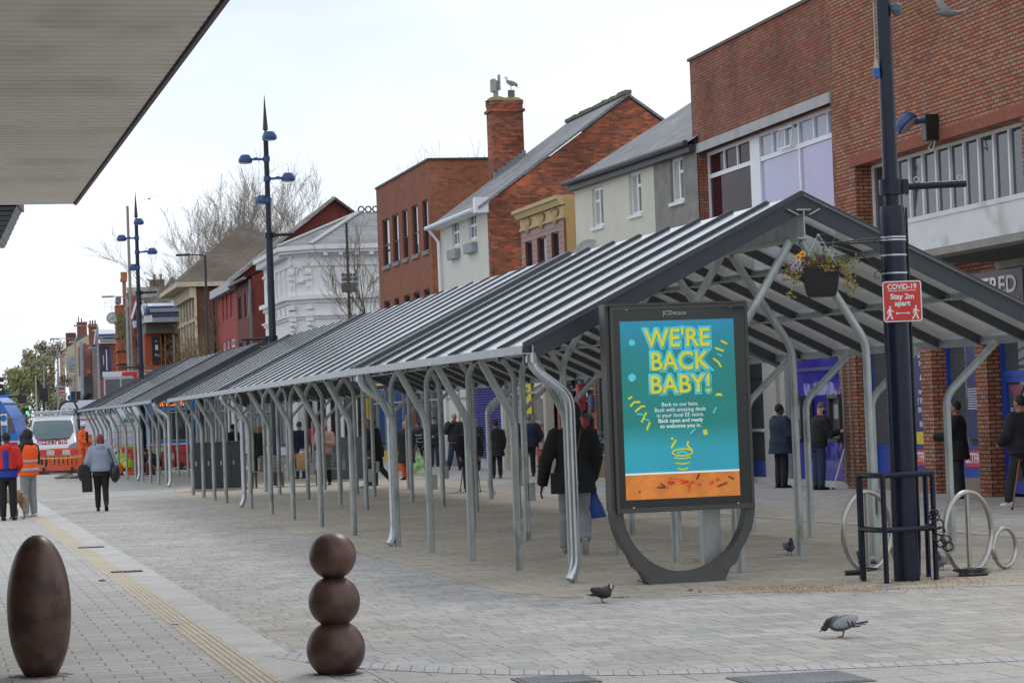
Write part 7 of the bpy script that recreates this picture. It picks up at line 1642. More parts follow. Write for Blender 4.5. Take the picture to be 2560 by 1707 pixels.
# others seen between the posts
person('person in a black hood with a red top far behind the pink hooded woman', G(790,1168), 180, 1.75, skinA, fabric('dark red jacket', (.40,.02,.02)), blk, blackshoe, black_hair, 'short', hood=True, hood_up=blk, vox=.02)
person('person with long fair hair in a long black coat standing left of the bench', G(640,1178), 100, 1.66, skinA, blk, blk, blackshoe, mat('blonde hair', (.45,.30,.14), .6), 'long', hem=.55, loose=.05, vox=.02)
person('person in a black coat with a turquoise scarf beside the fair haired one', G(655,1180), -80, 1.66, skinA, blk, blk, blackshoe, mat('light brown hair', (.25,.13,.07), .6), 'long', hem=.6, loose=.05, vox=.02, extra=lambda root, k, up, K, hp, hands, torso: (lambda b: (b.ell(K((0,.05,1.47)),(.09,.08,.07),10,6), b.build('scarf', mat('turquoise scarf', (.05,.30,.30), .8), root)))(MB()))
person('person in a black coat standing right behind the dark grey cabinet', G(585,1188), 20, 1.76, skinC, blk, blk, blackshoe, black_hair, 'short', hem=.72, loose=.05, vox=.02)
person('person in a navy jacket standing with their back turned just beyond the bench', G(752,1196), 25, 1.76, skinA, nvy, jean, blackshoe, mat('blue knit', (.05,.07,.13), .9), 'short', loose=.06, vox=.018, face_on=False)
person('person in black with turquoise trainers striding left past the litter bin', G(946,1221), 75, 1.76, skinB, blk, blk2, mat('teal trainer', (.06,.30,.28), .6), black_hair, 'short', loose=.06, hem=.80, hood=True, lean=10, vox=.015,
    legs={'L': [(-.09,0,.90),(-.09,.18,.50),(-.095,.30,.10)], 'R': [(.09,0,.90),(.09,-.06,.50),(.10,-.36,.16)]}, arms={'L': [(-.19,0,1.395),(-.25,.08,1.13),(-.20,.26,1.0)], 'R': [(.19,0,1.395),(.25,.02,1.13),(.2,.2,1.02)]})
person('person in a dark puffer jacket standing behind the litter bin', G(922,1190), 150, 1.76, skinC, fabric('charcoal puffer', (.03,.03,.032)), blk, blackshoe, black_hair, 'short', loose=.06, hat='cap', vox=.018)
pz_ = G(1018,1199); person('person in a long black coat and orange trousers with a burgundy scarf between the posts', pz_, 150, 1.68, skinA, blk, fabric('orange trousers', (.55,.10,.04)), blackshoe, black_hair, 'short', hem=.50, loose=.06, vox=.016, extra=lambda root, k, up, K, hp, hands, torso: (lambda b: (b.ell(K((0,.0,1.49)),(.11,.10,.07),10,6), b.build('scarf', mat('burgundy scarf', (.14,.02,.03), .8), root)))(MB()))
ph = G(1048,1186); t = thing('carrier_bag', 'green and white patterned carrier bag hanging beside the orange trousers person', 'bag', ph+Vector((0,0,.05)), 0)
b = MB(); b.prism([(-.17,0),(.17,0),(.15,.42),(.03,.62),(-.05,.62),(-.13,.42)], -.07, .07); b.build('bag_body', mat('green white print', (.35,.55,.22), .5, 0, .75, 7), t)
b = MB(); b.tube([(-.06,0,.58),(0,0,.78),(.05,0,.58)], .012, 5); b.build('handle', white, t)
t = thing('carrier_bag', 'orange carrier bag low beside the coat of the orange trousers person', 'bag', G(997,1188)+Vector((0,0,.12)), 0); b = MB(); b.prism([(-.09,0),(.11,0),(.11,.40),(-.09,.40)], -.07, .07); b.build('bag_body', mat('orange plastic', (.62,.18,.04), .5), t)
b = MB(); b.tube([(-.05,0,.38),(0,0,.55),(.06,0,.38)], .01, 5); b.build('handle', mat('orange plastic', (.62,.18,.04), .5), t)
person('person bending forward in a navy jacket with pale reflective stripes', G(1060,1172), 160, 1.74, skinC, nvy, blk, blackshoe, black_hair, 'short', loose=.06, lean=38, stripes=(1.0,1.2,1.33), hem=.8, vox=.018, arms={'L': [(-.19,0,1.395),(-.26,.35,1.12),(-.2,.45,.80)], 'R': [(.19,0,1.395),(.26,.35,1.12),(.2,.45,.80)]})
person('person in a dark hooded coat and pale blue face mask looking down', G(1088,1166), 165, 1.74, skinC, blk2, jean, blackshoe, black_hair, 'short', loose=.07, head=25, hem=.78, hood=True, stripes=(1.05,), vox=.018, mask=mat('pale blue mask', (.35,.5,.58), .8), arms={'L': [(-.19,0,1.395),(-.26,.05,1.12),(-.1,.25,1.05)], 'R': [(.19,0,1.395),(.26,.05,1.12),(.1,.25,1.05)]})
def ex12(root, k, up, K, hp, hands, torso):
    b = MB(); b.lathe([(.025,0),(.03,.06),(.02,.08)], (.02*k,.19*k,1.52*k), 10); b.build('paper_cone', white, root); b = MB(); torso(b, .034, .82, .88); b.build('red_hem', fabric('red shirt', (.45,.04,.04)), root, smooth=True)
    b = MB(); b.ell(K((0,.04,1.47)),(.085,.08,.05),12,6); b.build('red_collar', fabric('red shirt', (.45,.04,.04)), root)
person('bald person in a charcoal jacket over a red shirt eating while walking towards the camera', G(1140,1175), 172, 1.86, skinA, blk2, jean, blackshoe, None, 'bald', loose=.07, hem=.88, extra=ex12, bloose=.035, legs={'L': [(-.09,0,.90),(-.12,.10,.50),(-.14,.02,.085)], 'R': [(.09,0,.90),(.13,.04,.50),(.24,-.12,.13)]}, arms={'R': [(.19,0,1.395),(.27,.08,1.16),(.05,.22,1.46)], 'L': [(-.19,0,1.395),(-.26,.0,1.12),(-.24,.06,.88)]})
person('hunched person in a long black coat leaning on crutches between the canopy posts', G(1176,1228), 185, 1.60, skinC, blk, jean, blackshoe, black_hair, 'short', loose=.08, lean=20, hem=.66, vox=.016, hood=True, hood_up=blk, arms={'L': [(-.19,0,1.395),(-.28,.1,1.12),(-.25,.25,.90)], 'R': [(.19,0,1.395),(.28,.1,1.12),(.25,.25,.90)]})
person('person in a patterned white and black headscarf pushing a buggy', G(1190,1176), 175, 1.66, skinA, blk2, jean, blackshoe, None, 'bald', hood=True, hood_up=mat('patterned scarf', (.35,.36,.38), .8, 0, .9, 25), loose=.06, vox=.018)
pb = G(1203,1166); t = thing('pushchair', 'dark pushchair seen between the posts in front of the headscarf person', 'pushchair', pb, R(170))
b = MB(); b.ell((0,.1,.62),(.24,.3,.30),14,9); b.box(-.22,.22,-.1,.35,.35,.5); b.build('hood', fabric('dark buggy cloth', (.03,.03,.035)), t, smooth=True)
b = MB(); 
for s in (-1,1): b.tube([(s*.22,-.3,.12),(s*.22,.1,.5),(s*.22,.55,1.0)], .015, 6)
b.tube([(-.22,.55,1.0),(.22,.55,1.0)], .018, 6); b.build('frame', mat('grey tube', (.18,.18,.2), .4), t)
for (x, y) in ((-.24,-.3),(.24,-.3),(-.24,.4),(.24,.4)): b = MB(); b.tube([(x-.02,y,.12),(x+.02,y,.12)], .12, 16); b.build('wheel', blackp, t)
person('person in a black bobble hat and long black padded coat with brown shoes, back turned', G(1243,1195), 10, 1.60, skinC, blk, blk, mat('brown shoe', (.09,.03,.02), .5), black_hair, 'short', loose=.06, hem=.66, hat='beanie', hood=True, vox=.016, face_on=False)
person('person in a navy quilted jacket with grey hair seen from behind by the food banner', G(1325,1190), 5, 1.74, skinA, fabric('navy quilted', (.016,.02,.045)), blk, blackshoe, mat('grey hair', (.2,.19,.18), .7), 'short', fat=1.22, loose=.085, hem=.82, vox=.018, face_on=False, arms={'L': [(-.2,0,1.395),(-.34,.0,1.14),(-.27,.15,.98)], 'R': [(.2,0,1.395),(.34,.0,1.14),(.27,.15,.98)]})
person('bearded trader in a black beanie and dark quarter zip top behind the goods stall', AT(1497,1185,76).xy.to_3d(), 182, 1.80, skinB, fabric('dark quarter zip', (.03,.028,.035)), blk, blackshoe, black_hair, 'bald', hat='beanie', loose=.04, head=12, vox=.015, extra=lambda root, k, up, K, hp, hands, torso: (lambda b, c_: (b.ell(hp((0,.045,-.06)),(.055,.05,.055),10,7), b.build('beard', black_hair, root), c_.tube([K((-.07,.07,1.50)),K((0,.135,1.43)),K((.07,.07,1.50))], .016, 6), c_.build('collar', white, root)))(MB(), MB()))
# cash machine pair
person('person in a loose navy coat and blue face mask queueing at the left cash machine', G(1956,1219), -62, 1.76, skinB, fabric('deep navy coat', (.016,.026,.055)), blk, blackshoe, black_hair, 'short', fat=1.12, loose=.08, hem=.72, vox=.012, mask=mat('turquoise mask', (.10,.35,.38), .8), bloose=.032, arms={'L': [(-.19,0,1.395),(-.27,.04,1.13),(-.20,.22,.98)], 'R': [(.19,0,1.395),(.27,.04,1.13),(.20,.24,1.0)]})
person('grey haired person in a black jacket bent over the right cash machine using it', G(2050,1224), -68, 1.77, skinA, blk, fabric('dark blue jeans', (.02,.035,.08)), blackshoe, mat('grey dark hair', (.09,.085,.08), .7), 'short', loose=.05, hem=.86, vox=.012, head=30, lean=8, mask=mat('black mask', (.02,.02,.02), .8), bloose=.03, arms={'L': [(-.19,0,1.395),(-.24,.12,1.12),(-.12,.36,1.18)], 'R': [(.19,0,1.395),(.24,.12,1.12),(.12,.38,1.20)]})
person('dark coated person standing half behind a steel post at the betting shop window', G(2398,1246), 70, 1.70, skinC, blk, blk2, blackshoe, black_hair, 'short', loose=.07, hem=.70, hat='cap', vox=.012, bloose=.045, arms={'L': [(-.19,0,1.395),(-.26,.1,1.13),(-.18,.38,1.12)], 'R': [(.19,0,1.395),(.27,.02,1.12),(.24,.1,.88)]})
person('person in black holding a brown walking stick, cut by the right edge', G(2560,1266), 40, 1.76, skinC, blk, blk2, whiteshoe, black_hair, 'short', fat=1.1, loose=.07, hem=.84, vox=.012, bloose=.03, arms={'L': [(-.19,0,1.395),(-.28,.05,1.13),(-.22,.24,1.0)], 'R': [(.19,0,1.395),(.27,.02,1.12),(.24,.1,.88)]}, legs={'L': [(-.09,0,.90),(-.10,.12,.50),(-.10,.22,.085)], 'R': [(.09,0,.90),(.09,-.02,.50),(.10,-.2,.13)]})
# ================= birds
def pigeon(label, p, face, cols, peck=0, s=1.0, headback=0, grp='pigeons on the paving'):
    t = thing('pigeon', label, 'pigeon', p, R(face), None); cb_, cw, ch_, ct = cols
    tl_ = R(-12 if not peck else -8)
    b = MB()   # body with neck and head, local +y forward
    if peck: neck = [(0,.055,.105),(0,.095,.10),(0,.115,.075)]; hd_ = (0,.125,.062); bk_ = [(0,.14,.055),(0,.160,.035)]
    elif headback: neck = [(0,.05,.115),(0,.085,.135),(0,.09,.15)]; hd_ = (0,.088,.158); bk_ = [(.015,.105,.15),(.02,.120,.135)]
    else: neck = [(0,.05,.12),(0,.075,.155),(0,.08,.18)]; hd_ = (0,.085,.188); bk_ = [(0,.102,.185),(0,.122,.178)]
    b.ell((0,0,.095), (.055,.095,.052), 18, 12, M=Matrix.Rotation(R(-14), 4, 'X')); b.ell((0,.04,.095), (.050,.055,.052), 14, 9); b.tube([(0,.03,.11)]+neck, [.045,.038,.027,.022], 12); b.ell(hd_, (.019,.024,.020), 12, 8)
    b.tube([(0,-.06,.085),(0,-.10,.08),(0,-.12,.075)], [(.035,.022),(.028,.014),(.024,.008)], 10)
    b.v = [tuple(Vector(v_)*s) for v_ in b.v]; o = b.build('body', cb_, t); m_ = o.modifiers.new('remesh','REMESH'); m_.mode = 'VOXEL'; m_.voxel_size = .005; m_.use_smooth_shade = True
    b = MB(); b.tube([(0,.045,.105)]+[tuple(v_) for v_ in neck], [.043,.041,.030,.0245], 14); b.ell(hd_, (.020,.0245,.0205), 12, 8); b.v = [tuple(Vector(v_)*s) for v_ in b.v]; b.build('neck_feathers', ch_, t, smooth=True)
    for sd in (-1, 1):
        b = MB(); M = Matrix.Rotation(R(-17), 4, 'X'); b.ell((sd*.046,-.02,.105), (.017,.088,.036), 14, 8, M=M); b.prism([(sd*.045-.006,-.06),(sd*.045+.006,-.06),(sd*.012,-.155)], .080, .088, ax='z'); b.v = [tuple(Vector(v_)*s) for v_ in b.v]; w_ = b.build('wing', cw, t, smooth=2)
        if ct[0]:
            for y_ in (-.045, -.075): b = MB(); b.ell((sd*.052,y_,.100-(.0 if y_ > -.06 else .006)), (.0145,.007,.028), 8, 6, M=Matrix.Rotation(R(-24), 4, 'X')); b.v = [tuple(Vector(v_)*s) for v_ in b.v]; b.build('wing_bar', mat('dark wing bar', (.03,.03,.035), .7), w_)
        b = MB(); b.tube([(sd*.020,.0,.06),(sd*.021,-.005,.03),(sd*.022,.005,.004)], [.010,.004,.004], 6)
        for a in (-.5,0,.5): b.tube([(sd*.022,.004,.004),(sd*.022+math.sin(a)*.03,.004+math.cos(a)*.03,.003)], .003, 4)
        b.v = [tuple(Vector(v_)*s) for v_ in b.v]; b.build('leg', mat('pink bird leg', (.35,.08,.08), .6), t)
    b = MB(); b.prism([(-.022,-.09),(.022,-.09),(.034,-.185),(-.034,-.185)], .068, .078, ax='z'); b.v = [tuple((Matrix.Rotation(R(4 if not peck else -10),3,'X') @ Vector(v_))*s) for v_ in b.v]; b.build('tail', ct[1], t)
    b = MB(); b.tube(bk_, [.007,.002], 6); b.v = [tuple(Vector(v_)*s) for v_ in b.v]; b.build('beak', mat('dark beak', (.05,.045,.045), .5), t)
    return t
dk = mat('near black feathers', (.022,.018,.020), .6, 0, .2, 40); gy = mat('pale blue grey feathers', (.36,.37,.40), .7, 0, .08, 40); mg = mat('mid grey feathers', (.12,.13,.15), .7, 0, .1, 40); gn = mat('green purple neck feathers', (.05,.05,.07), .4, .2, .4, 30); dgt = mat('dark tail feathers', (.06,.065,.08), .7)
t = pigeon('near black pigeon with white tail bars and white neck patch before the advert panel', G(1506,1506), -72, (dk, mat('dark brown wing feathers', (.035,.022,.024), .6, 0, .2, 30), mat('black neck feathers', (.015,.018,.022), .4, 0, .2, 30), (0, mat('white barred tail', (.5,.5,.52), .7, 0, .5, 40))), headback=1, s=.98)
b = MB(); b.ell((.038,.078,.150), (.008,.010,.026), 8, 6); b.build('white_patch', white, t)
pigeon('pale grey pigeon with black wing bars pecking with its head down, nearest to the camera', G(2108,1592), 76, (mg, gy, gn, (1, dgt)), peck=1, s=1.12)
pigeon('dark pigeon walking towards the camera under the canopy', G(1974,1387), 190, (mat('dark grey feathers', (.07,.075,.085), .7), mg, gn, (0, dgt)), s=1.0)
pigeon('grey pigeon half hidden behind the left cycle stand', G(2168,1424), 80, (mg, gy, gn, (1, dgt)), s=.98)
pigeon('blue grey pigeon half hidden behind the right upright of the guard rail', G(2353,1426), 150, (mat('blue grey feathers', (.13,.16,.18), .7), mat('blue grey feathers', (.13,.16,.18), .7), gn, (0, dgt)), s=1.0)
def gull(label, p, face, s=1.0, standing=True, cat='gull', wings=None, pal=None):
    t = thing(cat, label, cat, p, R(face)); wm = pal or mat('white feathers', (.62,.62,.62), .7)
    b = MB(); b.ell((0,0,.22), (.075,.17,.075), 16, 10, M=Matrix.Rotation(R(24 if standing else 0), 4, 'X')); b.tube([(0,.10,.26),(0,.15,.34),(0,.16,.40)], [.06,.042,.036], 12); b.ell((0,.17,.42), (.036,.05,.036), 12, 8)
    if not standing: b = MB(); b.ell((0,0,0),(.055,.15,.05),14,9); b.ell((0,.16,.01),(.03,.045,.03),10,7); b.prism([(-.03,-.1),(.03,-.1),(.055,-.24),(-.055,-.24)], -.005, .005, ax='z')
    b.v = [tuple(Vector(v_)*s) for v_ in b.v]; o = b.build('body', wm, t, smooth=True)
    if standing:
        b = MB(); 
        for sd in (-1,1): b.ell((sd*.06,-.06,.22), (.025,.19,.06), 12, 8, M=Matrix.Rotation(R(28), 4, 'X'))
        b.tube([(0,-.18,.12),(0,-.30,.04)], [(.03,.02),(.006,.004)], 6); b.v = [tuple(Vector(v_)*s) for v_ in b.v]; b.build('wings', mat('grey gull wing', (.22,.23,.24), .7), t, smooth=True)
        b = MB(); 
        for sd in (-1,1): b.tube([(sd*.03,0,.16),(sd*.03,.01,0)], .007, 5); b.tube([(sd*.03,.01,.003),(sd*.03,.06,.003)], .006, 4)
        b.tube([(0,.21,.42),(0,.27,.405)], [.012,.004], 6); b.v = [tuple(Vector(v_)*s) for v_ in b.v]; b.build('legs', mat('yellow pink leg', (.45,.30,.2), .6), t)
    else:
        for pts, nm in wings:
            b = MB(); vs = []; 
            n = len(pts)
            for i, (x, y, z, c_) in enumerate(pts): vs += [(x,y+c_*.4,z),(x,y-c_*.6,z-.01)]
            b.add(vs, [(2*i,2*i+1,2*i+3,2*i+2) for i in range(n-1)]); o = b.build('wing', nm, t); m_ = o.modifiers.new('solid','SOLIDIFY'); m_.thickness = .008
    return t
gull('white gull with grey wings standing on the chimney pot', gull_spot, 55, 1.15)
gull('small gull perched beside the chimney pots on the distant terracotta building', AT(372,707,266), 80, 1.3)
Y_ = 30; k = Y_/F_
gw = mat('grey flight feathers', (.25,.25,.26), .7); 
gull('grey pigeon flying with raised wings in front of the orange brick wall', AT(2370,36,Y_), 100, .75, False, 'flying pigeon', [([(.0,0,.01,.12),(-.02,.06,.08,.13),(-.03,.12,.15,.10),(-.02,.16,.19,.03)], gw), ([(.0,0,.01,.12),(-.03,-.06,.03,.11),(-.02,-.14,.045,.09),(0,-.24,.07,.02)], gw)], mat('flying pigeon grey', (.10,.11,.12), .7))
gull('tiny gull gliding in the sky between the ribbed canopy and the tall lamp', AT(373,497,150), 20, 1.2, False, 'flying gull', [([(.0,0,.02,.16),(.25,0,.10,.15),(.48,0,.20,.03)], gw), ([(.0,0,.02,.16),(-.2,0,.0,.15),(-.45,0,-.16,.03)], gw)])
# ================= vehicles, works, trees
vw = mat('white van paint', (.68,.69,.71), .25, 0, .02, 2, coat=.4); tyre = mat('tyre', (.02,.02,.02), .8); trim = mat('black trim', (.03,.03,.032), .6); screen = glass('windscreen', dark=(.13,.19,.20), refl=1.5)
def wheel(t, x, y, r=.34, w=.22):
    b = MB(); b.tube([(x-w/2,y,r),(x+w/2,y,r)], r, 22); o = b.build('wheel', tyre, t); b = MB(); b.tube([(x-w/2-.01,y,r),(x+w/2+.01,y,r)], r*.6, 16); b.build('rim', mat('steel rim', (.35,.35,.36), .4, .6), o)
# white van, front towards the camera (local -y forward)
Yv = 108.5; pv = AT(131, 1078, Yv); t = thing('van', 'white van with tinted windscreen and roof rack parked nose on behind the orange barrier', 'van', (pv.x, Yv, 0), R(9)); w = 1.0
def loft(b, rings, mi=0):
    n = len(rings[0]); vs = [p for r_ in rings for p in r_]; fs = []
    for i in range(len(rings)-1):
        for j in range(n): j2 = (j+1) % n; fs.append((i*n+j, i*n+j2, (i+1)*n+j2, (i+1)*n+j))
    fs.append(tuple(range(n-1,-1,-1))); fs.append(tuple((len(rings)-1)*n+j for j in range(n))); b.add(vs, fs, mi)
def ring(y, wb, wt, zb, zt, r=.12, n=4):
    pts = []
    for (cx_, cz_, a0, ww) in ((1, 1, 0, wt), (-1, 1, 90, wt), (-1, -1, 180, wb), (1, -1, 270, wb)):
        for i in range(n+1):
            a = R(a0+90*i/n); pts.append((cx_*(ww-r)+r*math.cos(a), y, (zt-r if cz_ > 0 else zb+r)+r*math.sin(a)))
    return pts
b = MB(); loft(b, [ring(-.02,.82,.80,.35,.85),ring(.12,.98,.92,.32,1.02),ring(.75,1.0,.90,.30,1.22),ring(1.25,1.02,.82,.30,1.72),ring(1.75,1.02,.80,.30,2.08,.2),ring(2.3,1.02,.82,.30,2.16,.2),ring(5.0,1.02,.84,.30,2.16,.2)]); b.build('body', vw, t, smooth=2)
b = MB(); b.add([(-.78,.86,1.25),(.78,.86,1.25),(.72,1.62,1.98),(-.72,1.62,1.98)], [(0,1,2,3)]); b.v = [(x, y-.06, z+.015) for x, y, z in b.v]
q_ = []
b = MB(); rows = [(1.20,.80,.80),(1.45,.79,1.02),(1.72,.77,1.28),(1.95,.70,1.56)]
for z, hw, y in rows: q_ += [(-hw, y-.03, z), (-hw*.5, y-.11, z+.01), (0, y-.13, z+.012), (hw*.5, y-.11, z+.01), (hw, y-.03, z)]
b.add(q_, [(i*5+j, i*5+j+1, i*5+j+6, i*5+j+5) for i in range(3) for j in range(4)]); b.build('windscreen', screen, t, smooth=True)
b = MB(); b.bar((-.55,.68,1.22),(.1,.66,1.27),.02,.02); b.bar((.0,.68,1.23),(.6,.7,1.27),.02,.02); b.build('wipers', blackp, t)
for s in (-1, 1):
    b = MB(); b.prism([(s*.98,.78),(s*.55,.86),(s*.62,1.0),(s*.95,1.14),(s*1.0,.95)], -.02, .20); o = b.build('headlight', mat('headlight', (.35,.36,.38), .15), t)
    b = MB(); b.box(s*1.06, s*1.26, .95, 1.1, 1.15, 1.45); b.bar((s*.98,1.0,1.2),(s*1.1,1.02,1.25),.05,.05); b.build('mirror', trim, t)
    b = MB(); b.add([(s*1.0,1.15,1.22),(s*1.02,2.1,1.22),(s*.88,2.0,1.92),(s*.86,1.75,1.9)], [(0,1,2,3)] if s > 0 else [(3,2,1,0)]); b.v = [(x+s*.012, y, z) for x, y, z in b.v]; b.build('side_window', darkglass, t)
b = MB(); b.box(-.62,.62,-.05,.06,.55,.80); b.box(-.9,.9,-.08,.08,.28,.50); b.build('grille', trim, t)
for x in (-.88, .88):
    for y in (.95, 4.1): wheel(t, x, y)
text('lettering', 'fitzgerald', .31, (-.02, .20, 1.15), mat('crimson lettering', (.40,.06,.10), .5), t, rot=(R(66),0,0), bold=.006, ext=.02)
b = MB()
for y in (2.3, 3.3, 4.3): b.box(-.8,.8,y-.04,y+.04,2.22,2.27)
b.box(-.75,.75,1.85,1.9,2.2,2.26); b.tube([(-.7,2.0,2.29),(.8,2.0,2.31)], .045, 8); b.tube([(-.7,2.0,2.18),(-.7,2.0,2.3)], .03, 6); b.tube([(.7,2.0,2.18),(.7,2.0,2.3)], .03, 6); b.build('roof_rack', mat('silver rack', (.5,.52,.55), .35, .7), t)
b = MB(); b.prism([(0,0),(.16,0),(.16,.22),(0,.22)], 0, .01, ax='y'); o = b.build('emblem', mat('faded pink mark', (.5,.22,.26), .5), t, loc=(-1.01,2.6,1.55), rz=R(90))
t.scale = (1.13, 1, 1.13)
# tall white van side on with lettering
Yv = 127; pv = AT(176, 1078, Yv); t = thing('van', 'tall white laundry van with dark blue lettering behind the parked white van', 'van', (pv.x, Yv, 0), R(4)); k = Yv/F_
b = MB(); zt = H_+(1078-1006)*k
loft(b, [[(x, y, z) for x, y, z in r_] for r_ in [[(-1.0, -.9, .4),(-1.0,.9,.4),(-1.0,.9,1.2),(-1.0,.8,1.9),(-1.0,-.8,1.9),(-1.0,-.9,1.2)]]] + [[(x0, -.95, .4),(x0,.95,.4),(x0,1.0,1.2),(x0,.85,z_),(x0,-.85,z_),(x0,-1.0,1.2)] for x0, z_ in ((-.6,2.75),(-.1,zt-.1),(.4,zt),(5.2,zt))])
b.build('body', vw, t)
text('lettering', 'BERENDSEN', .46, (1.05, -.95, zt-.60), mat('navy lettering', (.02,.04,.10), .5), t, rot=(R(84),0,0), bold=.016, ext=.01, space=1.15, sx=.98)
b = MB(); b.box(-.25,1.35,-.96,-.93,zt-.98,zt-.93); b.build('red_line', mat('red vinyl', (.6,.03,.04), .4), t)
b = MB(); b.box(-.1,5.0,-1.0,-.985,1.15,1.2); b.box(-.98,5.2,-1.02,-.9,.4,.7); b.build('trim', mat('grey trim', (.3,.3,.32), .6), t)
for x in (.3, 4.2):
    b = MB(); b.tube([(x,-1.0,.36),(x,-.75,.36)], .36, 20); b.build('wheel', tyre, t)
# buses
def bus(label, Y, u0, u1, h, colm, ang, dd=False, loc_u=None, front='right', L=11):
    p = AT(u1, 1078, Y); t = thing('bus', label, 'bus', (p.x, Y, 0), R(ang)); return t
busblue = mat('bright blue bus paint', (.01,.16,.62), .3, 0, .04, 1, coat=.3)
Yb = 119; p = AT(62, 1078, Yb); t = thing('bus', 'bright blue single decker bus with curved front entering from the left edge', 'bus', (p.x, Yb, 0), R(-3)); k = Yb/F_
zt = H_+(1078-990)*k
prof = [(-9,.35),(-.05,.35),(0,1.0),(-.08,1.7),(-.35,2.5),(-.75,zt-.25),(-1.1,zt),(-9,zt)]
b = MB(); b.prism(prof, -1.2, 1.2); b.build('body', busblue, t, smooth=False)
b = MB(); b.box(-9,.05,-1.24,-1.18,1.05,1.35); b.build('white_band', white, t)
b = MB(); b.box(-.55,-.05,-1.26,-1.20,1.1,1.3); b.box(-1.9,-1.5,-1.26,-1.20,1.1,1.3); b.build('red_marker', mat('red paint', (.55,.03,.03), .5), t)
b = MB(); b.prism([(-1.95,1.75),(-.12,1.75),(-.36,2.48),(-.62,zt-.75),(-1.95,zt-.75)], -1.23, -1.205); b.build('cab_window', glass('bus glass', dark=(.08,.09,.10), refl=1.5), t)
b = MB(); b.add([(.02,-1.1,1.1),(.02,1.1,1.1),(-.72,1.1,zt-.3),(-.72,-1.1,zt-.3)], [(0,1,2,3)]); b.v = [(x+.02,y,z) for x,y,z in b.v]; b.build('windscreen', screen, t)
b = MB()
for i in range(4): b.box(-8.5+i*1.6,-7.1+i*1.6,-1.23,-1.205,1.75,zt-.7)
b.build('side_windows', glass('bus glass', dark=(.08,.09,.10), refl=1.5), t)
b = MB(); b.box(-.95,-.75,-1.27,-1.235,1.9,zt-.95); b.build('yellow_rail', mat('yellow rail', (.75,.42,.02), .4), t)
b = MB(); b.box(.05,.42,-1.35,-1.05,zt-.35,zt+.05); b.bar((-.5,-1.2,zt-.02),(.1,-1.2,zt-.02),.08,.08); b.build('mirror', trim, t)
b = MB(); b.box(-1.0,-.35,-1.5,-.9,zt-.05,zt+.12); b.build('roof_pod', busblue, t)
for x in (-2.6,-8): b = MB(); b.tube([(x,-1.22,.48),(x,-.9,.48)], .48, 20); b.build('wheel', tyre, t)
Yb = 150; p = AT(263, 1078, Yb); t = thing('bus', 'white and red double decker bus whose top shows above the far canopy roof', 'bus', (p.x, Yb, 0), R(6)); k = Yb/F_; zt = H_+(1078-938)*k
b = MB(); b.box(0,11,0,2.5,.35,zt); b.build('body', mat('bus grey white', (.5,.52,.53), .4), t, bevel=.15)
b = MB(); b.box(-.05,11,-.03,2.5,zt-.28,zt+.03); b.build('white_roof', vw, t); b = MB(); b.box(1.1,2.0,-.06,-.02,zt-.25,zt-.02); b.box(1.3,11,-.05,-.02,zt-.12,zt); b.box(1.75,2.0,-.06,0,zt-1.4,zt-.2); b.build('red_stripe', mat('red paint', (.55,.03,.03), .5), t)
b = MB()
for i in range(6): b.box(.1+i*.95,.95+i*.95,-.03,-.01,zt-1.6,zt-.42)
b.build('side_windows', glass('bus glass', dark=(.08,.09,.10), refl=1.5), t)
for x in (2.2, 8.5): b = MB(); b.tube([(x,-.02,.5),(x,.3,.5)], .5, 20); b.build('wheel', tyre, t)
Yb = 122; p = AT(428, 1078, Yb); t = thing('bus', 'blue bus with an orange destination display seen head on between the two canopies', 'bus', (p.x, Yb, 0), R(3)); k = Yb/F_; zt = H_+(1064-986)*k
b = MB(); b.box(-1.25,1.25,0,10,.35,zt); b.build('body', busblue, t, bevel=.18)
b = MB(); b.box(-.95,.95,-.02,.0,zt-.62,zt-.2); dp_ = b.build('destination_display', blackp, t)
b = MB(); random.seed(4)
for i in range(16): b.box(-.8+i*.1,-.74+i*.1,-.03,-.02,zt-.55,zt-.28)
b.build('display_dots', mat('orange led', (.8,.2,.04), .5, emit=.8), dp_)
b = MB(); b.box(-1.12,1.12,-.02,0,1.05,zt-.75); b.build('windscreen', darkglass, t); b = MB(); b.box(-1.2,1.2,-.03,.0,.62,.92); b.build('white_band', white, t)
for s in (-1,1): b = MB(); b.ell((s*.95,-.02,.55),(.13,.05,.1),10,6); b.build('headlight', mat('lit headlamp', (.8,.8,.8), .3, emit=1.2), t)
for s in (-1,1): b = MB(); b.tube([(s*1.1,1.5,.45),(s*1.22,1.5,.45)], .45, 18); b.build('wheel', tyre, t)
# site cabin, hoardings, road digger behind
Yc = 112; k = Yc/F_; p = AT(316, 1078, Yc); t = thing('site_cabin', 'white panelled site cabin with a green sign behind the works', 'cabin', (p.x, Yc, 0), R(5)); z0, z1 = .1, H_+(1068-1038)*k
b = MB(); b.box(-.55,.52,0,2.4,z0,z1); b.build('cabin_body', mat('white panel', (.55,.56,.58), .6), t); b = MB()
for i in range(7): b.box(-.55,.52,-.02,-.002,z0+.1+i*.28,z0+.115+i*.28)
for x in (-.28,.0,.27): b.box(x,x+.015,-.02,-.002,z0,z1)
b.build('panel_joints', mat('grey joints', (.3,.31,.33), .7), t); b = MB(); b.box(-.12,.35,-.04,-.021,z1-.28,z1-.14); b.build('green_sign', mat('green sign', (.03,.25,.16), .5), t)
t = thing('mini_digger', 'orange and black mini digger with a tall roll bar behind the white van', 'digger', (AT(196,1078,115).x, 115, 0), R(10)); zr = H_+(1073-1002)*115/F_
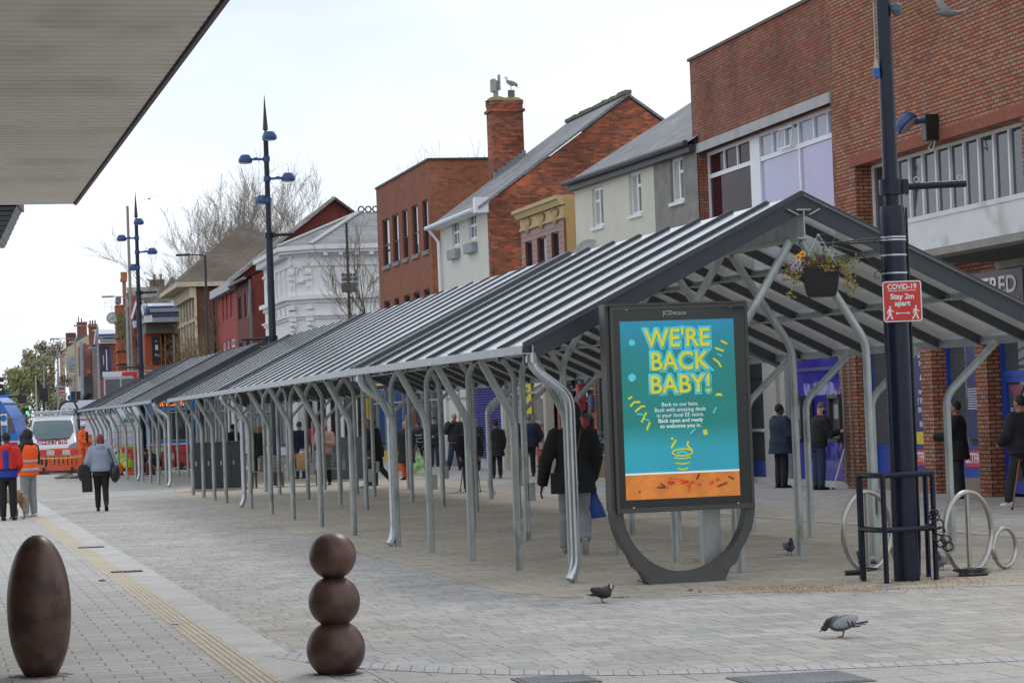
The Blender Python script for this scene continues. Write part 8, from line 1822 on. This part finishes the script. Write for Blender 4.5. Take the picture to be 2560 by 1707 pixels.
b = MB(); x0 = (148-196)*115/F_; b.tube([(x0-.05,.0,.8),(x0,0,zr-.5),(x0+.12,0,zr-.12),(x0+.35,0,zr),(.02,0,zr),(.05-.2,0,zr-.02),(.0,0,zr-.35),(.1,0,.8)], .05, 8); b.build('roll_bar', blackp, t)
b = MB(); b.box(-.5,.6,.3,1.5,.7,1.55); b.build('engine_cover', mat('orange machine paint', (.6,.22,.03), .4), t, bevel=.06); b = MB(); b.box(-.7,.7,.2,1.8,.0,.5); b.build('tracks', tyre, t, bevel=.1); b = MB(); b.tube([(0,.1,1.5),(-.05,.0,1.75)], .02, 6); b.tube([(-.05+.2*math.cos(a),0+.1*math.sin(a),1.78+.05*math.sin(a)) for a in [i*.6 for i in range(11)]], .02, 5); b.build('steering_wheel', blackp, t)
# orange barriers
orp = mat('orange red barrier plastic', (.82,.13,.05), .45, 0, .05, 3); redp2 = mat('red barrier plastic', (.50,.035,.03), .45, 0, .05, 3)
def make_barrier(m, name='works_barrier'):
    t = thing(name, 'x', 'barrier', (0,0,0)); W = 2.0; H = 1.0; holes = []
    b = MB(); hl = [(.12+i*.178+.0, .12+i*.178+.105, .30, .60) for i in range(10)]+[(.12+i*.178, .12+i*.178+.105, .64, .72) for i in range(10)]
    b.wall(0, W, .12, H-.02, hl, 0, .045); b.wall(0, W, .12, H-.02, hl, .045, .001); b.box(0,W,.0,.05,H-.02,H+.01); b.box(0,.03,0,.05,.1,H); b.box(W-.03,W,0,.05,.1,H)
    b.build('panel', m, t)
    for x in (.42, 1.58): b = MB(); b.prism([(x-.26,0),(x+.26,0),(x+.20,.05),(x+.05,.11),(x+.03,.28),(x-.03,.28),(x-.05,.11),(x-.20,.05)], -.16, .18); b.build('foot', mat('dark rubber foot', (.055,.045,.045), .8), t)
    for i, c_ in enumerate((0,1,0,1,0)):
        b = MB(); x = .24+i*.32; b.box(x, x+.315, -.008, -.001, H-.24, H-.03); b.build('reflector', mat('red reflector', (.66,.045,.03), .35) if c_ == 0 else mat('white reflector', (.6,.6,.6), .35), t)
    return t
bar0 = make_barrier(orp)
def place(src, p, rz, label, first=False):
    o = src if first else copy_tree(src); o.location = p; o.rotation_euler.z = rz; o['label'] = label; o['group'] = 'works barriers'; return o
pA_ = G(84,1186); place(bar0, pA_, R(3), 'orange works barrier nearest the orange vest man, with red and white reflectors', True)
place(bar0, AT(212,1176,pA_.y+.2).xy.to_3d()*1, R(6), 'orange works barrier just right of the first one, behind the red haired woman')
place(bar0, AT(122,1078,106.8).xy.to_3d(), R(12), 'second row orange barrier standing directly in front of the white van')
for c_ in [c for c in C.objects if c.parent and c.parent.get('label', '').startswith('second row') and c.name.startswith('reflector')]: bpy.data.objects.remove(c_)
bar1 = make_barrier(redp2)
k = 99/F_
place(bar1, AT(312,1078,102).xy.to_3d(), R(2), 'red works barrier behind the kneeling yellow workman', True)
place(bar1, AT(353,1078,102.3).xy.to_3d(), R(-2), 'red works barrier between the canopy posts beside the dark sitting worker')
place(bar1, AT(380,1078,104).xy.to_3d(), R(4), 'red works barrier farthest right, under the blue bus')
# yellow and black tape
b = MB(); 
P = [AT(u, v, 97) for u, v in ((272,1124),(310,1117),(345,1124),(375,1126),(422,1112))]
b.tube(P, .03, 5); P = [AT(u, v, 97) for u, v in ((272,1128),(310,1116),(350,1118))]; b.tube(P, .03, 5); P = [AT(u, v, 97.4) for u, v in ((84,1144),(130,1146),(170,1145),(206,1140))]; b.tube(P, .03, 5)
tag(b.build('barrier_tape', mat('yellow tape', (.55,.45,.08), .5, 0, .3, 3)), 'yellow tape strung along the works barriers', 'tape')
# rubble and planks
b = MB(); random.seed(9)
for _ in range(60): p = AT(random.uniform(140,290), 1078, random.uniform(92,96)); s = random.uniform(.05,.16); b.ell((p.x,p.y,s*.4),(s*1.5,s,s*.5),6,4)
tag(b.build('rubble', mat('broken slabs', (.22,.17,.14), .9, 0, .4, 3)), 'broken slabs and rubble on the ground at the works', 'rubble', kind='stuff')
# temporary mesh fence
t = thing('mesh_fence', 'grey steel mesh site fence with rounded corners beyond the orange barriers', 'fence', (AT(0,1078,107.4).x, 107.4, 0), R(1)); k = 107.4/F_
for u0, u1 in ((-40,57),(60,192),(194,300)):
    b = MB(); x0, x1 = u0*k, u1*k; zt = H_+(1076-1040)*k; rr_ = .15
    b.tube([(x0,0,.1),(x0,0,zt-rr_),(x0+rr_,0,zt),(x1-rr_,0,zt),(x1,0,zt-rr_),(x1,0,.1)], .02, 6)
    b.build('fence_frame', mat('fence tube', (.33,.34,.35), .4, .6), t)
for u0, u1 in ((470,560),(360,470),(600,640)):
    pass
t = thing('mesh_fence', 'grey steel mesh fence panels seen between the canopies behind the posts', 'fence', (AT(380,1064,103).x, 103, 0), R(2))
b = MB(); zt = H_+(1064-1030)*103/F_
for i in range(2): x0 = i*1.5; b.tube([(x0,0,.1),(x0,0,zt-.15),(x0+.15,0,zt),(x0+1.3,0,zt),(x0+1.45,0,zt-.15),(x0+1.45,0,.1)], .022, 6); b.tube([(x0+.8,0,.1),(x0+.8,0,zt)], .015, 5); b.tube([(x0,0,1.2),(x0+1.45,0,1.2)], .015, 5)
b.build('fence_frame', mat('fence tube', (.33,.34,.35), .4, .6), t)
# site notice and hoarding clutter
p = AT(8, 1060, 100.5); t = thing('site_notice', 'white blue and yellow safety notice on the fence at the left edge', 'sign', (p.x, 100.4, 0)); zc = AT(8,1058,100.4).z
b = MB(); b.box(-.2,.18,0,.01,zc-.45,zc+.38); b.build('board', white, t); b = MB(); b.tube([(.04,-.012,zc+.2),(.04,-.002,zc+.2)], .13, 16); b.box(-.05,.16,-.012,-.002,zc-.42,zc-.08); b.build('blue_print', mat('safety blue', (.02,.14,.45), .5), t); b = MB(); b.box(-.19,-.06,-.012,-.002,zc-.42,zc-.08); b.build('yellow_print', mat('yellow print', (.62,.52,.03), .5), t)
# traffic lights and signs
def tl_head(t, x, z, s, m=trim, hood=True, back=False):
    b = MB(); b.box(x-.16*s,x+.16*s,-.12*s,.12*s,z-.5*s,z+.5*s); h_ = b.build('signal_head', m, t)
    return h_
t = thing('traffic_light', 'black traffic signal with deep hoods at the left edge above the blue bus', 'traffic light', (AT(-2,1078,86).x, 86, 0)); k = 86/F_
b = MB(); b.lathe([(.06,0),(.06,AT(0,936,86).z)], n=10); b.build('pole', blackp, t)
zb_ = AT(0,985,86).z; b = MB(); b.box(-.12,.06,-.14,.14,zb_,AT(0,940,86).z)
for v in (948,965,981): z = AT(0,v,86).z; b.tube([(.05,0,z),(.20,0,z-.02)], .08, 12)
b.build('signal_head', blackp, t)
b = MB(); b.box(.12,.42,.02,.14,AT(20,986,86).z,AT(20,972,86).z); b.build('green_lens_box', mat('dark green box', (.02,.09,.07), .4), t)
t = thing('traffic_light', 'large black backed traffic signal on a thin pole left of the cream building', 'traffic light', (AT(112,1078,120).x, 120, 0)); b = MB(); b.lathe([(.05,0),(.05,AT(112,975,120).z)], n=8); b.build('pole', blackp, t); b = MB(); b.box(-.21,.21,-.05,.05,AT(112,1004,120).z,AT(112,970,120).z); b.build('backing_board', blackp, t)
b = MB(); b.ell((-.13,-.06,AT(105,1002,120).z),(.03,.01,.03),8,5); b.build('badge', white, t)
t = thing('traffic_light', 'small traffic signal showing green beside the far trees', 'traffic light', (AT(66,1078,170).x, 170, 0)); b = MB(); b.lathe([(.05,0),(.05,AT(66,1036,170).z)], n=8); b.build('pole', blackp, t)
for x in (-.12,.12): b = MB(); b.box(x-.1,x+.09,-.1,.1,AT(66,1034,170).z,AT(66,1019,170).z); hh_ = b.build('signal_head', blackp, t)
b = MB(); b.ell((.12,-.13,AT(66,1031,170).z),(.09,.03,.09),10,6); b.build('green_light', mat('green signal', (.05,.9,.45), .4, emit=2.5), hh_)
t = thing('traffic_light', 'pair of black signal boards seen end on beside the blue round sign', 'traffic light', (AT(190,1078,170).x, 170, 0)); b = MB(); b.lathe([(.06,0),(.06,5)], n=8); b.build('pole', greyp, t)
for u in (186,199): x = (u-190)*170/F_; b = MB(); b.box(x-.14,x+.14,-.1,.1,AT(u,1003,170).z,AT(u,978,170).z); b.build('signal_head', blackp, t)
t = thing('road_sign', 'round blue sign with a dark rim in front of the cream building', 'sign', (AT(177.5,1078,165).x, 165, 0)); z = AT(177.5,994,165).z; b = MB(); b.lathe([(.04,0),(.04,z)], n=8); b.build('pole', greyp, t); b = MB(); b.tube([(0,-.05,z),(0,-.08,z)], .155, 24); b.build('disc', mat('dark navy', (.01,.02,.06), .5), t); b = MB(); b.tube([(0,-.081,z),(0,-.09,z)], .12, 24); b.build('blue_face', mat('sign blue', (.01,.16,.45), .4), t)
t = thing('road_sign', 'stack of black, red and white sale boards hanging in front of the far cream building', 'sign', (AT(156,1078,230).x, 230, 0)); b = MB(); z = lambda v: AT(156,v,230).z
b.box(-.3,.3,0,.05,z(985),z(966)); sb = b.build('white_board', white, t); b = MB(); b.box(-.31,.31,-.02,-.001,z(975),z(971)); b.box(-.3,.3,-.02,-.001,z(983),z(978)) ; b.build('red_letters', mat('red paint', (.55,.03,.03), .5), sb); b = MB(); b.box(-.31,.31,-.02,-.001,z(970.5),z(968)); b.build('dark_letters', mat('dark navy', (.01,.02,.06), .5), sb); b = MB(); b.lathe([(.04,0),(.04,z(966))], (-.35,0,0), 8); b.build('pole', greyp, t)
# ================= trees
def bare_tree(label, base, h, seed, spread=.5, levels=5, m1=None, r0=.2, start=.25, twig=1.0, name='bare_tree', lean_=0, maxr=.0):
    random.seed(seed); t = thing(name, label, 'tree', base, 0, None); bark = m1 or mat('grey bark', (.16,.135,.11), .9, 0, .2, 4)
    bt = MB(); bc = MB(); bt.tube([(0,0,0),(0,0,h*start),(lean_*.3,0,h*start*1.5)], [r0*1.2,r0,r0*.7], 8); bt.build('trunk', bark, t)
    def grow(p, d, ln, r_, lv):
        n = 3; pts = [p]; q_ = p; dd_ = d.copy()
        for i in range(n): dd_ = (dd_+Vector((random.gauss(0,.12),random.gauss(0,.12),random.gauss(.05,.08)))).normalized(); q_ = q_+dd_*ln/n; pts.append(q_)
        bc.tube(pts, [max(r_*(1-.5*i/n), .006*twig) for i in range(n+1)], 4 if lv < levels-1 else 3, caps=False)
        if lv <= 0: return
        for i in range(random.choice((3,4)) if lv > 1 else 4):
            a = random.uniform(.25,.75)*spread*2; ax_ = Vector((random.gauss(0,1),random.gauss(0,1),random.gauss(0,.3))).normalized(); nd = (Matrix.Rotation(a, 3, ax_) @ dd_)
            nd.z += .12; s_ = pts[random.randint(1,n)]; grow(s_, nd.normalized(), ln*random.uniform(.55,.8), max(r_*.42, .005*twig), lv-1)
    for i in range(5): a = i*1.256+random.random(); grow(Vector((0,0,h*start*random.uniform(.85,1.3))), Vector((math.cos(a)*spread,math.sin(a)*spread,1)).normalized(), h*.30, r0*.5, levels)
    grow(Vector((0,0,h*start*1.2)), Vector((0,0,1)), h*.33, r0*.6, levels)
    bc.build('crown', mat('fine twigs', (.30,.26,.215), .9, 0, .15, 3) if not m1 else m1, t); return t
def TB(u, Y): p = AT(u, hor(u), Y); return Vector((p.x, p.y, 0))
def HT(v, u, Y): return AT(u, v, Y).z
bare_tree('bare tree rising high behind the brown brick hall, left of the tall lamp', TB(535,225), HT(452,545,225)*.92, 3, .42, 5, r0=.22, twig=1.5)
bare_tree('bare tree rising behind the dark red gable just right of the tall lamp', TB(725,215), HT(430,725,215)*.90, 8, .40, 5, r0=.22, twig=1.5)
bare_tree('bare tree behind the gap between the brown roof and the tall lamp', TB(610,222), HT(460,610,222)*.95, 14, .40, 5, r0=.2, twig=1.5)
bare_tree('bare tree whose twigs show above the flat brick roof left of the chimney', TB(1180,125), HT(325,1150,125)*.93, 21, .4, 4, r0=.25, twig=1.2)
bare_tree('bare tree with drooping twigs in front of the white Victorian building', TB(962,116), HT(640,930,116)*.98, 31, .42, 4, mat('brown budding twigs', (.17,.13,.08), .9, 0, .3, 3), r0=.14, twig=.9, start=.35)
bare_tree('leafless climbing tree spread over the side of the brown brick hall', TB(518,180), HT(735,500,180), 41, .7, 4, mat('yellow brown twigs', (.24,.18,.09), .9, 0, .25, 3), r0=.2, twig=1.6, start=.2)
bare_tree('small bare tree in front of the market entrance columns', TB(418,196), HT(790,430,196), 47, .7, 4, mat('yellow brown twigs', (.24,.18,.09), .9, 0, .25, 3), r0=.15, twig=1.5, start=.2)
def leafy(label, base, h, w_, seed, cols, n=2600, size=.35, start=.15, name='leafy_tree', dens=.5):
    random.seed(seed); t = thing(name, label, 'tree', base); b = MB(); b.tube([(0,0,0),(0,0,h*.45),(.3,0,h*.8)], [h*.022,h*.016,h*.006], 7)
    lobes = []
    for i in range(16):
        z = h*random.uniform(start+.1,.92); rr_ = w_*(.55 if z > h*.7 else 1)*random.uniform(.3,.95); a = random.random()*6.28; c_ = Vector((math.cos(a)*rr_*.7, math.sin(a)*rr_*.7, z)); lobes.append((c_, w_*random.uniform(.25,.5)*(1.15-z/h*.6))); b.tube([(0,0,max(h*.15, z-h*.25)), c_*.6+Vector((0,0,z*.37)), c_], [h*.008,h*.005,h*.002], 4)
    b.build('trunk', mat('grey bark', (.16,.135,.11), .9), t)
    for mi, cm in enumerate(cols):
        b = MB()
        for _ in range(n//len(cols)):
            c_, r_ = random.choice(lobes); d = Vector((random.gauss(0,1),random.gauss(0,1),random.gauss(0,.8))).normalized()*r_*random.uniform(.3,1.05); p = c_+d; s = size*random.uniform(.4,1.1); n1 = Vector((random.gauss(0,1),random.gauss(0,1),random.gauss(0,1))).normalized(); n2 = n1.orthogonal().normalized(); n3 = n1.cross(n2)
            b.add([p-n2*s*.6, p+n3*s*.3, p+n2*s*.6, p-n3*s*.3], [(0,1,2,3)])
        b.build('crown', cm, t)
    return t
g1 = mat('olive spring leaves', (.37,.37,.17), .8, 0, .25, .5); g2 = mat('dull green leaves', (.28,.30,.14), .8, 0, .25, .5); br = mat('brown purple twigs', (.33,.26,.21), .9, 0, .25, .5)
leafy('olive green spring tree farthest left behind the traffic signals', TB(62,330), HT(915,62,330), 5.2, 2, [g1, g2], 3600, .5)
leafy('tall olive green tree in the middle of the far tree row', TB(98,345), HT(862,100,345), 5.2, 3, [g1, g2, br], 4200, .5)
leafy('brownish tree hardly in leaf next to the pink terrace', TB(136,350), HT(832,140,350), 4.6, 4, [br, br, g2], 4200, .45)
leafy('low leafy tree filling the gap under the far tree row', TB(38,300), HT(985,38,300), 3.2, 6, [g1, g2], 2600, .4, .05)
leafy('dark evergreen shrub growing at the foot of the grey slab building', TB(222,215), HT(972,222,215), 1.5, 7, [mat('dark evergreen leaves', (.03,.05,.025), .8, 0, .3, 2)], 1600, .25, .02)
# aerial and parabolic dish on the house
pp = AT(1483, 645, 69.5); dsh.location = pp; dsh.matrix_world = Matrix.Translation(pp) @ Matrix.Rotation(R(-25), 4, 'Z') @ Matrix.Rotation(R(96), 4, 'X') @ Matrix.Scale(1.05, 4); dsh.name = 'satellite_dish'
tag(dsh, 'pale round satellite dish in front of the cream wall, half hidden by the canopy roof', 'dish')
b = MB(); b.lathe([(.05,0),(.05,.1)], n=8)
